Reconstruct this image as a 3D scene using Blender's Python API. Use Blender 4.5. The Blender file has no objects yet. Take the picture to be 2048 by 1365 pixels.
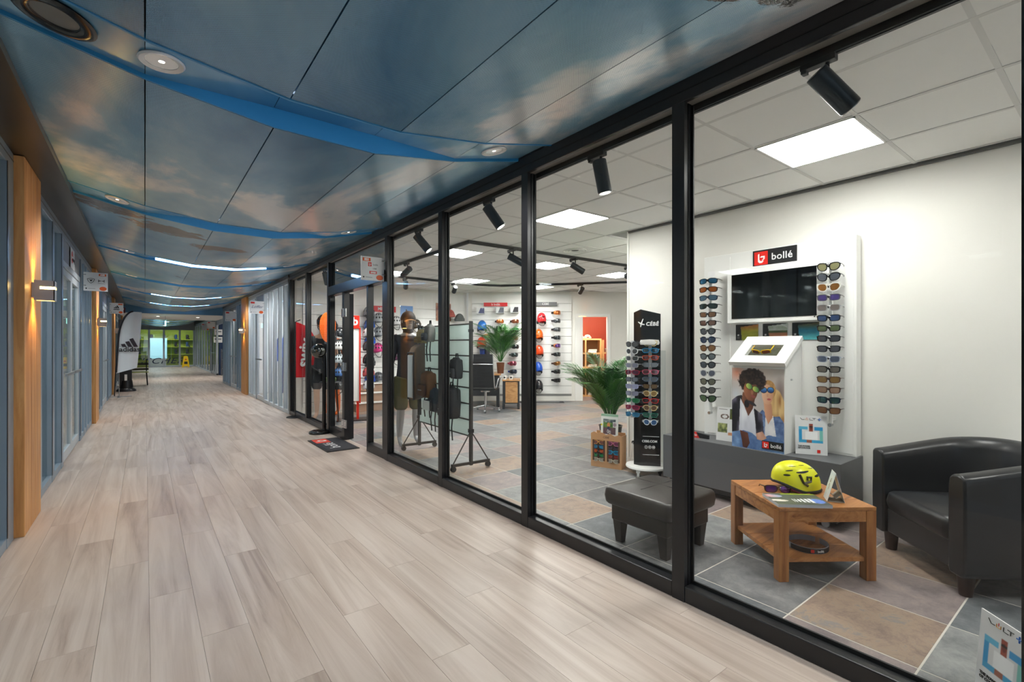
import bpy, bmesh, math, random
from mathutils import Vector, Matrix
random.seed(7)
PI = math.pi
SC = bpy.context.scene
C = SC.collection
# ---------------------------------------------------------------- camera
FPX, CXP, HYP, H = 960.0, 1024.0, 692.0, 1.35      # focal length, centre column, horizon row (pixels of 2048x1365), eye height
TH = math.atan((1024 - 290) / FPX)                 # angle between view direction and corridor axis (+Y)
S_, C_ = math.sin(TH), math.cos(TH)
cam = bpy.data.cameras.new('camera'); camo = bpy.data.objects.new('camera', cam); C.objects.link(camo)
camo.location = (0, 0, H); camo.rotation_euler = (PI / 2, 0, -TH)
cam.sensor_width = 36; cam.lens = FPX / 2048 * 36; cam.shift_y = (HYP - 682.5) / 2048; cam.clip_start = .02
SC.camera = camo
# ---------------------------------------------------------------- world and exposure
W = bpy.data.worlds.new('world'); SC.world = W; W.use_nodes = True
W.node_tree.nodes['Background'].inputs[0].default_value = (.55, .62, .72, 1)
W.node_tree.nodes['Background'].inputs[1].default_value = .8
SC.view_settings.view_transform = 'Standard'; SC.view_settings.look = 'None'
SC.view_settings.exposure = 1.35; SC.view_settings.gamma = 1; SC.view_settings.use_curve_mapping = False
K_PANEL = 14.5      # shop ceiling panels (emission)
K_SPOT = 18.0      # track spotlights (W)
K_DOWN = 22.0      # corridor downlights (W)
K_COVE = 5.0       # corridor cove strips (emission)
K_WALL = 5.5       # corridor wall lamps (W)

# ---------------------------------------------------------------- pixel -> point
def ray(px, py):
    a = (px - CXP) / FPX
    return Vector((S_ + C_ * a, C_ - S_ * a, (HYP - py) / FPX))
def onX(px, py, X): d = ray(px, py); return Vector((0, 0, H)) + d * (X / d.x)
def onY(px, py, Y): d = ray(px, py); return Vector((0, 0, H)) + d * (Y / d.y)
def onZ(px, py, z): d = ray(px, py); return Vector((0, 0, H)) + d * ((z - H) / d.z)
def onD(px, py, D): return Vector((0, 0, H)) + ray(px, py) * D

# ---------------------------------------------------------------- materials
def lin(c):
    if isinstance(c, str): c = tuple(int(c[i:i + 2], 16) for i in (0, 2, 4))
    r = []
    for v in c[:3]:
        v = v / 255.
        r.append(v / 12.92 if v <= .04045 else ((v + .055) / 1.055) ** 2.4)
    return (r[0], r[1], r[2], 1)
MATS = {}
def mat(name, col, rough=.5, metal=0., spec=.5, emit=None, es=0, coat=0, noise=0, nscale=8., alpha=1, bump=0, bscale=60.):
    if name in MATS: return MATS[name]
    m = bpy.data.materials.new(name); m.use_nodes = True; MATS[name] = m
    nt = m.node_tree; b = nt.nodes['Principled BSDF']
    b.inputs['Base Color'].default_value = lin(col); b.inputs['Roughness'].default_value = rough
    b.inputs['Metallic'].default_value = metal; b.inputs['Specular IOR Level'].default_value = spec
    b.inputs['Coat Weight'].default_value = coat; b.inputs['Alpha'].default_value = alpha
    if emit: b.inputs['Emission Color'].default_value = lin(emit); b.inputs['Emission Strength'].default_value = es
    if noise or bump:
        g = nt.nodes.new('ShaderNodeNewGeometry')
    if noise:
        n = nt.nodes.new('ShaderNodeTexNoise'); n.inputs['Scale'].default_value = nscale; n.inputs['Detail'].default_value = 4
        nt.links.new(g.outputs['Position'], n.inputs['Vector'])
        mx = nt.nodes.new('ShaderNodeMix'); mx.data_type = 'RGBA'; mx.blend_type = 'MIX'
        c = lin(col)
        mx.inputs[6].default_value = tuple(v * (1 - noise) for v in c[:3]) + (1,)
        mx.inputs[7].default_value = tuple(min(1, v * (1 + noise)) for v in c[:3]) + (1,)
        nt.links.new(n.outputs['Fac'], mx.inputs[0]); nt.links.new(mx.outputs[2], b.inputs['Base Color'])
    if bump:
        n2 = nt.nodes.new('ShaderNodeTexNoise'); n2.inputs['Scale'].default_value = bscale; n2.inputs['Detail'].default_value = 3
        nt.links.new(g.outputs['Position'], n2.inputs['Vector'])
        bp = nt.nodes.new('ShaderNodeBump'); bp.inputs['Strength'].default_value = bump; bp.inputs['Distance'].default_value = .004
        nt.links.new(n2.outputs['Fac'], bp.inputs['Height']); nt.links.new(bp.outputs['Normal'], b.inputs['Normal'])
    return m
def nodes(m): return m.node_tree.nodes, m.node_tree.links, m.node_tree.nodes['Principled BSDF']
def ramp(N, stops):
    r = N.new('ShaderNodeValToRGB'); e = r.color_ramp.elements
    while len(e) < len(stops): e.new(.5)
    for k, (p, c) in enumerate(stops): e[k].position = p; e[k].color = lin(c)
    return r
def grain_mat(name, stops, scale, rough=.45, axis='Y', vary=.25, spec=.4, dist=1.5, knots=False):
    """wood: noise stretched along one axis, shifted and toned per object"""
    m = mat(name, (128, 128, 128), rough, spec=spec); N, L, b = nodes(m)
    g = N.new('ShaderNodeNewGeometry'); oi = N.new('ShaderNodeObjectInfo')
    mp = N.new('ShaderNodeVectorMath'); mp.operation = 'MULTIPLY'
    lo = scale * .06
    mp.inputs[1].default_value = {'Y': (scale, lo, scale), 'X': (lo, scale, scale), 'Z': (scale, scale, lo)}[axis]
    sh = N.new('ShaderNodeMath'); sh.operation = 'MULTIPLY'; sh.inputs[1].default_value = 57.
    L.new(oi.outputs['Random'], sh.inputs[0])
    ad = N.new('ShaderNodeVectorMath'); ad.operation = 'ADD'
    L.new(g.outputs['Position'], mp.inputs[0]); L.new(mp.outputs[0], ad.inputs[0]); L.new(sh.outputs[0], ad.inputs[1])
    n = N.new('ShaderNodeTexNoise'); n.inputs['Scale'].default_value = 1; n.inputs['Detail'].default_value = 7; n.inputs['Roughness'].default_value = .62
    n.inputs['Distortion'].default_value = dist
    L.new(ad.outputs[0], n.inputs['Vector'])
    r = ramp(N, stops); L.new(n.outputs['Fac'], r.inputs[0])
    hv = N.new('ShaderNodeHueSaturation')
    mr = N.new('ShaderNodeMapRange'); mr.inputs['To Min'].default_value = 1 - vary; mr.inputs['To Max'].default_value = 1 + vary * .6
    L.new(oi.outputs['Random'], mr.inputs['Value']); L.new(mr.outputs[0], hv.inputs['Value']); L.new(r.outputs[0], hv.inputs['Color'])
    L.new(hv.outputs[0], b.inputs['Base Color'])
    bp = N.new('ShaderNodeBump'); bp.inputs['Strength'].default_value = .08; bp.inputs['Distance'].default_value = .003
    L.new(n.outputs['Fac'], bp.inputs['Height']); L.new(bp.outputs[0], b.inputs['Normal'])
    return m
def slate_mat(name, stops):
    m = mat(name, (128, 128, 128), .42, spec=.45); N, L, b = nodes(m)
    g = N.new('ShaderNodeNewGeometry'); oi = N.new('ShaderNodeObjectInfo')
    sh = N.new('ShaderNodeMath'); sh.operation = 'MULTIPLY'; sh.inputs[1].default_value = 31.
    L.new(oi.outputs['Random'], sh.inputs[0])
    ad = N.new('ShaderNodeVectorMath'); ad.operation = 'ADD'; L.new(g.outputs['Position'], ad.inputs[0]); L.new(sh.outputs[0], ad.inputs[1])
    n = N.new('ShaderNodeTexNoise'); n.inputs['Scale'].default_value = 6.5; n.inputs['Detail'].default_value = 12; n.inputs['Roughness'].default_value = .78; n.inputs['Distortion'].default_value = .35
    L.new(ad.outputs[0], n.inputs['Vector'])
    r = ramp(N, stops); L.new(n.outputs['Fac'], r.inputs[0]); L.new(r.outputs[0], b.inputs['Base Color'])
    bp = N.new('ShaderNodeBump'); bp.inputs['Strength'].default_value = .35; bp.inputs['Distance'].default_value = .006
    L.new(n.outputs['Fac'], bp.inputs['Height']); L.new(bp.outputs[0], b.inputs['Normal'])
    mr = N.new('ShaderNodeMapRange'); mr.inputs['To Min'].default_value = .3; mr.inputs['To Max'].default_value = .6
    L.new(n.outputs['Fac'], mr.inputs['Value']); L.new(mr.outputs[0], b.inputs['Roughness'])
    return m
def glass_mat(name, tint=(.97, .985, .98), rough=0.0, base=.045, k=1.0):
    m = bpy.data.materials.new(name); m.use_nodes = True; MATS[name] = m
    N = m.node_tree.nodes; L = m.node_tree.links; N.clear()
    o = N.new('ShaderNodeOutputMaterial'); mx = N.new('ShaderNodeMixShader')
    t = N.new('ShaderNodeBsdfTransparent'); t.inputs[0].default_value = tint + (1,)
    gl = N.new('ShaderNodeBsdfGlossy'); gl.inputs['Roughness'].default_value = rough
    lw = N.new('ShaderNodeLayerWeight'); lw.inputs['Blend'].default_value = .5
    p = N.new('ShaderNodeMath'); p.operation = 'POWER'; p.inputs[1].default_value = 5
    L.new(lw.outputs['Facing'], p.inputs[0])
    ma = N.new('ShaderNodeMath'); ma.operation = 'MULTIPLY_ADD'; ma.inputs[1].default_value = k * (1 - base); ma.inputs[2].default_value = base
    L.new(p.outputs[0], ma.inputs[0])
    L.new(ma.outputs[0], mx.inputs[0]); L.new(t.outputs[0], mx.inputs[1]); L.new(gl.outputs[0], mx.inputs[2]); L.new(mx.outputs[0], o.inputs[0])
    return m
def print_mat(name='print'):
    m = mat(name, (255, 255, 255), .35); N, L, b = nodes(m)
    a = N.new('ShaderNodeVertexColor'); a.layer_name = 'ink'; L.new(a.outputs[0], b.inputs['Base Color'])
    return m

# ---------------------------------------------------------------- mesh building
class MB:
    def __init__(s): s.v = []; s.f = []; s.m = []
    def add(s, vs, fs, mi=0):
        o = len(s.v); s.v += [tuple(v) for v in vs]
        for f in fs: s.f.append(tuple(i + o for i in f)); s.m.append(mi)
        return s
    def bx(s, x0, x1, y0, y1, z0, z1, mi=0, M=None):
        vs = [Vector((x, y, z)) for z in (z0, z1) for y in (y0, y1) for x in (x0, x1)]
        if M: vs = [M @ v for v in vs]
        return s.add(vs, [(0, 2, 3, 1), (4, 5, 7, 6), (0, 1, 5, 4), (2, 6, 7, 3), (0, 4, 6, 2), (1, 3, 7, 5)], mi)
    def cb(s, c, sz, mi=0, M=None):
        return s.bx(c[0] - sz[0] / 2, c[0] + sz[0] / 2, c[1] - sz[1] / 2, c[1] + sz[1] / 2, c[2] - sz[2] / 2, c[2] + sz[2] / 2, mi, M)
    def cyl(s, p0, p1, r0, r1=None, n=16, mi=0, caps=True):
        p0 = Vector(p0); p1 = Vector(p1); r1 = r0 if r1 is None else r1
        q = (p1 - p0).to_track_quat('Z', 'Y'); vs = []
        for p, r in ((p0, r0), (p1, r1)):
            for k in range(n): a = 2 * PI * k / n; vs.append(p + q @ Vector((r * math.cos(a), r * math.sin(a), 0)))
        fs = [(k, (k + 1) % n, n + (k + 1) % n, n + k) for k in range(n)]
        if caps: fs += [tuple(range(n - 1, -1, -1)), tuple(range(n, 2 * n))]
        return s.add(vs, fs, mi)
    def tube(s, path, r, n=8, mi=0, caps=True, closed=False):
        path = [Vector(p) for p in path]; N_ = len(path); vs = []
        rr = r if isinstance(r, (list, tuple)) else [r] * N_
        up = Vector((0, 0, 1)); prev = None
        for i, p in enumerate(path):
            if closed: d = path[(i + 1) % N_] - path[i - 1]
            else: d = path[min(i + 1, N_ - 1)] - path[max(i - 1, 0)]
            d = d.normalized() if d.length > 1e-9 else Vector((0, 0, 1))
            if prev is None:
                a = up if abs(d.z) < .9 else Vector((1, 0, 0)); x = d.cross(a).normalized()
            else:
                x = (prev - d * prev.dot(d)); x = x.normalized() if x.length > 1e-6 else d.orthogonal().normalized()
            prev = x; y = d.cross(x)
            for k in range(n): t = 2 * PI * k / n; vs.append(p + x * (rr[i] * math.cos(t)) + y * (rr[i] * math.sin(t)))
        fs = []
        for i in range(N_ if closed else N_ - 1):
            j = (i + 1) % N_
            for k in range(n): fs.append((i * n + k, i * n + (k + 1) % n, j * n + (k + 1) % n, j * n + k))
        if caps and not closed: fs += [tuple(range(n - 1, -1, -1)), tuple(range((N_ - 1) * n, N_ * n))]
        return s.add(vs, fs, mi)
    def lathe(s, prof, n=24, c=(0, 0, 0), mi=0, sx=1, sy=1):
        vs = []; fs = []
        for r, z in prof:
            for k in range(n): a = 2 * PI * k / n; vs.append((c[0] + sx * r * math.cos(a), c[1] + sy * r * math.sin(a), c[2] + z))
        for i in range(len(prof) - 1):
            for k in range(n): fs.append((i * n + k, i * n + (k + 1) % n, (i + 1) * n + (k + 1) % n, (i + 1) * n + k))
        if prof[0][0] > 1e-5: fs.append(tuple(range(n - 1, -1, -1)))
        if prof[-1][0] > 1e-5: fs.append(tuple(range((len(prof) - 1) * n, len(prof) * n)))
        return s.add(vs, fs, mi)
    def grid(s, fn, nu, nv, mi=0, cu=False, flip=False):
        vs = [fn(i / (nu if cu else nu - 1), j / (nv - 1)) for j in range(nv) for i in range(nu)]; fs = []
        for j in range(nv - 1):
            for i in range(nu if cu else nu - 1):
                a, b2 = j * nu + i, j * nu + (i + 1) % nu
                q = (a, b2, b2 + nu, a + nu); fs.append(q[::-1] if flip else q)
        return s.add(vs, fs, mi)
    def sph(s, c, r, nu=20, nv=12, v0=0., v1=1., mi=0):
        r = (r, r, r) if not isinstance(r, (tuple, list)) else r
        def fn(u, v):
            a = 2 * PI * u; t = PI * (v0 + (v1 - v0) * v)
            return (c[0] + r[0] * math.sin(t) * math.cos(a), c[1] + r[1] * math.sin(t) * math.sin(a), c[2] + r[2] * math.cos(t))
        return s.grid(fn, nu, nv, mi, cu=True, flip=True)
    def prism(s, poly, z0, z1, mi=0, M=None, mside=None):
        n = len(poly); vs = [Vector((p[0], p[1], z)) for z in (z0, z1) for p in poly]
        if M: vs = [M @ v for v in vs]
        s.add(vs, [tuple(range(n - 1, -1, -1)), tuple(range(n, 2 * n))], mi)
        o = len(s.v) - 2 * n
        for k in range(n): s.f.append((o + k, o + (k + 1) % n, o + n + (k + 1) % n, o + n + k)); s.m.append(mi if mside is None else mside)
        return s
    def xf(s, M): s.v = [tuple(M @ Vector(v)) for v in s.v]; return s
    def mesh(s, name, smooth=None):
        me = bpy.data.meshes.new(name); me.from_pydata(s.v, [], s.f)
        me.polygons.foreach_set('material_index', s.m)
        if smooth is not None:
            me.polygons.foreach_set('use_smooth', [True] * len(s.f)); me.set_sharp_from_angle(angle=math.radians(smooth))
        me.update(); return me
    def build(s, name, mats, parent=None, smooth=None, bevel=0, loc=None, seg=2, fix=False):
        me = s.mesh(name, smooth)
        if fix:
            bm = bmesh.new(); bm.from_mesh(me); bmesh.ops.remove_doubles(bm, verts=bm.verts, dist=1e-5); bmesh.ops.recalc_face_normals(bm, faces=bm.faces); bm.to_mesh(me); bm.free()
        for m in (mats if isinstance(mats, (list, tuple)) else [mats]): me.materials.append(m)
        return put(name, me, parent, bevel, loc, seg)
def put(name, me, parent=None, bevel=0, loc=None, seg=2, material=None):
    o = bpy.data.objects.new(name, me); C.objects.link(o)
    if parent: o.parent = parent
    if loc is not None: o.location = loc
    if material:
        if not me.materials: me.materials.append(None)
        o.material_slots[0].link = 'OBJECT'; o.material_slots[0].material = material
    if bevel:
        b = o.modifiers.new('bevel', 'BEVEL'); b.width = bevel; b.segments = seg; b.limit_method = 'ANGLE'; b.harden_normals = False
    return o
def tag(o, label, cat, group=None):
    o['label'] = label; o['category'] = cat
    if group: o['group'] = group
    return o
def thing(name, label, cat, loc=(0, 0, 0), rz=0, group=None, M=None):
    o = bpy.data.objects.new(name, None); C.objects.link(o); o.empty_display_size = .1
    o.location = loc; o.rotation_euler = (0, 0, rz)
    if M is not None: o.matrix_world = M
    return tag(o, label, cat, group)
def struct(o): o['kind'] = 'structure'; return o
def copy_tree(o, parent=None):
    c = o.copy(); C.objects.link(c); c.parent = parent
    for ch in list(o.children): copy_tree(ch, c)
    return c
FONT = {}
def text_mesh(txt, size, depth=.001, shear=0, bold=0, align='CENTER', space=1.):
    key = (txt, size, depth, shear, bold, align, space)
    if key in FONT: return FONT[key]
    cu = bpy.data.curves.new('txt', 'FONT'); cu.body = txt; cu.size = size; cu.extrude = depth; cu.shear = shear; cu.offset = bold
    cu.align_x = align; cu.align_y = 'CENTER'; cu.resolution_u = 3; cu.space_character = space
    t = bpy.data.objects.new('txt', cu); C.objects.link(t)
    me = bpy.data.meshes.new_from_object(t); bpy.data.objects.remove(t); bpy.data.curves.remove(cu)
    me.materials.clear(); me.name = 'lettering'
    FONT[key] = me; return me
def text(txt, size, material, parent, loc, rot=(PI / 2, 0, 0), depth=.001, name='lettering', **kw):
    me = text_mesh(txt, size, depth, **kw)
    o = bpy.data.objects.new(name, me); C.objects.link(o)
    if not me.materials: me.materials.append(None)
    o.material_slots[0].link = 'OBJECT'; o.material_slots[0].material = material
    o.parent = parent; o.location = loc; o.rotation_euler = rot
    return o
def printed(name, w, h, nx, ny, fn, parent, loc=(0, 0, 0), rot=(0, 0, 0), thick=.004):
    """flat print in the local xz plane facing -y; fn(u,v) -> sRGB colour, u left to right, v bottom to top"""
    mb = MB(); mb.grid(lambda u, v: ((u - .5) * w, 0, v * h), nx, ny)
    k = len(mb.f); mb.bx(-w / 2, w / 2, .0004, thick, 0, h, 1)
    me = mb.mesh(name); ca = me.color_attributes.new('ink', 'FLOAT_COLOR', 'POINT')
    i = 0
    for j in range(ny):
        for ii in range(nx): ca.data[i].color = lin(fn(ii / (nx - 1), j / (ny - 1))); i += 1
    me.materials.append(MATS.get('print') or print_mat()); me.materials.append(mat('card_white', (236, 236, 234), .5))
    o = put(name, me, parent, 0, loc); o.rotation_euler = rot
    return o
def mixc(a, b, t): t = max(0, min(1, t)); return tuple(a[i] + (b[i] - a[i]) * t for i in range(3))
def inell(u, v, cu, cv, ru, rv, ang=0):
    du, dv = u - cu, v - cv; ca, sa = math.cos(ang), math.sin(ang)
    x = (du * ca + dv * sa) / ru; y = (-du * sa + dv * ca) / rv
    return math.sqrt(x * x + y * y)
def inpoly(x, y, P):
    r = False; j = len(P) - 1
    for i in range(len(P)):
        if (P[i][1] > y) != (P[j][1] > y) and x < (P[j][0] - P[i][0]) * (y - P[i][1]) / (P[j][1] - P[i][1]) + P[i][0]: r = not r
        j = i
    return r
def hsh(a, b): v = math.sin(a * 127.1 + b * 311.7) * 43758.5453; return v - math.floor(v)
def vnoise(x, y):
    i, j = math.floor(x), math.floor(y); fx, fy = x - i, y - j
    fx = fx * fx * (3 - 2 * fx); fy = fy * fy * (3 - 2 * fy)
    return (hsh(i, j) * (1 - fx) + hsh(i + 1, j) * fx) * (1 - fy) + (hsh(i, j + 1) * (1 - fx) + hsh(i + 1, j + 1) * fx) * fy
def spot(loc, target, watt, size, blend=.5, col=(1, 1, 1), radius=.03, name='lamp', parent=None):
    l = bpy.data.lights.new(name, 'SPOT'); l.energy = watt; l.spot_size = size; l.spot_blend = blend; l.color = col; l.shadow_soft_size = radius
    o = bpy.data.objects.new(name, l); C.objects.link(o)
    o.location = loc; d = Vector(target) - Vector(loc); o.rotation_euler = d.to_track_quat('-Z', 'Y').to_euler()
    return o
ORD = ['first', 'second', 'third', 'fourth', 'fifth', 'sixth', 'seventh', 'eighth', 'ninth', 'tenth', 'eleventh', 'twelfth', 'thirteenth', 'fourteenth', 'fifteenth', 'sixteenth', 'seventeenth', 'eighteenth']
def nth(k): return 'topmost' if k == 0 else ORD[k] + ' from the top'

# shared materials
BLACK = mat('black_powder_coat', (25, 26, 29), .32, noise=.2, nscale=30)
BLACKG = mat('black_gloss', (10, 10, 11), .12)
DARK = mat('dark_rubber', (24, 24, 25), .6)
CHROME = mat('chrome', (205, 207, 210), .16, 1)
STEEL = mat('brushed_steel', (165, 168, 170), .35, 1)
ALU = mat('cool_lit_aluminium', (134, 152, 168), .34, .3, noise=.06, nscale=5)  # grey frames, with cool reflected light mixed into the base colour
ALUL = mat('light_aluminium', (178, 186, 192), .35, .25, noise=.05, nscale=5)
WHITE = mat('white_lacquer', (236, 236, 233), .35)
WALLW = mat('white_wall_paint', (231, 229, 223), .75, noise=.025, nscale=3, bump=.03, bscale=120)
WHITEM = mat('white_matt', (232, 232, 230), .6)
GLASS = glass_mat('clear_glass', base=.018, k=.45)
GLASSL = glass_mat('corridor_glass', (.86, .92, .94), base=.08, k=.6)
GLASSN = glass_mat('neighbour_glass', (.92, .95, .97), base=.03, k=.3)
RED = mat('brand_red', (214, 40, 32), .4)
WHITEI = mat('white_ink', (240, 240, 240), .5)
BLACKI = mat('black_ink', (20, 21, 24), .5)
ORANGE = mat('orange_plastic', (232, 92, 24), .35)
# ================================================================ STRUCTURE: corridor
XL, XR = -.73, 2.25          # corridor faces of the two glazed sides
YB, YE = -5.0, 37.6          # corridor ends
# ---- floor of printed wood planks
OAK = grain_mat('greyed_oak_vinyl', [(.25, (138, 119, 107)), (.41, (176, 160, 148)), (.57, (194, 180, 169)), (.80, (208, 197, 187))], 6.5, .36, 'Y', .06, .45)
sub = struct(MB().bx(XL - .1, 2.75, YB, YE + .3, -.12, -.012).build('floor', mat('plank_joint', (104, 92, 82), .7)))
PW, PL = .192, 1.5
plank_me = MB().bx(-PW / 2 + .0006, PW / 2 - .0006, -PL / 2 + .0006, PL / 2 - .0006, -.012, 0).mesh('plank'); plank_me.materials.append(OAK)
rest = MB(); cnt = 0
rows = int(round((2.72 - XL) / PW)) + 1
spots = []
for i in range(rows):
    x = XL - .02 + PW * (i + .5); off = (i * .618 % 1) * PL
    y = YB + off - PL
    while y < YE:
        spots.append((x, y + PL / 2)); y += PL
spots = [p for p in spots if p[0] < XR + .02 or p[1] > 20.9]
near = sorted(spots, key=lambda p: (p[0] - .8) ** 2 + (p[1] - 3) ** 2 if p[1] > .2 and p[0] < XR + .1 else 1e9)
for k, (x, y) in enumerate(near):
    if k < 296: put('plank', plank_me, sub, 0, (x, y, 0))
    else: rest.bx(x - PW / 2 + .0006, x + PW / 2 - .0006, max(YB, y - PL / 2 + .0006), min(YE + .25, y + PL / 2 - .0006), -.012, 0)
o = rest.build('far_planks', OAK, sub); o['kind'] = 'stuff'

# ---- printed metal ceiling: hammock of five facets, bands 2.96 m apart
XS = [-.53, 0, .557, 1.125, 1.695, 2.25]; ZS = [2.74, 2.615, 2.54, 2.537, 2.62, 2.75]
def zprof(x):
    for k in range(5):
        if x <= XS[k + 1]: return ZS[k] + (ZS[k + 1] - ZS[k]) * (x - XS[k]) / (XS[k + 1] - XS[k])
    return ZS[-1]
def sky_print(name, perf, rough):
    m = mat(name, (120, 140, 150), rough, .2, spec=.8); N, L, b = nodes(m)
    g = N.new('ShaderNodeNewGeometry')
    def noise(sc, vec, det=6, dist=.4, r=.55):
        mp = N.new('ShaderNodeVectorMath'); mp.operation = 'MULTIPLY'; mp.inputs[1].default_value = sc
        L.new(g.outputs['Position'], mp.inputs[0])
        ad = N.new('ShaderNodeVectorMath'); ad.operation = 'ADD'; ad.inputs[1].default_value = vec; L.new(mp.outputs[0], ad.inputs[0])
        n = N.new('ShaderNodeTexNoise'); n.inputs['Scale'].default_value = 1; n.inputs['Detail'].default_value = det; n.inputs['Distortion'].default_value = dist; n.inputs['Roughness'].default_value = r
        L.new(ad.outputs[0], n.inputs['Vector']); return n
    n1 = noise((.75, .42, .3), (3.1, 7.7, 0))
    r1 = ramp(N, [(.30, (66, 130, 174)), (.44, (112, 164, 198)), (.53, (146, 188, 212)), (.595, (226, 232, 236)), (.75, (246, 246, 246))])
    L.new(n1.outputs['Fac'], r1.inputs[0])
    # printed mountain ranges: two stretches of the picture
    sx = N.new('ShaderNodeSeparateXYZ'); L.new(g.outputs['Position'], sx.inputs[0])
    def mth(op, a, b_=None, c=None):
        n = N.new('ShaderNodeMath'); n.operation = op
        for i, v in enumerate((a, b_, c)):
            if v is None: continue
            if isinstance(v, (int, float)): n.inputs[i].default_value = v
            else: L.new(v, n.inputs[i])
        return n.outputs[0]
    nm = noise((2.2, 4.5, 1), (0, 0, 0), 9, 1.5, .75); nc = noise((4.5, 16, 1), (5, 0, 0), 9, 1.6, .8)
    def blob(cx, cy, rx, ry):
        dx = mth('DIVIDE', mth('SUBTRACT', sx.outputs[0], cx), rx); dy = mth('DIVIDE', mth('SUBTRACT', sx.outputs[1], cy), ry)
        d = mth('SQRT', mth('ADD', mth('MULTIPLY', dx, dx), mth('MULTIPLY', dy, dy)))
        return mth('SUBTRACT', mth('MULTIPLY', nm.outputs['Fac'], 2.6), d)
    f = None
    for a in ((-.28, 6.0, .34, .26), (.2, 6.3, .42, .3), (.75, 6.85, .34, .22), (1.64, .90, .17, .07), (1.9, .80, .22, .13), (.6, 14.5, 1.2, .35), (1.9, 11.0, .5, .4), (.2, 21.5, .9, .5)):
        q = blob(*a); f = q if f is None else mth('MAXIMUM', f, q)
    fm = mth('MULTIPLY', mth('SUBTRACT', f, .50), 10.0)
    cl = N.new('ShaderNodeClamp'); L.new(fm, cl.inputs[0])
    r2 = ramp(N, [(.15, (16, 16, 18)), (.36, (44, 43, 44)), (.46, (138, 136, 136)), (.52, (34, 33, 32)), (.62, (78, 74, 66)), (.70, (40, 38, 28)), (.85, (212, 214, 216))]); L.new(mth('MULTIPLY_ADD', nc.outputs['Fac'], 2.4, -.70), r2.inputs[0])
    mx = N.new('ShaderNodeMix'); mx.data_type = 'RGBA'; L.new(cl.outputs[0], mx.inputs[0]); L.new(r1.outputs[0], mx.inputs[6]); L.new(r2.outputs[0], mx.inputs[7])
    out = mx.outputs[2]
    if perf:   # rows of small punched holes, 6 mm pitch
        mask = None
        for ax in (0, 1):
            w = mth('SINE', mth('MULTIPLY', sx.outputs[ax], 2 * PI / .0072)); mask = w if mask is None else mth('MULTIPLY', mask, w)
        mk = N.new('ShaderNodeClamp'); L.new(mth('MULTIPLY', mth('SUBTRACT', mask, .3), 3.0), mk.inputs[0])
        m2 = N.new('ShaderNodeMix'); m2.data_type = 'RGBA'; m2.blend_type = 'MULTIPLY'; L.new(mk.outputs[0], m2.inputs[0]); L.new(out, m2.inputs[6]); m2.inputs[7].default_value = (.12, .13, .15, 1)
        out = m2.outputs[2]
    L.new(out, b.inputs['Base Color'])
    return m
SKYP = sky_print('sky_print_perforated', True, .27)
SKYS = sky_print('sky_print_plain', False, .2)
LIP = mat('blue_edge_profile', (48, 138, 192), .4, .0)
COVE = mat('cove_light', (220, 245, 255), .4, emit=(200, 240, 255), es=K_COVE)
COVE2 = mat('cove_tube_glow', (220, 240, 255), .4, emit=(215, 235, 255), es=2.2)
ceil = struct(MB().bx(XL - .1, 2.6, YB, YE + .3, 2.96, 3.05).build('ceiling', mat('ceiling_void', (60, 66, 72), .8)))
PER, SW = 2.96, .375
S0 = [2.5 + PER * k for k in range(-3, 7)]
ZST = [2.752, 2.632, 2.640, 2.640, 2.634, 2.765]
def facet(name, k, y0, y1, zs, t, m, gap=.003):
    x0, x1 = XS[k] + gap, XS[k + 1] - gap
    za = zs[k] + (zs[k + 1] - zs[k]) * gap / (XS[k + 1] - XS[k]); zb = zs[k + 1] - (zs[k + 1] - zs[k]) * gap / (XS[k + 1] - XS[k])
    vs = [(x0, y0, za), (x1, y0, zb), (x1, y1, zb), (x0, y1, za), (x0, y0, za + t), (x1, y0, zb + t), (x1, y1, zb + t), (x0, y1, za + t)]
    mb = MB(); mb.add(vs, [(3, 2, 1, 0), (4, 5, 6, 7), (1, 2, 6, 5), (3, 0, 4, 7)]); mb.add(vs, [(0, 1, 5, 4), (2, 3, 7, 6)], 1)
    return mb.build(name, [m, LIP], ceil)
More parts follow.
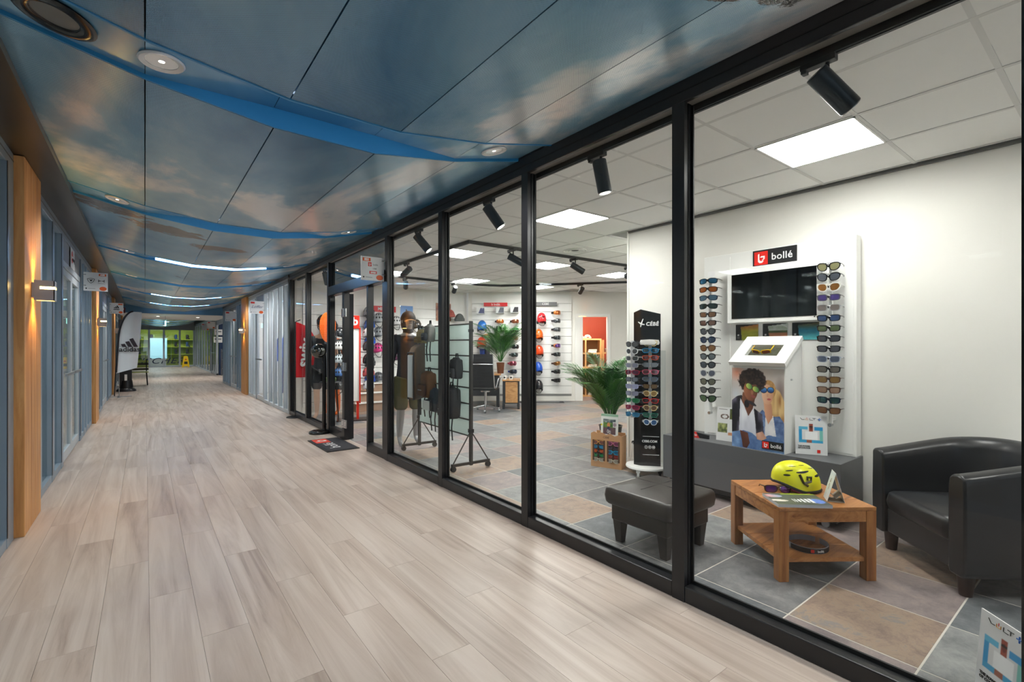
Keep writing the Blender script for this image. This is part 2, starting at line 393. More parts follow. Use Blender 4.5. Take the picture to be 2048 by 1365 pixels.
for bi, s in enumerate(S0):
    for k in range(5):
        y1 = min(S0[bi + 1] if bi + 1 < len(S0) else 20.9, 20.9)
        if s + SW < 20.6: facet('ceiling_panel', k, s + SW, y1, ZS, .022, SKYP)
        facet('recess_panel', k, s - .02, s + SW + .02, [z + .006 for z in ZST], .015, SKYS, .0015)
    # blue upstand of the far panels, standing up to the recess panel
    lit = bi in (5, 7, 8, 9)
    for k in range(5):
        x0, x1 = XS[k], XS[k + 1]
        mb = MB(); y = s + SW - .012
        mb.add([(x0, y, ZS[k]), (x1, y, ZS[k + 1]), (x1, y, ZST[k + 1] + .01), (x0, y, ZST[k] + .01), (x0, y + .008, ZS[k]), (x1, y + .008, ZS[k + 1]), (x1, y + .008, ZST[k + 1] + .01), (x0, y + .008, ZST[k] + .01)],
               [(0, 1, 2, 3), (7, 6, 5, 4), (0, 4, 5, 1), (3, 2, 6, 7)])
        mb.build('edge_profile', LIP, ceil)
        mb2 = MB(); mb2.bx(x0, x1, s - .012, s + .002, -.004, .03)
        vs = [(a, b, (ZS[k] if abs(a - x0) < 1e-4 else ZS[k + 1]) + c) for a, b, c in mb2.v]; mb2.v = vs
        mb2.build('edge_profile', LIP, ceil)
    cv = MB()
    for k in (1, 2, 3):
        x0 = XS[k] + (.1 if k == 1 else 0); x1 = XS[k + 1] - (.1 if k == 3 else 0); za, zb = zprof(x0) + .03, zprof(x1) + .03; y = s + .004; h = .02
        cv.add([(x0, y, za), (x1, y, zb), (x1, y, zb + h), (x0, y, za + h), (x0, y + .006, za), (x1, y + .006, zb), (x1, y + .006, zb + h), (x0, y + .006, za + h)], [(0, 1, 2, 3), (7, 6, 5, 4), (0, 4, 5, 1), (3, 2, 6, 7), (0, 3, 7, 4), (1, 5, 6, 2)])
    cv.build('cove_tube', COVE2, ceil)
    if lit:
        o = MB()
        for k in (1, 2, 3):
            x0 = XS[k] + (.12 if k == 1 else 0); x1 = XS[k + 1] - (.1 if k == 3 else 0)
            za, zb = zprof(x0) + .014, zprof(x1) + .014
            if bi == 5: za, zb = za, zb
            h = .05 if bi == 5 else .032
            y = s + SW - .012
            o.add([(x0, y, za), (x1, y, zb), (x1, y, zb + h), (x0, y, za + h), (x0, y + .01, za), (x1, y + .01, zb), (x1, y + .01, zb + h), (x0, y + .01, za + h)], [(0, 1, 2, 3), (7, 6, 5, 4), (0, 4, 5, 1), (3, 2, 6, 7), (0, 3, 7, 4), (1, 5, 6, 2)])
        tag(o.build('cove_light', COVE), f'pale blue light strip in the {ORD[bi - 3]} ceiling recess along the corridor', 'light strip', 'corridor cove lights')
# flat white ceiling piece and second hammock further down
struct(MB().bx(XL, 2.7, 20.9, 26.0, 2.5, 2.95).build('ceiling', mat('flat_ceiling', (222, 224, 222), .5)))
struct(MB().bx(XL - .1, 2.75, 20.6, 20.9, 2.47, 2.96).build('trim_bulkhead', mat('bulkhead_blue', (92, 138, 168), .45)))
c2 = struct(MB().bx(XL, 2.7, 26.0, YE + .3, 2.9, 2.96).build('ceiling', mat('ceiling_void', (60, 66, 72))))
for j in range(4):
    y0 = 26.05 + j * PER
    for k in range(5):
        o = facet('ceiling_panel', k, y0, min(y0 + PER - .3, YE), ZS, .02, SKYS); o.parent = c2
    o = MB().bx(.2, 1.6, y0 + PER - .28, y0 + PER - .2, 2.66, 2.69).build('cove_light', COVE)
    tag(o, f'white light strip in the far corridor ceiling, {ORD[j]} beyond the flat white ceiling', 'light strip', 'corridor cove lights')
BRONZE = mat('bronze_soffit', (52, 48, 45), .3, .5)
struct(MB().bx(XL - .06, -.515, YB, YE, 2.69, 2.95).build('trim_left', BRONZE))

# ---- glazed sides
FR = {}
def glazing(n, side, xf, y0, y1, posts, doors, fm, gm, ztop=2.69, zh=.11, zs=.07, dep=.07, lower=True):
    """side=-1 left of corridor, +1 right; posts: list of (y centre, width); doors: list of (ya, yb)"""
    sg = side
    w = struct(MB().bx(min(xf, xf + sg * dep), max(xf, xf + sg * dep), y0, y1, ztop - zh, ztop).build(f'window_{n}', fm, None, bevel=.004))
    MB().bx(min(xf, xf + sg * dep), max(xf, xf + sg * dep), y0, y1, ztop - zh * .52, ztop - zh * .46).build('header_groove', BLACK, w).location.x = -sg * .002
    dl = sorted(doors)
    # sill between doors
    ys = y0
    for a, b in dl + [(y1, y1)]:
        if a - ys > .05: MB().bx(min(xf, xf + sg * dep), max(xf, xf + sg * dep), ys, a, 0, zs).build('sill', fm, w, bevel=.003)
        ys = b
    for yc, wd in posts:
        MB().bx(min(xf - sg * .004, xf + sg * dep), max(xf - sg * .004, xf + sg * dep), yc - wd / 2, yc + wd / 2, 0, ztop - zh).build('mullion', fm, w, bevel=.004)
        if wd > .1: MB().bx(xf - sg * .006 - .001, xf - sg * .006 + .001, yc - wd / 2 - .004, yc - wd / 2 + .014, zs, ztop - zh).build('gasket', BLACK, w)
    edges = sorted([(yc - wd / 2, yc + wd / 2) for yc, wd in posts]); cur = y0
    for a, b in edges + [(y1, y1)]:
        if a - cur > .03:
            mid = (a + cur) / 2
            if not any(d0 - .05 < mid < d1 + .05 for d0, d1 in dl):
                xg = xf + sg * dep * .55
                MB().bx(xg - .004, xg + .004, cur, a, zs, ztop - zh).build('pane', gm, w)
        cur = b
    return w
DN = [0]
def leafdoor(xf, side, ya, yb, fm, gm, ztop=2.25, leaves=2, top=2.58, lintel=True):
    DN[0] += 1; sg = side; d = struct(MB().bx(min(xf, xf + sg * .06), max(xf, xf + sg * .06), ya, yb, ztop, ztop + .07).build(f'door_{DN[0]}', fm, None, bevel=.003))
    if lintel: MB().bx(min(xf + sg * .01, xf + sg * .05), max(xf + sg * .01, xf + sg * .05), ya, yb, ztop + .07, top).build('transom_panel', mat('grey_transom', (128, 130, 134), .45, .2), d)
    wl = (yb - ya) / leaves
    for i in range(leaves):
        a, b = ya + i * wl + .004, ya + (i + 1) * wl - .004
        x0, x1 = min(xf + sg * .012, xf + sg * .052), max(xf + sg * .012, xf + sg * .052)
        m = MB(); m.bx(x0, x1, a, a + .08, .01, ztop - .004).bx(x0, x1, b - .08, b, .01, ztop - .004).bx(x0, x1, a + .08, b - .08, .01, .12).bx(x0, x1, a + .08, b - .08, ztop - .09, ztop - .004)
        lf = m.build('door_leaf', fm, d)
        xg = xf + sg * .032
        MB().bx(xg - .004, xg + .004, a + .08, b - .08, .12, ztop - .09).build('pane', gm, lf)
        MB().bx(xf - sg * .02 - .01, xf - sg * .02 + .01, a + .05, b - .05, 1.0, 1.03).build('push_bar', STEEL, lf)
    return d
LMAT = ALU
POSTW = grain_mat('spruce_glulam', [(.25, (148, 96, 52)), (.45, (188, 134, 80)), (.6, (206, 154, 98)), (.8, (218, 172, 118))], 14, .5, 'Z', .12, .35)
LAMPB = mat('lamp_silver', (170, 172, 176), .4, .5)
LAMPE = mat('lamp_glow', (255, 220, 150), .4, emit=(255, 210, 120), es=14)
def timber_post(y0, y1, side, which):
    xf = XL if side < 0 else XR; xo = xf - side * .055; xi = xf + side * .10
    t = thing('timber_post', f'laminated timber post from floor to soffit, {which}', 'post', ((xo + xi) / 2, (y0 + y1) / 2, 0), group='timber posts along the corridor')
    w = y1 - y0; cuts = [0, .38, .62, 1]
    for i in range(3):
        a, b = -w / 2 + w * cuts[i] + .003, -w / 2 + w * cuts[i + 1] - .003
        MB().bx(-abs(xo - xi) / 2, abs(xo - xi) / 2, a, b, 0, 2.688).build('board', POSTW, t, bevel=.004)
    return t
def wall_lamp(x, y, z, side, which, on=True):
    # open box lamp, up and down light
    t = thing('wall_lamp', f'silver box wall lamp with slot, {which}', 'lamp', (x, y, z), group='corridor wall lamps')
    d = -side; w, hh, dp, th = .115, .15, .125, .006
    m = MB(); X0, X1 = sorted((d * .012, d * dp))
    m.bx(X0, X1, -w / 2, -w / 2 + th, -hh / 2, hh / 2); 
    m.bx(X0, X1, w / 2 - th, w / 2, -hh / 2, hh / 2)
    xa, xb = sorted((d * (dp - th), d * dp)); m.bx(xa, xb, -w / 2, w / 2, -hh / 2, .012).bx(xa, xb, -w / 2, w / 2, .032, hh / 2)
    m.build('housing', LAMPB, t)
    xa, xb = sorted((d * .001, d * .012)); MB().bx(xa, xb, -w / 2 - .008, w / 2 + .008, -hh / 2 + .02, hh / 2 - .02).build('back_plate', LAMPB, t)
    xa, xb = sorted((d * .03, d * .10)); MB().bx(xa, xb, -w / 2 + .02, w / 2 - .02, -.03, .03).build('glowing_bulb', LAMPE if on else LAMPB, t)
    xa, xb = sorted((d * (.045), d * (dp + .0012))); 
    MB().bx(xa, xb, -w / 2 - .0012, -w / 2 + .002, .010, .028).build('light_slot', LAMPE if on else LAMPB, t)
    if on:
        for s in (-1, 1):
            spot((x + d * .062, y, z + s * .085), (x + d * .0, y, z + s * 1.0), K_WALL, math.radians(105), .6, (1, .52, .10), .03, 'wall_lamp_light')
    return t
# left side bays
leftbays = [(-4.9, 4.78), (5.45, 10.98), (11.7, 17.2), (17.9, 23.4), (24.1, 30), (30.7, 37.5)]
wn = 0
for bi, (a, b) in enumerate(leftbays):
    wn += 1
    if bi == 0:
        glazing(wn, -1, XL, a, b, [(-3, .12), (-1.2, .12), (.6, .12), (2.2, .12), (3.4, .12), (4.28, .1), (4.66, .2)], [], LMAT, GLASSL)
    elif bi < 4:
        dd = (a + 1.9, a + 3.66)
        glazing(wn, -1, XL, a, b, [(a + .40, .14), (a + 1.14, .15), (a + 1.80, .15), (a + 3.76, .15), (a + 4.2, .07), (a + 4.62, .07), (a + 5.05, .07), (a + 5.42, .08)], [dd], LMAT, GLASSL)
        leafdoor(XL, -1, dd[0], dd[1], ALUL, GLASSL)
    else:
        glazing(wn, -1, XL, a, b, [(a + .1 + k * .75, .12) for k in range(8)], [], LMAT, GLASSL)
    if bi:
        p = (leftbays[bi - 1][1], a)
        timber_post(p[0], p[1], -1, ['', 'the one broadside with the first box lamp', 'next to the sign with shield emblem', 'behind the white feather flag', 'past the feather flag', 'close to the green end shop'][bi])
        if bi < 4: wall_lamp(XL + .056, (p[0] + p[1]) / 2 - .02, 1.77, -1, ['', 'on the timber post by the first glazed bay', 'on the timber post near the shield emblem sign', 'on the timber post behind the feather flag'][bi], bi < 3)
# rooms behind the left side: one long hall
HALL = mat('hall_wall', (186, 190, 190), .8, noise=.1, nscale=.7)
struct(MB().bx(-5.0, -4.9, YB, YE, 0, 2.9).build('wall_left', HALL))
struct(MB().bx(-4.9, XL - .1, YB, YE, -.12, -.012).build('floor', mat('hall_floor', (150, 146, 140), .4, noise=.2, nscale=2)))
struct(MB().bx(-4.9, XL - .07, YB, YE, 2.7, 2.95).build('ceiling', mat('hall_ceiling', (210, 212, 212), .7)))
struct(MB().bx(-4.9, XL - .1, YB - .1, YB, 0, 2.9).build('wall_back', HALL))
struct(MB().bx(-4.9, XL - .1, 11.3, 11.4, 0, 2.7).build('wall_partition', HALL))
struct(MB().bx(-4.9, XL - .1, 17.5, 17.6, 0, 2.7).build('wall_partition', mat('hall_wall2', (150, 158, 160), .8)))
PANELE = mat('panel_glow', (255, 255, 255), .5, emit=(255, 253, 248), es=K_PANEL)
def ceiling_light(x, y, z, label, group, sz=.575):
    t = thing('ceiling_light', label, 'light', (x, y, z), group=group)
    h = sz / 2; m = MB()
    for a in ((-h, h, -h, -h + .012), (-h, h, h - .012, h), (-h, -h + .012, -h, h), (h - .012, h, -h, h)): m.bx(a[0], a[1], a[2], a[3], -.006, .01)
    m.build('frame', WHITE, t); MB().bx(-h + .012, h - .012, -h + .012, h - .012, -.003, .006).build('diffuser', PANELE, t)
    return t
for j, y in enumerate((4.4, 6.4, 8.0, 10.2, 13.0, 15.2)):  # panels added to brighten the hall behind the left glass
    ceiling_light(-2.2 if y > 7 else -3.9, y, 2.694, f'added light panel brightening the room behind the left glazing, {ORD[j]} along the corridor', 'added light panels behind the left glazing')
# ================================================================ STRUCTURE: right side and the sports glasses shop
XW = 4.42                      # display wall of the shop, parallel to the corridor
ZC = 2.66
# storefront of the shop: black frames
sf = struct(MB().bx(XR, XR + .028, -2.4, 10.15, 2.636, 2.76).build('window_7', BLACK, None, bevel=.004))
MB().bx(XR + .028, 2.42, -2.4, 10.15, 2.661, 2.76).build('inner_soffit', mat('brown_grey_soffit', (168, 162, 156), .3, .35), sf)
MB().bx(XR - .004, XR + .004, -2.4, 10.15, 2.690, 2.696).build('header_groove', DARK, sf)
MULL = [-2.37, -1.07, .19, 1.49, 2.79, 4.08, 5.38, 7.645, 8.92, 10.11]
for y in MULL:
    mb = MB().bx(XR, XR + .03, y - .037, y + .037, 0, 2.636); mb.bx(XR + .03, XR + .038, y - .028, y + .028, 0, 2.636); mb.bx(XR + .038, XR + .085, y - .037, y + .037, 0, 2.636)
    mb.build('mullion', BLACK, sf)
for a, b in list(zip(MULL[:6], MULL[1:7])) + [(7.645, 8.92), (8.92, 10.11)]:
    a += .037; b -= .037
    MB().bx(XR, XR + .085, a, b, 0, .085).build('sill', BLACK, sf, bevel=.006)
    MB().bx(XR + .055, XR + .063, a, b, .085, 2.66).build('pane', GLASS, sf)
    m = MB()
    m.bx(XR + .064, XR + .074, a, b, .085, .1).bx(XR + .064, XR + .074, a, a + .012, .1, 2.63).bx(XR + .064, XR + .074, b - .012, b, .1, 2.63)
    m.build('glazing_bead', DARK, sf)
# entrance
DN[0] += 1
d = struct(MB().bx(XR - .02, XR + .10, 5.417, 7.608, 2.115, 2.25).build(f'door_{DN[0]}', BLACK, None, bevel=.004))
tealglass = glass_mat('transom_glass', (.30, .38, .40), base=.55)
MB().bx(XR + .05, XR + .058, 5.417, 7.608, 2.25, 2.636).build('transom_pane', tealglass, d)
for a, b, ww in ((6.90, 7.608, .09), (5.417, 6.03, .10)):
    m = MB(); x0, x1 = XR + .01, XR + .085
    m.bx(x0, x1, a, a + ww, 0, 2.115).bx(x0, x1, b - .05, b, 0, 2.115).bx(x0, x1, a + ww, b - .05, 0, .11)
    p = m.build('side_light', BLACK, d); MB().bx(XR + .045, XR + .053, a + ww, b - .05, .11, 2.115).build('pane', GLASS, p)
# opened leaf, swung into the shop
m = MB(); ang = math.radians(78)
Mx = Matrix.Translation((XR + .12, 6.92, 0)) @ Matrix.Rotation(ang, 4, 'Z')
for q in ((0, .1, -.03, .03, .012, 2.1), (.76, .86, -.03, .03, .012, 2.1), (.1, .76, -.03, .03, .012, .14), (.1, .76, -.03, .03, 2.0, 2.1)): m.bx(*q, M=Mx)
lf = m.build('door_leaf', BLACK, d); MB().bx(.1, .76, -.004, .004, .14, 2.0, M=Mx).build('pane', GLASS, lf)
MB().tube([Mx @ Vector((.8, -.07, .95)), Mx @ Vector((.8, -.07, 1.5))], .014).tube([Mx @ Vector((.8, -.03, 1.0)), Mx @ Vector((.8, -.07, 1.0))], .008).tube([Mx @ Vector((.8, -.03, 1.45)), Mx @ Vector((.8, -.07, 1.45))], .008).build('pull_handle', STEEL, lf, 40)
for z in (.24, 1.05, 1.82):
    m = MB().bx(XR - .004, XR + .012, 6.80, 6.90, z - .06, z + .06).bx(XR - .004, XR + .012, 6.905, 6.99, z - .06, z + .06); m.cyl((XR - .004, 6.902, z - .062), (XR - .004, 6.902, z + .062), .009, n=10)
    for zz in (-.04, .04):
        for yy in (6.83, 6.95): m.cyl((XR - .004, yy, z + zz), (XR - .008, yy, z + zz), .007, n=8)
    m.build('hinge', CHROME, d, bevel=.0015)
# floor of slate tiles (0.513 m grid)
SL = [slate_mat(f'slate_{i}', s) for i, s in enumerate([
    [(.3, (74, 76, 80)), (.5, (112, 112, 114)), (.7, (142, 141, 140))],
    [(.3, (84, 86, 88)), (.5, (126, 127, 128)), (.7, (158, 158, 156))],
    [(.3, (96, 82, 78)), (.46, (140, 120, 108)), (.54, (156, 134, 116)), (.62, (128, 122, 120)), (.75, (150, 146, 142))],
    [(.3, (96, 88, 92)), (.5, (134, 122, 122)), (.7, (164, 146, 138))],
    [(.3, (100, 94, 86)), (.5, (142, 130, 116)), (.7, (140, 139, 137))],
    [(.3, (66, 70, 74)), (.5, (98, 102, 106)), (.7, (130, 132, 134))]])]
TP = .513; TX0, TY0 = 2.568, .56
fl = struct(MB().bx(XR, 10.3, -3.2, 10.2, -.12, -.0008).build('floor', mat('light_grout', (200, 194, 186), .8)))
tmes = []
for i in range(6):
    me = MB().bx(-TP / 2 + .004, TP / 2 - .004, -TP / 2 + .004, TP / 2 - .004, -.012, 0).mesh('tile'); me.materials.append(SL[i]); tmes.append(me)
tl = []
for i in range(-1, 16):
    for j in range(-8, 20):
        x = TX0 + TP * (i + .5); y = TY0 + TP * (j + .5)
        if x - TP / 2 < XR + .0: 
            continue
        if y + TP / 2 > 10.25 or x + TP / 2 > 10.3: continue
        tl.append((x, y))
tl.sort(key=lambda p: p[0] ** 2 + (p[1] - .5) ** 2 + (100 if p[1] < -.4 else 0) + (50 if (p[0] > XW + .2 and p[1] < 3) else 0))
TSEQ = [0, 2, 1, 3, 0, 4, 1, 5, 3, 1, 2, 0, 1]
rests = [MB() for _ in SL]
TOV = {(0, 0): 2, (1, 0): 3, (0, 1): 0, (1, 1): 5, (0, -1): 1, (1, -1): 5, (0, 2): 0, (1, 2): 1, (2, 0): 2, (2, 1): 3, (0, 3): 5, (1, 3): 2, (0, 4): 2, (1, 4): 0, (2, 2): 2, (2, -1): 0}
for k, (x, y) in enumerate(tl):
    i = round(x / TP); j = round(y / TP); mi = TSEQ[(i * 5 + j * 3 + (i * j) % 7) % len(TSEQ)]; mi = TOV.get((int((x - TX0) // TP), int((y - TY0) // TP)), mi)
    if k < 298: put('tile', tmes[mi], fl, 0, (x, y, 0))
    else: rests[mi].bx(x - TP / 2 + .004, x + TP / 2 - .004, y - TP / 2 + .004, y + TP / 2 - .004, -.012, 0)
for i, r in enumerate(rests):
    if r.v: o = r.build('far_tiles', SL[i], fl); o['kind'] = 'stuff'
# narrow row of cut tiles along the storefront
for j in range(-6, 19):
    x0, x1 = XR + .085, TX0 - .004; y = TY0 + TP * j
    if y + TP < 10.2:
        MB().bx(x0, x1, y + .004, y + TP - .004, -.012, 0).build('cut_tile', SL[TSEQ[(j * 4 + 3) % 13]], fl)
# suspended ceiling
GP = .577
ce = struct(MB().bx(XR + .1, 10.4, -3.2, 10.3, ZC + .02, 2.95).build('ceiling', mat('grid_backing', (150, 150, 148), .8)))
CT = mat('mineral_tile', (238, 238, 236), .85, noise=.02, nscale=30, bump=.05, bscale=400)
ctm = MB().bx(-GP / 2 + .012, GP / 2 - .012, -GP / 2 + .012, GP / 2 - .012, .004, .02).mesh('ceiling_tile'); ctm.materials.append(CT)
GX0, GY0 = 3.5, 1.27
LIGHTS = [(i, j) for i in (0, 3, 6) for j in (-4, 0, 4, 8, 12) if not (i > 0 and j < 4)]
lim = 0
for i in range(-1, 13):
    for j in range(-6, 16):
        x, y = GX0 + GP * i, GY0 + GP * j
        if x > XW + .15 and y < 3.6: continue
        if y > 10.2 or x > 10.2 or (i, j) in LIGHTS or (x > 8 and y > 8): continue
        o = put('ceiling_tile', ctm, ce, 0, (x, y, ZC))
        lim += 1
GRID = mat('ceiling_grid', (212, 212, 210), .5)
for i in range(-2, 13):
    x = GX0 + GP * (i + .5); y0 = -3.1 if x < XW + .2 else 3.6
    if 2.4 < x < 10.2: MB().bx(x - .012, x + .012, y0, 10.1, ZC, ZC + .02).build('grid_bar', GRID, ce)
for j in range(-7, 16):
    y = GY0 + GP * (j + .5)
    if y < 10.1: MB().bx(2.4, XW if y < 3.6 else 10.2, y - .012, y + .012, ZC + .0005, ZC + .02).build('grid_bar', GRID, ce)
MB().bx(2.40, 2.93, -3.1, 10.1, ZC + .001, ZC + .02).build('edge_board', CT, ce)
for i, j in LIGHTS:
    where = {0: 'in the storefront row', 3: 'in the middle row', 6: 'in the storeroom row'}[i] + ', ' + {-4: 'behind the armchair corner', 0: 'over the coffee table', 4: 'over the glasses totem and ottoman', 8: 'over the hanging rack', 12: 'over the helmet wall'}[j]
    ceiling_light(GX0 + GP * i, GY0 + GP * j, ZC + .002, 'bright square LED panel ' + where, 'LED panels in the shop ceiling', GP - .01)
# walls
def wallseg(name, p, q, z0=0, z1=2.9, t=.1, m=None):
    p = Vector((p[0], p[1], 0)); q = Vector((q[0], q[1], 0)); dd = (q - p); L_ = dd.length; dd /= L_
    M = Matrix.Translation(p) @ Matrix.Rotation(math.atan2(dd.y, dd.x), 4, 'Z')
    return struct(MB().bx(0, L_, 0, t, z0, z1, M=M).build(name, m or WALLW))
struct(MB().bx(XW, XW + .14, -3.2, 3.563, 0, 2.9).build('wall_right', WALLW))
struct(MB().bx(XW - .012, XW, -3.2, 3.563, 0, .07).build('baseboard_right', WHITE, None, bevel=.003))
struct(MB().bx(XW - .012, XW + .152, 3.563, 3.585, 0, 2.66).build('trim_right', mat('white_corner_profile', (238, 238, 232), .4)))
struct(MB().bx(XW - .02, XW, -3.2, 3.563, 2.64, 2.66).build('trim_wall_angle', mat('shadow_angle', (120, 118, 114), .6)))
struct(MB().bx(XR, XW, -3.3, -3.2, 0, 2.9).build('wall_front', WALLW))
struct(MB().bx(XR - .0, 6.4, 10.15, 10.25, 0, 2.9).build('wall_back', WALLW))
DW = 11.75                                            # depth of the angled wall, seen square-on
def onW(xr, z, off=0):                                 # point on / in front of the angled wall
    D = DW - off; return Vector((S_ * D + C_ * xr, C_ * D - S_ * xr, z))
RW = -TH                                              # its rotation: local x runs along the wall, local -y faces the room
def xw(px): return (px - CXP) * DW / FPX
def zw(py): return H + (HYP - py) * DW / FPX
AX0, AX1, DX0, DX1 = -1.07, 3.9, 1.73, 2.33
for n_, a, b, z0, z1 in (('wall_angled', AX0, DX0, 0, 2.9), ('wall_angled', DX1, AX1, 0, 2.9), ('wall_angled', DX0, DX1, 2.06, 2.9)):
    p = onW(a, 0); q = onW(b, 0); wallseg(n_, p, q, z0, z1, .12)
e = onW(AX1, 0)
struct(MB().bx(e.x, e.x + .1, 3.5, e.y + .1, 0, 2.9).build('wall_far_right', WALLW))
struct(MB().bx(XW + .14, e.x + .1, 3.40, 3.5, 0, 2.9).build('wall_side', WALLW))
fr = bpy.data.objects.new('door_5', None); C.objects.link(fr); struct(fr); fr.location = onW(0, 0); fr.rotation_euler = (0, 0, RW)
for q in ((DX0 - .19, DX0, -.03, .0, 0, 2.13), (DX1, DX1 + .08, -.03, .0, 0, 2.13), (DX0, DX1, -.03, .0, 2.06, 2.13)): MB().bx(*q).build('door_frame', WHITE, fr, bevel=.006)
for q in ((DX0 - .01, DX0, 0, .12, 0, 2.06), (DX1, DX1 + .01, 0, .12, 0, 2.06)): MB().bx(*q).build('jamb', WHITE, fr)
# storeroom behind the door
def wloc(name, kind=None):
    o = bpy.data.objects.new(name, None); C.objects.link(o); o.location = onW(0, 0); o.rotation_euler = (0, 0, RW); return o
TERRA = mat('terracotta_paint', (156, 50, 24), .6)
def sroom(name, q, m):
    o = MB().bx(*q).build(name, m); o.location = onW(0, 0); o.rotation_euler = (0, 0, RW); return struct(o)
sroom('wall_storeroom', (1.2, 4.2, 2.2, 2.3, 0, 2.7), TERRA); sroom('wall_storeroom', (1.2, 1.3, .12, 2.2, 0, 2.7), TERRA); sroom('wall_storeroom', (4.1, 4.2, .12, 2.2, 0, 2.7), mat('terracotta_side', (150, 36, 22), .6))
sroom('floor', (1.0, 4.3, .0, 2.4, -.1, -.002), SL[1]); sroom('ceiling', (1.2, 4.2, .12, 2.3, 2.6, 2.7), WHITEM)
l = bpy.data.lights.new('storeroom_bulb', 'POINT'); l.energy = 42; l.color = (1, .88, .7); l.shadow_soft_size = .1
lo = bpy.data.objects.new('storeroom_bulb', l); C.objects.link(lo); lo.location = onW(2.05, 2.40, -.5)

# ---- neighbouring shops on the right
glazing(8, 1, XR, 10.15, 14.85, [(10.22, .12), (10.62, .06), (11.1, .06), (11.6, .06), (12.1, .06), (12.7, .07), (13.72, .07), (14.1, .05), (14.45, .05), (14.78, .08)], [(12.75, 13.68)], ALUL, GLASSN)
leafdoor(XR, 1, 12.76, 13.67, ALUL, GLASSN, leaves=1)
timber_post(14.85, 15.68, 1, 'between the two grey glazed fronts on the right')
wall_lamp(XR - .056, 15.2, 1.77, 1, 'on the timber post past the black storefront')
glazing(9, 1, XR, 15.68, 20.2, [(15.74, .1), (16.1, .09), (16.5, .09), (16.95, .09), (18.45, .09), (18.9, .09), (19.4, .09), (19.9, .09)], [(17.0, 18.4)], ALU, GLASSN)
leafdoor(XR, 1, 17.01, 18.39, ALUL, GLASSN)
glazing(10, 1, 2.6, 25.7, YE, [(25.76, .12), (26.0, .1), (27.9, .1), (28.5, .1), (30, .1), (31.5, .1), (33, .1), (34.5, .1), (36, .1), (37.4, .1)], [(26.05, 27.85)], ALUL, GLASSN)
leafdoor(2.6, 1, 26.06, 27.84, ALUL, GLASSN)
struct(MB().bx(XR, 2.7, 20.2, 20.3, 0, 2.69).build('wall_return', ALU)); struct(MB().bx(2.6, 2.68, 20.3, 25.7, 2.3, 2.69).build('trim_opening', ALU))
struct(MB().bx(XR - .02, XR + .09, 10.15, 20.2, 2.69, 2.95).build('trim_right_fascia', BRONZE)); struct(MB().bx(2.55, 2.75, 20.3, YE, 2.69, 2.95).build('trim_right_fascia', BRONZE))
NWALL = mat('neighbour_wall', (222, 226, 228), .8)
struct(MB().bx(5.6, 5.7, 10.25, 15.2, 0, 2.8).build('wall_neighbour', NWALL)); struct(MB().bx(XR + .1, 5.7, 15.2, 15.3, 0, 2.8).build('wall_neighbour', NWALL))
struct(MB().bx(XR + .09, 5.7, 10.25, 15.3, -.12, -.005).build('floor', mat('neighbour_floor', (158, 156, 152), .4, noise=.1, nscale=3)))
struct(MB().bx(XR + .09, 5.7, 10.25, 15.3, 2.69, 2.8).build('ceiling', mat('neighbour_ceiling', (228, 230, 232), .8)))
for j, y in enumerate((10.9, 12.0, 13.1, 14.2)): ceiling_light(3.4, y, 2.684, f'square light panel inside the neighbouring shop, {ORD[j]} past the black storefront', 'light panels of the neighbouring shop')
NAVY = mat('navy_wall', (22, 48, 84), .6)
struct(MB().bx(5.6, 5.7, 15.3, YE, 0, 2.8).build('wall_navy', NAVY)); struct(MB().bx(2.7, 5.7, 25.75, 25.85, 0, 2.69).build('wall_navy', NAVY))
struct(MB().bx(2.3, 5.7, 15.3, YE, -.12, -.014).build('floor', mat('neighbour_floor', (158, 156, 152)))); struct(MB().bx(2.7, 5.7, 15.3, 25.75, 2.69, 2.8).build('ceiling', NWALL)); struct(MB().bx(2.75, 5.7, 25.85, YE, 2.69, 2.8).build('ceiling', NWALL))
for j, y in enumerate((17.5, 24.5, 31)): ceiling_light(4.0, y, 2.684, f'square light panel inside the far right shops, {ORD[j]} past the timber post', 'light panels of the far right shops')
# ---- end of the corridor: glass doors of the green shop
GREEN = mat('lime_wall', (122, 142, 18), .6, noise=.15, nscale=1.2)
struct(MB().bx(-2.5, 4.5, YE + 2.6, YE + 2.7, 0, 2.9).build('wall_end', GREEN)); struct(MB().bx(-2.6, -2.5, YE + .1, YE + 2.7, 0, 2.9).build('wall_end_left', GREEN)); struct(MB().bx(4.4, 4.5, YE + .1, YE + 2.7, 0, 2.9).build('wall_end_right', GREEN))
struct(MB().bx(-2.5, 4.5, YE, YE + 2.7, -.12, -.013).build('floor', mat('hall_floor', (150, 146, 140)))); struct(MB().bx(-2.5, 4.5, YE + .05, YE + 2.7, 2.75, 2.9).build('ceiling', NWALL))
w = struct(MB().bx(XL, 2.6, YE, YE + .08, 2.36, 2.9).build('window_11', mat('grey_header', (130, 134, 134), .5)))
GLASSE = glass_mat('end_glass', (.93, .96, .93), base=.08)
for x in (XL + .05, .2, .95, 1.78, 2.55): MB().bx(x - .05, x + .05, YE, YE + .08, 0, 2.36).build('mullion', ALUL, w)
for a, b in ((XL + .1, .15), (.25, .9), (1.0, 1.73), (1.83, 2.5)):
    MB().bx(a, b, YE + .035, YE + .045, .08, 2.36).build('pane', GLASSE, w); MB().bx(a, b, YE + .01, YE + .07, 0, .08).build('sill', ALUL, w)
for j, x in enumerate((.3, 2.0)): ceiling_light(x, YE + 1.3, 2.744, f'light panel inside the lime green end shop, {("on the flag side", "on the yellow sign side")[j]}', 'light panels of the green shop')
text('FISCHER', .52, mat('fischer_ink', (20, 38, 66), .5), w, (.70, YE + .03, .38), shear=.35, space=1.12).scale.x = 1.22
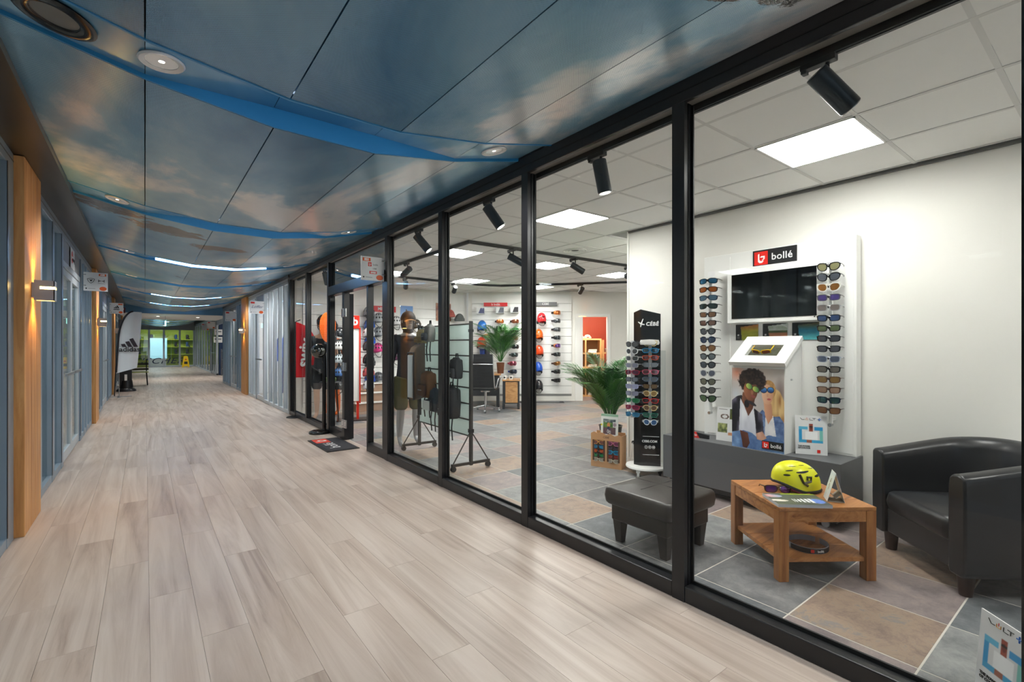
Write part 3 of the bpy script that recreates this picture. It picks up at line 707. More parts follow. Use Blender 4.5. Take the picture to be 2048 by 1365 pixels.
# ================================================================ LIGHT FITTINGS
DLG = mat('downlight_glow', (255, 250, 240), .4, emit=(255, 246, 232), es=5.0)
def rotx(k, x):   # facet slope at x
    for i in range(5):
        if x <= XS[i + 1]: return math.atan2(ZST[i + 1] - ZST[i], XS[i + 1] - XS[i])
    return 0
def downlight(x, y, label):
    z = None
    for i in range(5):
        if XS[i] <= x <= XS[i + 1]: z = ZST[i] + (ZST[i + 1] - ZST[i]) * (x - XS[i]) / (XS[i + 1] - XS[i]) + .006; a = math.atan2(ZST[i + 1] - ZST[i], XS[i + 1] - XS[i])
    t = thing('downlight', label, 'light', (x, y, z), group='recessed corridor downlights'); t.rotation_euler = (0, -a, 0)
    MB().lathe([(.062, -.001), (.088, -.001), (.09, -.006), (.084, -.012), (.064, -.006), (.062, -.001)], 28).build('trim_ring', mat('downlight_ring', (214, 216, 218), .35, .3), t, 40, fix=True)
    MB().lathe([(.064, -.004), (.045, -.001), (.022, -.003)], 24).build('reflector', mat('reflector', (225, 228, 230), .25, .6), t, 60)
    MB().lathe([(.036, -.003), (.0, -.0045)], 16).build('glowing_lens', DLG, t)
    spot((x, y, z - .03), (x, y, 0), K_DOWN, math.radians(140), .7, (1, .97, .93), .05, 'downlight_lamp')
    return t
for bi, s in enumerate(S0):
    if s > 20: continue
    y = s + SW / 2
    nm = ORD[bi] if bi else 'first'
    downlight(1.9, y, f'round recessed downlight in the {ORD[bi]} corridor ceiling recess, storefront side')
    downlight(.06 if bi in (2, 3) else -.2, y, f'round recessed downlight in the {ORD[bi]} corridor ceiling recess, post side')
# round speaker in the recess
t = thing('ceiling_speaker', 'round ceiling speaker with wide black ring in the sky print ceiling', 'speaker', (-.29, 2.5 + SW / 2, 2.703)); t.rotation_euler = (0, math.atan2(.102, .53), 0)
MB().lathe([(.075, -.004), (.13, -.004), (.135, -.012), (.105, -.02), (.08, -.012), (.075, -.004)], 36).build('ring', BLACKG, t, 40, fix=True)
MB().lathe([(.08, -.006), (.04, -.004), (0, -.003)], 30).build('grille', mat('speaker_grille', (120, 122, 122), .5, .4), t)
# further flat ceiling: cylindrical lights are part of the far corridor light
for j, (x, y) in enumerate([(.4, 23.2), (1.7, 23.2), (.9, 29.3), (.9, 34.8)]):
    t = thing('downlight', f'round downlight beyond the bulkhead, {ORD[j]} towards the green end shop', 'light', (x, y, 2.498 if y < 26 else zprof(x) - .002), group='recessed corridor downlights')
    MB().lathe([(.03, 0), (.088, 0), (.09, -.006), (.03, -.004)], 20).build('trim_ring', MATS['downlight_ring'], t); MB().lathe([(.05, -.005), (0, -.006)], 16).build('glowing_lens', DLG, t)
    spot((x, y, 2.46), (x, y, 0), K_DOWN * 2.2, math.radians(150), .7, (1, .97, .93), .05, 'downlight_lamp')
# exit sign
t = thing('exit_sign', 'small hanging exit sign box glowing pale green in the far corridor', 'sign', (.62, 22.6, 2.30))
MB().bx(-.02, .02, -.16, .16, -.19, .0).build('box', mat('exit_glow', (170, 225, 215), .4, emit=(150, 230, 215), es=1.2), t); MB().tube([(0, 0, 0), (0, 0, .2)], .006).build('rod', STEEL, t)
# tracks
TRK = mat('track_black', (20, 20, 21), .45)
def track(pts, label):
    o = MB()
    for a, b in zip(pts, pts[1:]):
        a = Vector((*a, 0)); b = Vector((*b, 0)); d_ = b - a; L_ = d_.length
        M = Matrix.Translation(a) @ Matrix.Rotation(math.atan2(d_.y, d_.x), 4, 'Z')
        o.bx(-.018, L_ + .018, -.018, .018, ZC - .036, ZC + .0, M=M); o.bx(0, L_, -.005, .005, ZC - .040, ZC - .036, M=M)
    return tag(o.build('lighting_track', TRK), label, 'track', 'lighting tracks in the shop')
track([(2.385, -3), (2.385, 10.0)], 'straight black lighting track just inside the storefront glass')
track([(7.8, 5.0), (3.2, 5.06), (3.2, 8.4), (5.6, 8.52), (6.1, 8.36), (7.8, 6.32)], 'black lighting track bent around the middle of the shop ceiling')
SPB = mat('spot_body', (34, 42, 48), .32, .2)
SPL = mat('spot_lens', (255, 250, 240), .2, emit=(255, 248, 236), es=2.5)
def track_spot(x, y, tgt, label, scale=1., ln=.215, watt=K_SPOT, cone=52, arm=.095):
    p = Vector((x, y, ZC - .038))
    t = thing('track_spotlight', label, 'spotlight', p, group='track spotlights in the shop')
    MB().bx(-.02, .02, -.07, .07, -.026, .002).bx(-.016, .016, .045, .068, -.04, -.02).build('adapter', TRK, t, bevel=.003)
    piv = Vector((0, -.035, -.026 - arm)); MB().tube([(0, -.035, -.024), piv], .009, 10).build('arm', TRK, t, 40)
    d_ = (Vector(tgt) - (p + piv)).normalized(); r = .046 * scale
    a = piv - d_ * .07; b = piv + d_ * (ln - .07)
    sd = d_.cross(Vector((0, 0, 1))).normalized(); up = sd.cross(d_)
    a = a - up * 0; 
    bd = MB().cyl(a, b, r, n=28).build('body', SPB, t, 40, bevel=.004)
    m = MB(); m.cyl(b, b + d_ * .002, r * .93, n=24); m.build('rim', CHROME, bd); MB().cyl(b + d_ * .002, b + d_ * .003, r * .78, n=24).build('lens', SPL, bd)
    spot(p + b + d_ * .02, p + b + d_ * 2, watt, math.radians(cone), .6, (1, .98, .95), .03, 'track_spot_lamp')
track_spot(2.385, .87, (3.75, -.15, 0.9), 'black track spotlight above the armchair and coffee table window')
track_spot(2.385, 2.19, (2.85, 1.95, 0), 'black track spotlight above the ottoman window')
track_spot(2.385, 3.45, (3.5, 2.6, .5), 'black track spotlight inside the storefront between ottoman and hanging rack')
track_spot(2.385, 4.80, (3.5, 3.9, .8), 'black track spotlight above the hanging rack window')
track_spot(2.385, 8.25, (3.0, 9.2, 1.0), 'black track spotlight over the helmeted mannequin by the entrance')
track_spot(3.85, 5.045, (6.2, 3.4, 1.0), 'track spotlight over the slate aisle, first along the bent track from its corner')
track_spot(4.98, 5.03, (7.5, 3.6, .8), 'track spotlight over the slate aisle, second along the bent track from its corner')
track_spot(6.2, 5.02, (6.2, 9., 1.2), 'track spotlight hanging beside the partition wall end', ln=.16)
track_spot(3.2, 6.86, (2.6, 9.9, 1.0), 'track spotlight facing the helmet wall above the entrance')
track_spot(3.9, 8.43, (4.6, 10.0, 1.2), 'track spotlight aimed at the helmet wall', ln=.16)
track_spot(5.0, 8.49, (5.4, 10.1, 1.3), 'track spotlight aimed at the corner of the slatted walls', ln=.16)
track_spot(6.5, 7.9, onW(.1, 1.3), 'track spotlight aimed at the goggles under the red header', ln=.16)
track_spot(7.18, 7.06, onW(.9, 1.3), 'track spotlight aimed at the goggles beside the storeroom door', ln=.16)
# vent
t = thing('ceiling_vent', 'round white air diffuser in the shop ceiling', 'vent', (4.70, 4.72, ZC + .004))
for r in (.14, .1, .06): MB().lathe([(r, 0), (r + .02, -.012), (r + .026, -.008), (r + .012, .002), (r, 0)], 28).build('ring', WHITE, t, 50, fix=True)
MB().lathe([(0, -.006), (.05, -.004), (.05, .0)], 20).build('core', mat('vent_dark', (70, 70, 70), .6), t)
# ================================================================ CORRIDOR THINGS
SIGNW = mat('sign_white', (222, 224, 226), .4)
def b_logo(mb, cx, cz, s, y=0, mi=0, th=.0012):
    """the angular b mark, drawn in the xz plane facing -y, s = height"""
    P1 = [(-.30, .42), (-.16, .5), (-.16, -.16), (-.02, -.30), (.30, -.30), (.12, -.5), (-.14, -.5), (-.30, -.36)]
    P2 = [(-.10, .10), (.04, .22), (.40, .22), (.40, -.08), (.16, -.30), (.10, -.24), (.24, -.08), (.24, .06), (-.02, .06)]
    for P in (P1, P2):
        M = Matrix.Translation((cx, y, cz)) @ Matrix.Rotation(PI / 2, 4, 'X')
        mb.prism([(p[0] * s, p[1] * s) for p in P], 0, th, mi, M)
    return mb
ORI = mat('sign_orange', (226, 96, 36), .45)
def blade_sign(x_wall, y, side, zc, label, draw, s=.275):
    """small square sign standing out from the glazing, faces -y"""
    d = -side; xc = x_wall + d * (s / 2 + .012)
    t = thing('projecting_sign', label, 'sign', (xc, y, zc), group='projecting shop signs')
    MB().bx(-s / 2, s / 2, 0, .006, -s / 2, s / 2).build('plate', SIGNW, t)
    m = MB()
    for z in (-.06, .1): m.tube([(-d * (s / 2 - .02), -.004, z), (-d * (s / 2 + .03), -.004, z)], .005, 8).cyl((-d * (s / 2 - .02), -.006, z), (-d * (s / 2 - .02), .01, z), .009, n=10)
    m.build('stand_off', STEEL, t)
    draw(t, s); return t
def common(t, s, rx=.2):
    m = MB(); M = Matrix.Translation((s * .30, -.001, -s * .36)) @ Matrix.Rotation(PI / 2, 4, 'X')
    m.prism([(s * .15 * math.cos(a * PI / 12), s * .11 * math.sin(a * PI / 12)) for a in range(24)], 0, .001, 0, M); m.build('round_sticker', ORI, t)
    MB().bx(-s * .42, -s * .36, -.0015, 0, -s * .40, -s * .34).build('small_mark', BLACKI, t); MB().bx(-s * .31, -s * .02, -.0015, 0, -s * .38, -s * .36).build('small_print', mat('grey_ink', (130, 134, 138), .5), t)
def d_uvex(t, s):
    common(t, s); MB().bx(-s * .43, -s * .09, -.001, 0, s * .30, s * .44).build('number_box', ORI, t); text('B21', s * .13, WHITEI, t, (-s * .26, -.002, s * .37), bold=.002)
    m = MB().bx(-s * .2, -s * .05, -.001, 0, s * .09, s * .26); m.build('red_square', RED, t); b_logo(MB(), -s * .125, s * .175, s * .12, -.0012).build('b_mark', WHITEI, t)
    text('bollé', s * .11, mat('grey_ink', (130, 134, 138)), t, (s * .12, -.001, s * .17)); text('CÉBÉ', s * .075, BLACKI, t, (s * .08, -.001, s * .0), shear=.2)
    MB().bx(-s * .14, s * .18, -.001, 0, -s * .22, -s * .10).build('red_bar', RED, t); text('uvex', s * .12, WHITEI, t, (s * .02, -.002, -s * .155), bold=.002)
blade_sign(XR, 5.41, 1, 2.245, 'white square sign with red b mark and red bar above the shop entrance', d_uvex)
def d_shield(t, s):
    common(t, s); MB().bx(s * .12, s * .43, -.001, 0, s * .32, s * .44).build('number_box', ORI, t); text('A08', s * .11, WHITEI, t, (s * .275, -.002, s * .38), bold=.002)
    m = MB(); M = Matrix.Translation((-s * .20, -.001, s * .06)) @ Matrix.Rotation(PI / 2, 4, 'X'); r = s * .15
    out = [(-r, r * .55), (0, r * .8), (r, r * .55), (r * .7, -.35 * r), (0, -r), (-r * .7, -.35 * r)]
    for a, b in zip(out, out[1:] + out[:1]): m.tube([M @ Vector((*a, 0)), M @ Vector((*b, 0))], s * .011, 6)
    m.tube([M @ Vector((-r * .3, r * .3, 0)), M @ Vector((0, -r * .3, 0)), M @ Vector((r * .35, r * .35, 0))], s * .02, 6).tube([M @ Vector((0, -r * .3, 0)), M @ Vector((.0, r * .2, 0))], s * .016, 6)
    m.build('shield_emblem', BLACKI, t)
    m = MB()
    for sx in (-1, 1):
        pts = [(sx * s * .02 + s * .23, s * .055), (sx * s * .1 + s * .23, s * .055), (sx * s * .12 + s * .23, s * .09), (sx * s * .11 + s * .23, s * .12)]
        m.tube([(p[0], -.001, p[1]) for p in pts], s * .016, 6); m.tube([(p[0], -.001, s * .11 - p[1]) for p in pts], s * .016, 6)
    m.build('crossed_emblem', BLACKI, t); MB().bx(s * .08, s * .38, -.001, 0, -s * .09, -s * .08).build('rule', BLACKI, t)
blade_sign(XL, 9.42, -1, 2.30, 'white square sign with shield and crossed emblem on the left glazing', d_shield)
def stripes(t, s, cz, m_, y=-.001):
    m = MB(); M = Matrix.Translation((0, y, cz)) @ Matrix.Rotation(PI / 2, 4, 'X')
    for i, hh in enumerate((.34, .62, .95)):
        x0 = -.5 + i * .30; hgt = hh * .62; sl = .5 * hgt * .9
        m.prism([(s * (x0 + .12 - 0), 0), (s * (x0 + .34), 0), (s * (x0 + .34 - sl), s * hgt), (s * (x0 + .14 - sl), s * hgt * .86)], 0, .001, 0, M)
    return m.build('striped_emblem', m_, t)
def d_adi(t, s):
    common(t, s); MB().bx(s * .12, s * .43, -.001, 0, s * .32, s * .44).build('number_box', ORI, t); stripes(t, s * .45, s * .0, BLACKI); text('adidas', s * .17, BLACKI, t, (0, -.001, -s * .09), bold=.002)
blade_sign(XL, 15.95, -1, 2.31, 'white square sign with slanted stripes emblem on the left glazing', d_adi)
def d_script(t, s):
    common(t, s); MB().bx(-s * .43, -s * .15, -.001, 0, s * .30, s * .43).build('number_box', RED, t); text('Löffler', s * .30, mat('blue_ink', (34, 70, 120), .5), t, (0, -.001, s * .05), shear=.5)
blade_sign(XR, 12.6, 1, 2.25, 'white square sign with blue script lettering beside the grey glass door', d_script, .3)
def d_plain(t, s):
    common(t, s); MB().bx(-s * .43, -s * .15, -.001, 0, s * .30, s * .43).build('number_box', RED, t)
blade_sign(XR, 16.9, 1, 2.25, 'white square sign past the right timber post', d_plain, .3)
blade_sign(2.6, 26.0, 1, 2.3, 'white square sign beyond the bulkhead on the right', d_plain, .32); blade_sign(2.6, 28.6, 1, 2.3, 'white square sign furthest down the right side', d_plain, .34)
# flat sign over the left door
t = thing('door_sign', 'white sign with red round mark over the left glass doors', 'sign', (XL + .004, 8.2, 2.44), PI / 2)
MB().bx(-.20, .20, 0, .004, -.12, .13).build('plate', SIGNW, t)
MB().lathe([(.0, 0), (.075, 0), (.075, .002), (0, .002)], 24).xf(Matrix.Translation((-.06, 0, .02)) @ Matrix.Rotation(PI / 2, 4, 'X')).build('red_disc', RED, t); text('oneway', .075, BLACKI, t, (.05, -.003, -.0), bold=.002); MB().bx(-.13, .03, -.003, 0, .0, .03).build('white_bar', WHITEI, t)
t = thing('door_sign', 'small dark red and white pennant sign above the feather flag', 'sign', (XL + .10, 18.6, 2.36))
MB().bx(-.10, .16, 0, .01, -.02, .14).build('plate', mat('maroon', (96, 30, 40), .5), t); MB().prism([(-.06, .1), (.10, .1), (.06, -.01), (-.01, -.01)], 0, .002, 0, Matrix.Translation((.03, -.002, .01)) @ Matrix.Rotation(PI / 2, 4, 'X')).build('emblem', WHITEI, t)

# ---- feather flag
t = thing('feather_flag', 'white feather flag with striped emblem and black edge on a pole', 'flag', (-.56, 16.3, 0), math.radians(3))
pole = [(-.075 + .10 * (k / 30) ** 1.2, 0, .03 + 2.0 * k / 30) for k in range(22)]
top = pole[-1]
for k in range(1, 13): a = k / 12 * 1.5; pole.append((top[0] + .30 * (1 - math.cos(a)) + .03 * k / 12, 0, top[2] + .78 * math.sin(a)))
zmax = max(p[2] for p in pole); sc = 2.27 / zmax; pole = [(p[0], p[1], p[2] * sc) for p in pole]
def px_at(z):
    for a, b in zip(pole, pole[1:]):
        if a[2] <= z <= b[2]: return a[0] + (b[0] - a[0]) * (z - a[2]) / (b[2] - a[2] + 1e-9)
    return pole[-1][0]
FW = mat('flag_cloth', (206, 212, 218), .7, noise=.04, nscale=4)
def ff(u, v):
    z0 = .62; z = z0 + v * (2.255 - z0); xl = px_at(z); xrr = .39 + .11 * v ** .8 - .03 * max(0, v - .9) * 10 * .3
    xrr = max(xrr, xl + .002); low = (.14 * u) if v == 0 else .14 * u * (1 - v)
    return (xl + (xrr - xl) * u, .03 * math.sin(u * 7 + v * 2) * u, z + low)
def pfold(u): return ff(u, .55)[1]
fb = MB(); fb.grid(ff, 20, 34); n0 = len(fb.v); fb.grid(lambda u, v: tuple(Vector(ff(u, v)) + Vector((0, .004, 0))), 20, 34, flip=True)
fb.build('cloth', FW, t, 180)
MB().tube(pole, .013, 8).build('pole', BLACK, t, 60)
sl = MB(); sl.tube([(p[0] + .012, p[1] - .002, p[2]) for p in pole if p[2] > .62], .021, 8); sl.build('black_sleeve', mat('flag_black', (22, 24, 34), .7), t, 60)
stripes(t, .40, 1.32, mat('flag_ink', (36, 28, 40), .6), -.038).location.x = .235
text('adidas', .175, BLACKI, t, (.235, -.05, 1.25), bold=.004)
MB().tube([(.02, 0, .02), (.02, 0, .64)], .009, 6).bx(-.16, .28, -.02, .02, 0, .015).bx(-.02, .04, -.28, .28, 0, .014).build('cross_base', STEEL, t)
# ---- bench and black display stand behind the flag
t = thing('bench', 'slatted bench with lime and dark slats and black legs behind the feather flag', 'bench', (-.12, 20.9, 0))
LIME = mat('lime_slat', (176, 186, 92), .5); DKW = mat('dark_slat', (66, 58, 46), .6)
for i in range(5): MB().bx(-.5, .22, -.22 + i * .09, -.155 + i * .09, .43, .455).build('slat', LIME if i % 2 == 0 else DKW, t, bevel=.003)
for i in range(4): MB().bx(-.5, .22, .24 + i * .02, .262 + i * .02, .50 + i * .09, .565 + i * .09).build('back_slat', LIME if i % 2 else DKW, t, bevel=.003)
for x in (-.42, .16):
    for s, yy in ((-1, -.2), (1, .2)):
        MB().tube([(x, yy, .43), (x + .03, yy + s * .06, .0)], .022, 6).build('leg', BLACK, t)
    MB().tube([(x, .2, .43), (x, .32, .88)], .016, 6).build('back_support', BLACK, t)
t = thing('display_column', 'tall black display column with flared foot behind the feather flag', 'display stand', (-.44, 18.3, 0))
MB().bx(-.17, .13, -.1, .1, .1, 2.12).build('body', mat('column_black', (18, 18, 20), .5), t, bevel=.01); MB().lathe([(.24, 0), (.23, .05), (.17, .1), (.14, .32)], 20).build('foot', BLACK, t, 40); MB().bx(-.04, .02, -.13, -.1, .2, .5).build('white_strip', WHITE, t)
# ---- wet floor sign
t = thing('wet_floor_sign', 'yellow folding caution sign standing before the green end shop', 'warning sign', onZ(372, 735, 0) + Vector((0, .2, 0)))
YEL = mat('caution_yellow', (246, 202, 8), .45)
for s in (-1, 1):
    Mx = Matrix.Rotation(-s * .17, 4, 'X'); m = MB(); Mx = Matrix.Translation((0, s * .13, 0)) @ Matrix.Rotation(s * .19, 4, 'X')
    m.prism([(-.2, 0), (-.12, 0), (-.1, .06), (.1, .06), (.12, 0), (.2, 0), (.11, .68), (.05, .72), (-.05, .72), (-.11, .68)], -.01, .01, 0, Mx @ Matrix.Rotation(PI / 2, 4, 'X')); m.build('panel', YEL, t)
    if s < 0: MB().bx(-.09, .09, -.014, -.0, .2, .36, M=Mx).build('black_print', BLACKI, t); MB().prism([(-.06, .45), (.06, .45), (0, .56)], .010, .013, 0, Mx @ Matrix.Rotation(PI / 2, 4, 'X')).build('red_triangle', RED, t)
# ---- ball on stand
p = onZ(636, 867, 0)
t = thing('ball_stand', 'black floor stand with mirrored black ball beside the shop entrance', 'stand', (p.x + .02, p.y - .02, 0))
MB().lathe([(.0, 0), (.155, 0), (.16, .015), (.15, .035), (.11, .05), (.05, .058), (0, .06)], 36).build('base', BLACKG, t, 50)
MB().tube([(.06, -.02, .05), (.06, -.02, 1.36)], .028, 20).build('pole', BLACKG, t, 50)
MB().sph((-.03, -.05, 1.27), .112, 32, 20).build('ball', mat('dark_mirror_ball', (92, 94, 92), .08, .9), t, 180); MB().bx(.02, .09, -.05, .0, 1.3, 1.38).build('clamp', BLACK, t, bevel=.004)
# ---- door mat
t = thing('door_mat', 'dark grey logo doormat with red square in front of the shop entrance', 'mat', (2.055, 6.69, 0), PI / 2)
MB().bx(-.46, .46, -.19, .23, 0, .010).build('rubber_edge', DARK, t, bevel=.003); MB().bx(-.43, .43, -.165, .205, .010, .013).build('pile', mat('mat_pile', (44, 44, 50), .95, noise=.3, nscale=300), t)
MB().bx(-.06, .22, .0, .19, .013, .0138).build('red_square', mat('mat_red', (206, 60, 40), .9), t).location = (.2, 0, 0)
o = b_logo(MB(), 0, 0, .15, 0).build('b_mark', mat('mat_white', (205, 205, 205), .9), t); o.rotation_euler = (-PI / 2, 0, 0); o.location = (.28, .1, .0142)
text('bollé', .2, MATS['mat_white'], t, (-.10, .06, .0145), (0, 0, 0), .0004)
# ---- hanging suits and sign inside the neighbouring shop
def suit(x, y, c1, c2, label, hz=1.75):
    t = thing('ski_suit', label, 'suit', (x, y, 0), PI / 2 * .3, 'ski suits in the neighbouring shop')
    m1 = mat(f'suit_{c1}', c1, .7, noise=.35, nscale=9); m2 = mat(f'suit_{c2}', c2, .7, noise=.3, nscale=8)
    MB().lathe([(.06, 0), (.09, .08), (.20, .12), (.19, .35), (.16, .62), (.02, .62)], 16, (0, 0, hz - .74 - .0), sy=.55).xf(Matrix.Translation((0, 0, 2 * hz - 1.48 + .74)) @ Matrix.Scale(-1, 4, (0, 0, 1)) @ Matrix.Translation((0, 0, .12))).build('jacket', m1, t, 60)
    for s in (-1, 1):
        MB().tube([(s * .17, 0, hz - .22), (s * .25, .02, hz - .5), (s * .25, -.02, hz - .78)], [.06, .055, .04], 10).build('sleeve', m1, t, 60); MB().tube([(s * .08, 0, hz - .7), (s * .1, 0, .55), (s * .1, 0, .16)], [.09, .075, .06], 10).build('trouser_leg', m2, t, 60)
    MB().tube([(0, 0, .0), (0, 0, hz - .05)], .012, 6).lathe([(.17, 0), (.16, .015), (0, .02)], 16).build('display_stand', STEEL, t)
suit(2.85, 13.2, (24, 74, 178), (20, 40, 120), 'royal blue ski suit behind the grey glass door'); suit(3.3, 12.6, (150, 150, 210), (70, 60, 150), 'blue and white patterned ski suit behind the grey mullions'); suit(2.8, 11.4, (190, 40, 70), (200, 160, 190), 'red and pink ski suit next to the black storefront')
t = thing('wall_sign', 'white light board with blue and green capital letters in the neighbouring shop', 'sign', (3.2, 12.6, 2.15), math.radians(-60))
MB().bx(-.62, .62, 0, .03, -.14, .14).build('board', mat('board_pale', (214, 228, 236), .4), t); text('SALOMON', .22, mat('blue_letters', (28, 110, 170), .4), t, (0, -.003, 0.0), depth=.004, bold=.003); MB().bx(-.62, .62, -.002, 0, -.14, -.10).build('green_stripe', mat('green_stripe', (40, 150, 90), .4), t); MB().tube([(-.5, .02, .14), (-.5, .02, .535)], .004, 6).tube([(.5, .02, .14), (.5, .02, .535)], .004, 6).build('hanger', STEEL, t)
for j, (x, y, c) in enumerate([(3.3, 10.75, (40, 84, 150)), (3.05, 12.0, (60, 120, 190))]):
    t = thing('display_box', f'blue display box on the floor of the neighbouring shop, {("near the red suit", "near the patterned suit")[j]}', 'box', (x, y, 0))
    MB().bx(-.2, .2, -.25, .25, 0, .36).build('body', mat(f'dbox{j}', c, .5), t, bevel=.006); MB().bx(-.205, -.2, -.2, .2, .12, .24).build('white_print', WHITEI, t)
# white notices in the dark blue shop
for j, (px, py, w_) in enumerate([(437, 665, .3), (436, 680, .34)]):
    p = onY(px, py, 25.73); t = thing('notice', f'white notice on the dark blue wall beyond the far opening, {("upper", "lower")[j]} of two', 'notice', p); MB().bx(-w_ / 2, w_ / 2, -.004, .012, -.13, .13).build('sheet', WHITE, t); MB().bx(-w_ / 2 + .04, w_ / 2 - .04, -.006, -.003, .0, .06).build('print', mat('grey_ink', (130, 134, 138)), t)
t = thing('shoe_rack', 'metal rack in the dark blue shop at the far opening', 'rack', (3.0, 25.3, 0))
for z in (.3, .7, 1.1): MB().bx(-.25, .25, -.15, .15, z, z + .02).build('shelf', STEEL, t)
for x in (-.24, .24):
    for yy in (-.14, .14): MB().tube([(x, yy, 0), (x, yy, 1.2)], .012, 6).build('leg', STEEL, t)

# ---- shelves with boots inside the green end shop
for j, z in enumerate((.75, 1.25, 1.75)):
    t = thing('wall_shelf', f'lime wall shelf in the end shop, {("lowest", "middle", "highest")[j]} of three', 'shelf', (1.2, YE + 2.45, z), group='shelves of the end shop'); MB().bx(-2.4, 1.9, -.16, .14, 0, .03).build('board', mat('lime_shelf', (176, 190, 60), .5), t); MB().bx(-2.3, -2.26, .0, .14, -.12, 0).bx(1.7, 1.74, 0, .14, -.12, 0).build('bracket', STEEL, t)
    for i in range(6):
        o = thing('ski_boot', f'dark ski boot on the {("lowest", "middle", "highest")[j]} end shop shelf, {ORD[i]} counted from the flag side', 'boot', (-.95 + i * .66, YE + 2.42, z + .0305), .3 * (i % 3), 'ski boots in the end shop')
        bm_ = mat(('boot_dark', 'boot_blue')[(i + j) % 3 == 0], ((34, 36, 40), (30, 60, 110))[(i + j) % 3 == 0], .4); MB().bx(-.06, .06, -.15, .13, 0, .1).build('foot', bm_, o, bevel=.03); MB().lathe([(.07, 0), (.085, .12), (.07, .24), (0, .24)], 14, (0, .05, .09)).build('shaft', bm_, o, 50)
t = thing('cyan_glow_panel', 'pale blue glowing panel put in for a patch of light inside the lime green end shop', 'screen', (.62, YE + 1.9, .5)); MB().bx(-.45, .55, 0, .05, 0, 1.35).build('panel', mat('cyan_light_patch', (150, 200, 214), .5, emit=(140, 200, 220), es=.35), t, bevel=.01); MB().bx(-.4, .5, -.05, .1, -.5, 0).build('foot', ALUL, t)  # glowing panel put in for a cyan patch of light
# ================================================================ SUNGLASSES, GOGGLES, HELMETS
def sup(w, h, n, k, cnt=22, drop=0., taper=0.):
    pts = []
    for i in range(cnt):
        a = 2 * PI * i / cnt; c, s = math.cos(a), math.sin(a)
        x = math.copysign(abs(c) ** (2 / n), c) * w / 2; z = math.copysign(abs(s) ** (2 / n), s) * h / 2
        x *= 1 + taper * z / h; z += drop * x * (1 if z < 0 else .3)
        pts.append((x * k, z * k))
    return pts
GST = {'round': (.053, .050, 2.2, .10, .10), 'rect': (.057, .041, 3.6, .05, .12), 'aviator': (.057, .052, 2.4, .22, .25), 'sport': (.064, .042, 2.8, -.10, .2)}
GM = {}
def glasses_mesh(style):
    if style in GM: return GM[style]
    w, h, n, drop, taper = GST[style]; wrap = 3.6 if style == 'sport' else 2.2
    bend = lambda x, y, z: (x, y - wrap * x * x, z)
    fr = MB(); res = {}
    for s in (-1, 1):
        cx = s * (.5 * w + .009)
        o = [(cx + s * p[0], p[1]) for p in sup(w, h, n, 1.14, drop=drop, taper=taper)]; i_ = [(cx + s * p[0], p[1]) for p in sup(w, h, n, .94, drop=drop, taper=taper)]
        N_ = len(o); vs = [bend(x, .002, z) for x, z in o] + [bend(x, .002, z) for x, z in i_] + [bend(x, -.0035, z) for x, z in o] + [bend(x, -.0035, z) for x, z in i_]; fs = []
        for k in range(N_):
            j = (k + 1) % N_; fs += [(k, j, N_ + j, N_ + k), (2 * N_ + j, 2 * N_ + k, 3 * N_ + k, 3 * N_ + j), (k, 2 * N_ + k, 2 * N_ + j, j), (N_ + j, 3 * N_ + j, 3 * N_ + k, N_ + k)]
        fr.add(vs, fs)
        le = MB(); vs = [bend(x, -.001, z) for x, z in i_] + [bend(cx, .003, 0)]; le.add(vs, [(k, (k + 1) % N_, N_) for k in range(N_)])
        vs2 = [(x, y - .0015, z) for x, y, z in vs]; le.add(vs2, [((k + 1) % N_, k, N_) for k in range(N_)])
        res['lens_l' if s < 0 else 'lens_r'] = le.mesh('lens', 180)
        xe = s * (w + .013); ye = -wrap * xe * xe
        tm = MB(); tm.tube([(xe, ye + .002, h * .3), (xe + s * .003, ye - .03, h * .3), (xe + s * .002, ye - .085, h * .26), (xe - s * .004, ye - .118, h * .05), (xe - s * .006, ye - .13, -h * .2)], [.0042, .0042, .0032, .0034, .003], 6)
        res['t_l' if s < 0 else 't_r'] = tm.mesh('temple', 60)
    fr.tube([bend(-.014, .0, h * .22), bend(0, .003, h * .3), bend(.014, .0, h * .22)], .0032, 6)
    if style == 'aviator': fr.tube([bend(-.02, 0, h * .46), bend(.02, 0, h * .46)], .0018, 6)
    res['frame'] = fr.mesh('frame', 50); GM[style] = res; return res
def glossy(c, r=.08): return mat('gl_%d_%d_%d' % tuple(c), c, r, .0, coat=.5)
def lensmat(c, mir):
    g_ = sum(c) / 3; c = tuple(int(v * .8 + g_ * .2) for v in c)
    return mat('ln_%d_%d_%d' % tuple(c), c, .06, .65 if mir else .15, coat=.6)
def sunglasses(M, style, fc, lc, label, group, mir=False, scale=1.):
    """M: matrix with local -y... front faces +y, x to the wearer's right"""
    t = thing('sunglasses', label, 'sunglasses', group=group, M=M @ Matrix.Scale(scale, 4))
    g = glasses_mesh(style); f = glossy(fc); l_ = lensmat(lc, mir)
    put('frame', g['frame'], t, material=f); put('lens', g['lens_l'], t, material=l_); put('lens', g['lens_r'], t, material=l_); put('temple', g['t_l'], t, material=f); put('temple', g['t_r'], t, material=f)
    return t
def facing(p, dirx, diry, tilt=0):
    """matrix whose +y looks along (dirx, diry) horizontally"""
    a = math.atan2(diry, dirx) - PI / 2
    return Matrix.Translation(p) @ Matrix.Rotation(a, 4, 'Z') @ Matrix.Rotation(tilt, 4, 'X')
GOG = {}
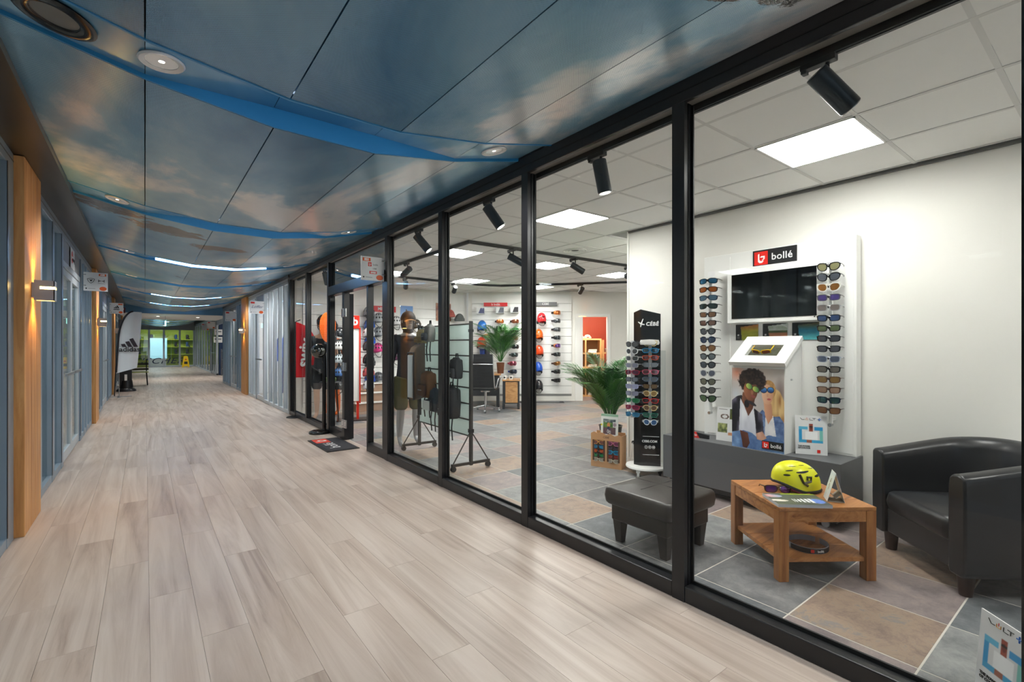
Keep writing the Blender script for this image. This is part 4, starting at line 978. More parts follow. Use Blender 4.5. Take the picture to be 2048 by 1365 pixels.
def goggle_meshes():
    if GOG: return GOG
    def outl(k, cnt=30):
        pts = []
        for i in range(cnt):
            a = 2 * PI * i / cnt; c, s = math.cos(a), math.sin(a); x = math.copysign(abs(c) ** .75, c) * .088 * k; z = math.copysign(abs(s) ** .8, s) * .047 * k
            if z < 0: z += .02 * max(0, 1 - abs(x) / .03) * k
            pts.append((x, z))
        return pts
    o, i_ = outl(1.), outl(.86); N_ = len(o); bend = lambda x, y, z: (x, y - 5.5 * x * x, z)
    fr = MB(); vs = [bend(x, .012, z) for x, z in i_] + [bend(x, .008, z) for x, z in o] + [bend(x, -.03, z) for x, z in o]; fs = []
    for k in range(N_):
        j = (k + 1) % N_; fs += [(k, j, N_ + j, N_ + k), (N_ + k, N_ + j, 2 * N_ + j, 2 * N_ + k)]
    fr.add(vs, fs); GOG['frame'] = fr.mesh('frame', 50)
    le = MB(); rings = [.87, .6, .3]; vs = []
    for q, r in enumerate(rings): vs += [bend(x * r / .86, .013 + .012 * (1 - r), z * r / .86) for x, z in i_]
    vs.append(bend(0, .025, 0)); fs = []
    for q in range(2):
        for k in range(N_): j = (k + 1) % N_; fs.append((q * N_ + k, q * N_ + j, (q + 1) * N_ + j, (q + 1) * N_ + k))
    fs += [(2 * N_ + k, 2 * N_ + (k + 1) % N_, 3 * N_) for k in range(N_)]; le.add(vs, fs); GOG['lens'] = le.mesh('lens', 180)
    st = MB(); path = [(-.088, -.05), (-.095, -.09), (-.08, -.15), (-.03, -.19), (.03, -.19), (.08, -.15), (.095, -.09), (.088, -.05)]
    vs = []; 
    for x, y in path: vs += [(x, y, -.018), (x, y, .018)]
    fs = [(2 * k, 2 * k + 2, 2 * k + 3, 2 * k + 1) for k in range(len(path) - 1)]; st.add(vs, fs)
    st.add([(x * .97, y + .003, z) for x, y, z in vs], [f[::-1] for f in fs]); GOG['strap'] = st.mesh('strap', 60)
    return GOG
def goggles(M, fc, lc, sc_, label, group='ski goggles on the slatted wall'):
    g = goggle_meshes(); t = thing('ski_goggles', label, 'goggles', group=group, M=M @ Matrix.Scale(1.12, 4))
    put('frame', g['frame'], t, material=glossy(fc, .3)); put('lens', g['lens'], t, material=lensmat(lc, True)); put('strap', g['strap'], t, material=mat('strap_%d_%d_%d' % tuple(sc_), sc_, .8)); return t
HEL = {}
def helmet_meshes(kind):
    if kind in HEL: return HEL[kind]
    r = {}; sh = MB()
    L_, W_, Hh = (.135, .105, .15) if kind == 'bike' else (.132, .112, .165)
    def fn(u, v):
        a = 2 * PI * u; t = v * .62 * PI; x = W_ * math.sin(t) * math.cos(a); y = L_ * math.sin(t) * math.sin(a); z = Hh * math.cos(t) if t < PI / 2 else .075 * math.cos(t) * 1.4
        if t > PI / 2: z -= .02 * max(0, -math.sin(a)) * 1.5 + (.035 * abs(math.cos(a)) if kind == 'ski' else 0)
        return (x, y, z)
    sh.grid(fn, 32, 14, cu=True, flip=True); n0 = len(sh.v)
    sh.grid(lambda u, v: tuple(Vector(fn(u, .45 + .55 * v)) * .93), 32, 6, cu=True); r['shell'] = sh.mesh('shell', 60)
    ve = MB()
    def patch(u0, u1, v0, v1):
        ve.grid(lambda u, v: tuple(Vector(fn(u0 + (u1 - u0) * u, v0 + (v1 - v0) * v * (1 - .25 * abs(u - .5) * 2))) * 1.008), 5, 7, flip=True)
    if kind == 'bike':
        for u in (.02, .11, .19, .27, .35, .43, .52, .60, .70, .80, .90): patch(u, u + .045, .18, .50); patch(u + .02, u + .065, .58, .74)
        for u in (.1, .35, .6, .85): patch(u, u + .08, .06, .14)
    else:
        for u in (.15, .22, .29, .36): patch(u, u + .03, .25, .40); 
    r['vent'] = ve.mesh('vent', 180)
    st = MB(); st.tube([(W_ * .93, .01, -.03), (W_ * .8, .02, -.10), (W_ * .3, .05, -.155), (-W_ * .3, .05, -.155), (-W_ * .8, .02, -.10), (-W_ * .93, .01, -.03)], .006, 6)
    if kind == 'ski': st.sph((W_ * .9, -.01, -.07), (.02, .04, .05), 12, 8).sph((-W_ * .9, -.01, -.07), (.02, .04, .05), 12, 8)
    r['strap'] = st.mesh('strap', 60); HEL[kind] = r; return r
def helmet(M, kind, c, label, group='helmets on display', gog=None, name=None):
    g = helmet_meshes(kind); t = thing('bike_helmet' if kind == 'bike' else 'ski_helmet', label, 'helmet', group=group, M=M)
    s = put('shell', g['shell'], t, material=glossy(c, .18)); put('vent', g['vent'], t, material=DARK); put('chin_strap', g['strap'], t, material=DARK)
    if gog:
        gm = goggle_meshes(); Mg = Matrix.Translation((0, .105, .03)) @ Matrix.Scale(1.05, 4)
        for nm, mm in (('goggle_frame', glossy(gog[0], .3)), ('goggle_lens', lensmat(gog[1], True))):
            o = put(nm, gm['frame' if 'frame' in nm else 'lens'], t, material=mm); o.matrix_local = Mg
    return t

# ================================================================ DISPLAY WALL WITH SUNGLASSES
PX = 4.30        # face of the white display panel
t = thing('display_stand', 'white freestanding display panel with thick edge against the shop wall', 'display', (0, 0, 0))
MB().bx(PX, XW - .02, 1.309, 2.56, .5, 2.2).build('board', WHITE, t, bevel=.003); MB().bx(PX - .006, PX + .001, 2.30, 2.53, .52, 2.17).build('side_board', WHITE, t); MB().bx(PX - .004, PX + .001, 1.33, 1.57, .52, 2.19).build('side_board', WHITE, t)
CABG = mat('cabinet_grey', (88, 89, 92), .45, noise=.04, nscale=4)
t = thing('base_cabinet', 'long dark grey low cabinet under the sunglasses display', 'cabinet', (0, 0, 0))
MB().bx(3.95, XW - .02, 1.297, 2.78, .1, .5).build('body', CABG, t, bevel=.003); MB().bx(4.0, XW - .04, 1.34, 2.74, .05, .1).build('plinth', BLACK, t)
for y in (1.42, 2.65):
    for x in (4.03, 4.32):
        c = MB().cyl((x - .012, y, .027), (x + .012, y, .027), .027, n=18).bx(x - .018, x + .018, y - .012, y + .03, .03, .055).build('castor', mat('castor_grey', (150, 152, 154), .3, .4), t, 40)
def brand_plate(t, w, h, sq, yoff=0.):
    MB().bx(-w / 2, w / 2, 0, .012, 0, h).build('plate', BLACKI, t)
    a = -w / 2 + (h - sq) / 2; MB().bx(a, a + sq, -.002, 0, (h - sq) / 2, (h + sq) / 2).build('red_square', mat('vivid_red', (226, 38, 26), .4), t)
    b_logo(MB(), a + sq / 2, h / 2, sq * .72, -.002).build('b_mark', WHITEI, t); text('bollé', h * .58, WHITEI, t, (a + sq + (w / 2 - a - sq) * .5 - .0, -.001, h * .50), bold=.0006, space=1.05)
RZ = -PI / 2     # local -y faces -x (the corridor); local x runs towards -y world
t = thing('brand_sign', 'black sign with red b square and white bollé lettering above the screen', 'sign', (PX - .013, 1.907, 2.045), RZ); brand_plate(t, .36, .143, .115)
t = thing('television', 'wall screen with black glass in a thick white frame above the photo cards', 'screen', (PX, 1.893, 1.565), RZ)
MB().bx(-.388, .388, -.09, 0, -.012, .476).build('white_frame', WHITE, t, bevel=.004); MB().bx(-.345, .345, -.094, -.08, .026, .42).build('screen', mat('screen_glass', (6, 7, 9), .05), t); MB().cyl((.33, -.091, .017), (.33, -.095, .017), .005, n=12).build('button', DARK, t)
# photo cards
def card_fn(kind):
    cols = {0: ((214, 128, 52), (196, 190, 40), (150, 160, 40)), 1: ((206, 212, 214), (92, 110, 58), (178, 118, 82)), 2: ((120, 110, 70), (44, 150, 190), (90, 198, 208))}[kind]
    def fn(u, v):
        if u < .22 + .16 * (.9 - v) * .4 + (.0 if v > .0 else 0) or v > .80 + .18 * u:
            if .08 < u < .15 and .28 < v < .38: return (200, 200, 200)
            if .05 < u < .18 and (.12 < v < .15 or .18 < v < .21): return (110, 110, 112)
            return (22, 22, 24)
        n = vnoise(u * 6 + kind * 9, v * 8) * .6 + vnoise(u * 20, v * 26) * .4
        if kind == 1:
            if abs((v - .72) - .25 * math.sin(u * 3)) < .025: return (220, 220, 222)
            return mixc(cols[2], (150, 92, 62), n) if v < .42 else (mixc((54, 66, 40), cols[1], n) if v < .58 else mixc(cols[0], (150, 165, 140), n))
        c = mixc(cols[2], cols[1], (v - .1) * 2.2) if v < .55 else mixc(cols[1], cols[0], (v - .55) * 2.6); return mixc(c, tuple(x * .6 for x in c), n * .6)
    return fn
for k, (yc, lb) in enumerate([(2.143, 'photo card with black corner and yellow green field'), (1.902, 'photo card with black corner and winding mountain road'), (1.662, 'photo card with black corner and turquoise sea')]):
    t = thing('photo_card', lb + ' under the screen', 'picture', (PX - .007, yc, 1.4), RZ); printed('print', .203, .142, 44, 32, card_fn(k), t)
# sloped showcase with poster
t = thing('showcase_box', 'white sloped-top showcase box holding the couple poster', 'display', (4.27, 1.892, .5), RZ)
MB().add([(x, y, z) for x in (-.21, .21) for y, z in ((-.30, 0), (0, 0), (0, .88), (-.30, .68))], [(0, 3, 2, 1), (4, 5, 6, 7), (0, 4, 7, 3), (1, 2, 6, 5), (0, 1, 5, 4), (3, 7, 6, 2)]).build('body', WHITE, t)
sl_ = math.atan2(.2, .30)
Mt = Matrix.Translation((0, -.325, .685)) @ Matrix.Rotation(sl_, 4, 'X'); lt = math.hypot(.2, .30) + .03; m = MB()
hx, y0_, y1_ = .13, .10, .26
for q in ((-.225, -hx, 0, lt), (hx, .225, 0, lt), (-hx, hx, 0, y0_), (-hx, hx, y1_, lt)): m.bx(q[0], q[1], q[2], q[3], 0, .035, M=Mt)
m.build('sloped_lid', WHITE, t); MB().bx(-hx, hx, y0_, y1_, .0, .004, M=Mt).build('recess_floor', mat('recess_picture', (96, 96, 80), .4, noise=.7, nscale=40), t); MB().bx(-hx, hx, y0_, y1_, .030, .033, M=Mt).build('pane', GLASS, t)
MB().cyl((.211, -.2, .58), (.222, -.2, .58), .008, n=12).build('lock', CHROME, t)
Mw = t.matrix_basis @ Mt
M2 = Matrix.Translation((4.27, 1.892, .5)) @ Matrix.Rotation(RZ, 4, 'Z') @ Mt @ Matrix.Translation((-.03, .17, .016)) @ Matrix.Rotation(PI, 4, 'Z')
sunglasses(M2, 'sport', (236, 190, 10), (180, 60, 20), 'yellow sports glasses with orange lenses inside the sloped showcase', 'loose sunglasses', True)
def couple(u, v):
    # generic fashion print: a man with big dark curls and a fair-haired woman, both in sunglasses
    fine = vnoise(u * 34, v * 52); med = vnoise(u * 13, v * 20)
    def over(c, new, d, soft=.06): return mixc(c, new, (1 - d) / soft + .5)
    c = mixc((224, 208, 198), (170, 168, 170), vnoise(u * 3.2, v * 4.2)); c = mixc(c, (236, 150, 120), max(0, .9 - inell(u, v, .10, .94, .2, .14))); c = mixc(c, (116, 96, 92), max(0, .9 - inell(u, v, .93, .70, .14, .26))); c = mixc(c, (196, 206, 216), max(0, .9 - inell(u, v, .08, .66, .2, .14)))
    # woman: hair, jacket, neck, face
    c = over(c, mixc((232, 200, 140), (156, 106, 60), vnoise(u * 26, v * 8)), inell(u, v, .83, .50, .18 + .02 * med, .26))
    if inpoly(u, v, [(.50, .42), (.60, .50), (.74, .42), (.92, .44), (1, .36), (1, 0), (.56, 0)]): c = mixc((52, 74, 122), (128, 154, 196), med * .6 + fine * .4)
    if inpoly(u, v, [(.66, .44), (.80, .44), (.87, .13), (.64, .13)]): c = mixc((236, 234, 236), (204, 206, 214), med)
    if inpoly(u, v, [(.62, .62), (.77, .58), (.79, .42), (.71, .33), (.65, .44)]): c = mixc((222, 168, 136), (186, 128, 98), (u - .62) * 5)
    c = over(c, mixc((214, 172, 110), (168, 118, 66), fine), inell(u, v, .715, .745, .135, .118))
    c = over(c, mixc((240, 196, 166), (196, 138, 106), (u - .58) * 3.4 + (.72 - v) * 1.2), inell(u, v, .695, .69, .105, .122, .12))
    c = over(c, (184, 86, 84), inell(u, v, .725, .632, .036, .012), .3)
    if inell(u, v, .70, .678, .018, .02) < 1: c = mixc(c, (200, 140, 110), .5)
    for cx_, cz_ in ((.625, .74), (.755, .745)):
        d = inell(u, v, cx_, cz_, .066, .037); c = over(c, (28, 30, 40), d, .1); c = over(c, mixc((96, 176, 240), (20, 52, 120), (cz_ - v) * 16 + .5), d * 1.2, .1)
    # man: curls, jacket, shirt, neck, face
    d = inell(u, v, .40, .845, .265, .155) - .16 * (fine - .5); c = over(c, mixc((26, 18, 18), (92, 66, 58), fine * fine), d, .1)
    if inpoly(u, v, [(-.01, .58), (.10, .64), (.20, .66), (.30, .54), (.46, .50), (.60, .44), (.64, .12), (.5, .1), (-.01, .14)]): c = mixc((24, 22, 32), (126, 120, 140), max(0, vnoise(u * 15, v * 10) - .45) * 1.9)
    if inpoly(u, v, [(.17, .62), (.33, .43), (.43, .54), (.47, .32), (.49, .12), (.14, .16)]): c = mixc((240, 242, 248), (188, 192, 206), vnoise(u * 18, v * 7))
    if inpoly(u, v, [(.22, .70), (.46, .62), (.42, .50), (.33, .40), (.20, .60)]): c = mixc((132, 82, 58), (84, 48, 36), (u - .2) * 4)
    c = over(c, mixc((168, 106, 76), (92, 54, 40), (u - .26) * 3.2 + (.70 - v) * 1.4), inell(u, v, .375, .725, .135, .128, -.22))
    if inell(u, v, .405, .70, .024, .028) < 1: c = mixc(c, (190, 130, 98), .5)
    c = over(c, (150, 76, 72), inell(u, v, .425, .652, .042, .016, -.2), .3)
    c = over(c, mixc((26, 18, 18), (80, 58, 50), fine), inell(u, v, .36, .86, .19, .062, -.12) - .2 * (fine - .5), .15)
    for cx_, cz_ in ((.345, .775), (.475, .742)):
        d = inell(u, v, cx_, cz_, .072, .040, -.22); c = over(c, (70, 60, 30), d, .1); c = over(c, mixc((226, 226, 110), (60, 130, 80), (u - cx_ + .06) * 8), d * 1.2, .1)
    c = over(c, (30, 28, 34), inell(u, v, .30, .555, .05, .05)); c = over(c, (46, 44, 52), inell(u, v, .40, .565, .09, .02, -.3))
    # jeans and hands
    if inpoly(u, v, [(-.01, .18), (.24, .22), (.40, .20), (.55, .13), (.72, .20), (.9, .19), (1.01, .13), (1.01, -.01), (-.01, -.01)]): c = mixc((140, 176, 220), (58, 88, 140), vnoise(u * 9, v * 12) * .8 + fine * .2)
    if inpoly(u, v, [(.48, .20), (.60, .235), (.68, .16), (.60, .12), (.50, .13)]): c = mixc((218, 172, 148), (184, 132, 108), med)
    if inpoly(u, v, [(.16, .215), (.32, .195), (.36, .07), (.30, .0), (.22, .01), (.2, .1)]): c = mixc((112, 68, 52), (76, 44, 36), med)
    return c
pst = thing('poster', 'large poster of a couple in sunglasses on the showcase front', 'poster', (3.967, 1.897, .5), RZ); printed('print', .42, .665, 150, 230, couple, pst, thick=.003)
m = MB().bx(.04, .205, -.004, 0, .02, .085); m.build('black_strip', BLACKI, pst); MB().bx(.045, .095, -.006, -.004, .027, .078).build('red_square', MATS['vivid_red'], pst); b_logo(MB(), .07, .052, .036, -.006).build('b_mark', WHITEI, pst); text('bollé', .042, WHITEI, pst, (.15, -.006, .05), bold=.0004)
# counter cards
def volt_fn(u, v):
    c = mixc((226, 226, 226), (206, 208, 210), vnoise(u * 3, v * 4))
    for x0, x1, y0, y1, col in ((.12, .22, .36, .72, (40, 150, 205)), (.12, .40, .64, .72, (90, 180, 215)), (.12, .86, .30, .37, (60, 160, 205)), (.76, .86, .36, .70, (120, 190, 180)), (.60, .86, .63, .71, (40, 146, 204)), (.44, .56, .58, .80, (150, 70, 52)), (.36, .52, .30, .37, (150, 90, 70))):
        if x0 < u < x1 and y0 < v < y1: c = col
    if .32 < u < .70 and .38 < v < .60: c = (236, 237, 238)
    if inell(u, v, .5, .69, .05, .05) < 1: c = (110, 48, 40)
    if .44 < u < .56 and .70 < v < .73: c = (30, 24, 24)
    return c
def volt_card(t, w, h):
    printed('print', w, h, 50, 66, volt_fn, t, thick=.005)
    m = MB(); z = h * .89; s = w * .075; y = -.0012; r = w * .008
    x = -w * .26
    m.tube([(x - s, y, z + s * .9), (x - s * .2, y, z), (x + s * .8, y, z + s * .1)], r, 5).tube([(x + s * 3.0, y, z + s * .9), (x + s * 3.0, y, z - s * .05), (x + s * 4.3, y, z - s * .05)], r, 5).tube([(x + s * 4.0, y, z + s * .9), (x + s * 5.6, y, z + s * .9)], r, 5).tube([(x + s * 4.8, y, z + s * .9), (x + s * 4.8, y, z)], r, 5); m.build('dark_letters', BLACKI, t)
    MB().tube([(x + s * 1.2, y, z + s * .7), (x + s * 1.2, y, z), (x + s * 2.3, y, z), (x + s * 2.3, y, z + s * .7)], r * .8, 5).build('yellow_letter', mat('amber_ink', (214, 150, 50), .5), t); MB().tube([(x + s * 1.75, y, z + s * .4), (x + s * 1.75, y, z + s * 1.1)], r * .8, 5).build('red_stroke', RED, t)
    MB().tube([(x + s * 6.3, y, z + s * .4), (x + s * 7.7, y, z + s * .4)], r * 1.6, 5).tube([(x + s * 7, y, z - s * .3), (x + s * 7, y, z + s * 1.1)], r * 1.6, 5).build('blue_plus', mat('plus_blue', (24, 96, 176), .5), t)
    text('THE POWER\nOF COLOUR', w * .068, BLACKI, t, (-w * .42, y, h * .185), align='LEFT', bold=.0004); MB().bx(w * .18, w * .28, -.0015, 0, h * .05, h * .13).build('red_square', RED, t)
Mv = Matrix.Translation((4.12, 1.552, .502)) @ Matrix.Rotation(RZ + .52, 4, 'Z') @ Matrix.Rotation(-.10, 4, 'X')
t = thing('counter_card', 'white counter card with blue square frame print on the grey cabinet', 'card', M=Mv); volt_card(t, .215, .30); MB().bx(-.03, .03, .005, .06, 0, .1).build('easel_foot', WHITE, t)
Mv = Matrix.Translation((2.555, .322, 0)) @ Matrix.Rotation(math.atan2(.707, .707) + PI, 4, 'Z') @ Matrix.Rotation(-.08, 4, 'X')
t = thing('counter_card', 'white card with blue square frame print standing on the slate floor by the glass', 'card', M=Mv); volt_card(t, .222, .305); MB().bx(-.03, .03, .005, .06, 0.01, .1).build('easel_foot', WHITE, t)
def leaf_fn(u, v):
    c = (232, 232, 232)
    if .06 < u < .62 and .25 < v < .52: c = mixc((70, 84, 50), (196, 200, 130), vnoise(u * 12, v * 16))
    if .72 < u and .66 < v < .96: c = mixc((96, 104, 40), (50, 60, 40), vnoise(u * 12, v * 12))
    if abs(inell(u, v, .45, .72, .2, .06) - 1) < .25: c = (110, 90, 80)
    if .1 < u < .6 and .92 < v < .94: c = (120, 120, 120)
    if .68 < u < .95 and .18 < v < .26: c = (220, 150, 110)
    return c
t = thing('leaflet', 'white product leaflet with small photos left of the couple poster', 'leaflet', M=Matrix.Translation((4.10, 2.245, .502)) @ Matrix.Rotation(RZ + .1, 4, 'Z') @ Matrix.Rotation(-.1, 4, 'X')); printed('print', .155, .30, 36, 60, leaf_fn, t, thick=.003)
t = thing('name_block', 'small red and black brand block on the grey cabinet edge', 'sign', (4.06, 2.46, .5), RZ + .1); MB().prism([(-.09, 0), (.0, 0), (-.03, .05), (-.09, .05)], -.01, .01, 0, Matrix.Rotation(PI / 2, 4, 'X')).build('red_half', RED, t); MB().prism([(.0, 0), (.085, 0), (.085, .035), (-.03, .05)], -.01, .01, 0, Matrix.Rotation(PI / 2, 4, 'X')).build('black_half', BLACKI, t); text('bollé', .032, WHITEI, t, (-.055, -.0105, .025))
# rods and their sunglasses
FK, TORT, GREY, NAV = (20, 20, 22), (74, 48, 34), (86, 86, 88), (26, 34, 56)
left_col = [('sport', FK, (40, 120, 170), 1), ('sport', FK, (220, 110, 30), 1), ('sport', NAV, (96, 140, 170), 1), ('sport', FK, (60, 84, 84), 1), ('rect', FK, (128, 88, 58), 0), ('rect', FK, (116, 80, 66), 0), ('round', FK, (84, 88, 94), 0), ('round', NAV, (66, 84, 120), 1), ('round', TORT, (140, 96, 54), 0), ('round', FK, (96, 104, 112), 0), ('round', FK, (72, 78, 88), 0), ('round', (190, 190, 192), (84, 92, 112), 0), ('round', FK, (104, 104, 88), 0), ('round', FK, (100, 98, 100), 0), ('aviator', FK, (70, 100, 66), 0)]
right_col = [('aviator', FK, (130, 126, 84), 0), ('aviator', FK, (104, 110, 122), 1), ('aviator', (196, 196, 190), (178, 112, 40), 1), ('rect', GREY, (96, 76, 170), 1), ('rect', (150, 150, 152), (112, 102, 98), 0), ('rect', FK, (70, 100, 160), 1), ('rect', FK, (84, 100, 62), 0), ('rect', FK, (60, 64, 72), 0), ('rect', FK, (76, 78, 88), 0), ('rect', (150, 156, 170), (96, 108, 140), 1), ('rect', FK, (104, 98, 90), 0), ('rect', TORT, (140, 104, 50), 0), ('rect', TORT, (156, 120, 96), 0), ('rect', NAV, (52, 96, 100), 1), ('rect', TORT, (130, 84, 50), 0)]
names = lambda c: min((('blue', (50, 110, 180)), ('orange', (215, 115, 30)), ('smoke grey', (90, 94, 100)), ('brown', (135, 92, 56)), ('green', (75, 100, 65)), ('violet', (96, 76, 170)), ('olive', (125, 122, 84)), ('teal', (52, 96, 100)), ('red', (190, 40, 40)), ('pink', (220, 120, 150)), ('yellow', (220, 190, 40)), ('white', (235, 235, 235)), ('black', (22, 22, 24)), ('navy', (26, 34, 56)), ('tortoise', (74, 48, 34)), ('silver', (175, 175, 178)), ('sky blue', (60, 160, 210)), ('cream', (225, 205, 150))), key=lambda q: sum((q[1][i] - c[i]) ** 2 for i in range(3)))[0]
for cn, (col, yc, y0_, y1_, where) in enumerate([(left_col, 2.448, 562, 798, 'totem-side rod'), (right_col, 1.452, 533, 822, 'armchair-side rod')]):
    pxc = 1419 if cn == 0 else 1660
    zt, zb = onX(pxc, y0_ - 18, 4.2).z, onX(pxc, y1_ + 26, 4.2).z
    t = thing('glasses_rod', f'white vertical sunglasses rod with lock, {("beside the screen on the totem side", "beside the screen on the armchair side")[cn]}', 'display rod', (4.22, yc, 0), group='sunglasses rods')
    MB().bx(-.01, .01, -.011, .011, zb, zt).build('rod', WHITE, t, bevel=.002); MB().bx(0, .09, -.008, .008, zb + .02, zb + .04).bx(0, .09, -.008, .008, zt - .06, zt - .04).build('bracket', WHITE, t); MB().bx(-.014, -.01, -.05, .02, zt - .05, zt + .0).build('name_tag', WHITEI, t); MB().cyl((-.03, 0, zb - .01), (.01, 0, zb - .01), .014, n=14).build('lock', CHROME, t, 40)
    for k, (stl, fc, lc, mir) in enumerate(col):
        py = y0_ + (y1_ - y0_) * k / 14; z = onX(pxc, py, 4.16).z
        MB().bx(-.045, -.01, -.006, .006, z - .004, z + .004).bx(-.045, -.038, -.012, .012, z + .0, z + .012).build('peg', DARK if k % 2 else BLACK, t)
        sunglasses(facing((4.165, yc, z), -1, -.12), stl, fc, lc, f'{names(fc)} sunglasses with {names(lc)} lenses, {nth(k)} on the {where}', 'sunglasses beside the screen', mir, 1.1)
# ================================================================ LOUNGE CORNER
LEATHER = mat('black_leather', (32, 32, 34), .34, spec=.5, noise=.2, nscale=6, bump=.05, bscale=220)
LEATHER2 = mat('dark_brown_leather', (46, 42, 40), .36, spec=.5, noise=.2, nscale=6, bump=.05, bscale=220)
DBROWN = mat('dark_stained_wood', (44, 26, 20), .35)
def rbox(name, x0, x1, y0, y1, z0, z1, m, parent, r=.03, seg=4, puff=0., n=10):
    """soft cushion: rounded box with a slightly domed top"""
    mb = MB(); cx, cy = (x0 + x1) / 2, (y0 + y1) / 2; hx, hy = (x1 - x0) / 2, (y1 - y0) / 2
    def ringp(inset, z):
        pts = []
        rr = max(.004, r * 1.4 - inset * .2)
        for (sx, sy, a0) in ((1, 1, 0), (-1, 1, 90), (-1, -1, 180), (1, -1, 270)):
            for k in range(5):
                a = math.radians(a0 + k * 22.5); pts.append((cx + sx * (hx - inset - rr) + rr * math.cos(a), cy + sy * (hy - inset - rr) + rr * math.sin(a), z))
        return pts
    rings = [ringp(r * .6, z0)] + [ringp(r * (1 - math.sin(a)), z0 + r * (1 - math.cos(a))) for a in (.6, 1.2)]
    rings += [ringp(-puff * .2, (z0 + z1) / 2)]
    rings += [ringp(r * (1 - math.cos(a)), z1 - r + r * math.sin(a)) for a in (0, .5, 1.0, 1.5)]
    for k in range(1, n): 
        f_ = k / n; rings.append(ringp(r + (min(hx, hy) - r - .01) * f_, z1 + puff * (1 - (1 - f_) ** 2)))
    N_ = len(rings[0]); vs = [p for q in rings for p in q]; fs = []
    for i in range(len(rings) - 1):
        for k in range(N_): j = (k + 1) % N_; fs.append((i * N_ + k, i * N_ + j, (i + 1) * N_ + j, (i + 1) * N_ + k))
    fs += [tuple(range(N_ - 1, -1, -1)), tuple(range((len(rings) - 1) * N_, len(rings) * N_))]
    mb.add(vs, fs); return mb.build(name, m, parent, 50)
def tleg(x, y, z, w0, w1, m, parent, name='leg'):
    mb = MB(); vs = [(x + sx * w0, y + sy * w0, z) for sx, sy in ((-1, -1), (1, -1), (1, 1), (-1, 1))] + [(x + sx * w1, y + sy * w1, 0) for sx, sy in ((-1, -1), (1, -1), (1, 1), (-1, 1))]
    mb.add(vs, [(0, 1, 2, 3), (7, 6, 5, 4), (0, 4, 5, 1), (1, 5, 6, 2), (2, 6, 7, 3), (3, 7, 4, 0)]); return mb.build(name, m, parent, bevel=.004, fix=True)
# ---- tub armchair: local -y is the front
t = thing('armchair', 'black leather tub armchair with brown feet by the shop wall', 'armchair', (3.93, .60, 0), math.radians(-134))
def tub(W2, DF, DB, R, N_=44):
    """U path from the front of one arm round the back to the other: (x, y, nx, ny, s)"""
    pts = []; st = DF + (DB - R)
    tot = 2 * st + 2 * (PI / 2 * R) + 2 * (W2 - R)
    for i in range(N_):
        q = tot * i / (N_ - 1)
        if q < st: pts.append((-W2, -DF + q, -1, 0))
        elif q < st + PI / 2 * R: a = (q - st) / R; pts.append((-W2 + R - R * math.cos(a), DB - R + R * math.sin(a), -math.cos(a), math.sin(a)))
        elif q < st + PI / 2 * R + 2 * (W2 - R): x = q - st - PI / 2 * R; pts.append((-W2 + R + x, DB, 0, 1))
        elif q < st + PI * R + 2 * (W2 - R): a = (q - st - PI / 2 * R - 2 * (W2 - R)) / R; pts.append((W2 - R + R * math.sin(a), DB - R + R * math.cos(a), math.sin(a), math.cos(a)))
        else: x = q - st - PI * R - 2 * (W2 - R); pts.append((W2, DB - R - x, 1, 0))
    return pts
P = tub(.385, .34, .36, .30); NP = len(P); mb = MB(); prof_n = 14; vs = []
for i, (x, y, nx, ny) in enumerate(P):
    f_ = 1 - abs(2 * i / (NP - 1) - 1); hgt = .660 + .105 * math.sin(min(1, f_ * 1.2) * PI / 2) ** 1.15; th = .115; flare = .035 * f_
    pr = [(0 - .02, .115), (.0, .14), (.004, .35), (flare * .8, hgt - .06), (flare + .0, hgt - .022), (flare - .02, hgt - .004), (flare - .05, hgt), (flare - .085, hgt - .006), (flare - .107, hgt - .026), (flare * .6 - th, hgt - .07), (-th, .40), (-th, .30), (-th, .14), (-th + .01, .115)]
    for o_, z in pr: vs.append((x + nx * o_, y + ny * o_, z))
fs = []
for i in range(NP - 1):
    for k in range(prof_n): j = (k + 1) % prof_n; fs.append((i * prof_n + k, (i + 1) * prof_n + k, (i + 1) * prof_n + j, i * prof_n + j))
fs += [tuple(range(prof_n)), tuple(range(NP * prof_n - 1, (NP - 1) * prof_n - 1, -1))]
mb.add(vs, fs); mb.build('shell', LEATHER, t, 50, fix=True, bevel=.012)
rbox('seat_cushion', -.268, .268, -.335, .245, .27, .405, LEATHER, t, .035, puff=.03)
MB().bx(-.268, .268, -.318, .22, .125, .285).build('apron', LEATHER, t, bevel=.012)
for s in (-.235, .235): MB().tube([(s + .02, .318 - .02, .40), (s * .55, .315, .74)], .0025, 6).build('seam', DARK, t) if s > 0 else None
for x, y in ((-.30, -.27), (.30, -.27), (-.26, .24), (.26, .24)): MB().cyl((x, y, .125), (x, y, 0), .042, .030, 16).build('foot', DBROWN, t, 40)
# ---- ottoman
t = thing('ottoman', 'square dark leather ottoman on tapered legs behind the storefront glass', 'stool', (2.80, 2.0, 0))
rbox('cushion', -.272, .272, -.262, .262, .262, .378, LEATHER2, t, .024, puff=.024)
MB().bx(-.235, .235, -.225, .225, .15, .27).build('body', LEATHER2, t, bevel=.012, seg=3); MB().tube([(-.24, -.235, .268), (.24, -.235, .268), (.24, .235, .268), (-.24, .235, .268)], .005, 6, closed=True).build('piping', LEATHER2, t)
MB().tube([(0, -.2, .401), (0, .2, .401)], .0018, 5).tube([(-.2, 0, .401), (.2, 0, .401)], .0018, 5).build('stitching', DARK, t)
for x in (-.19, .19):
    for y in (-.18, .18): tleg(x, y, .16, .038, .024, LEATHER2, t)
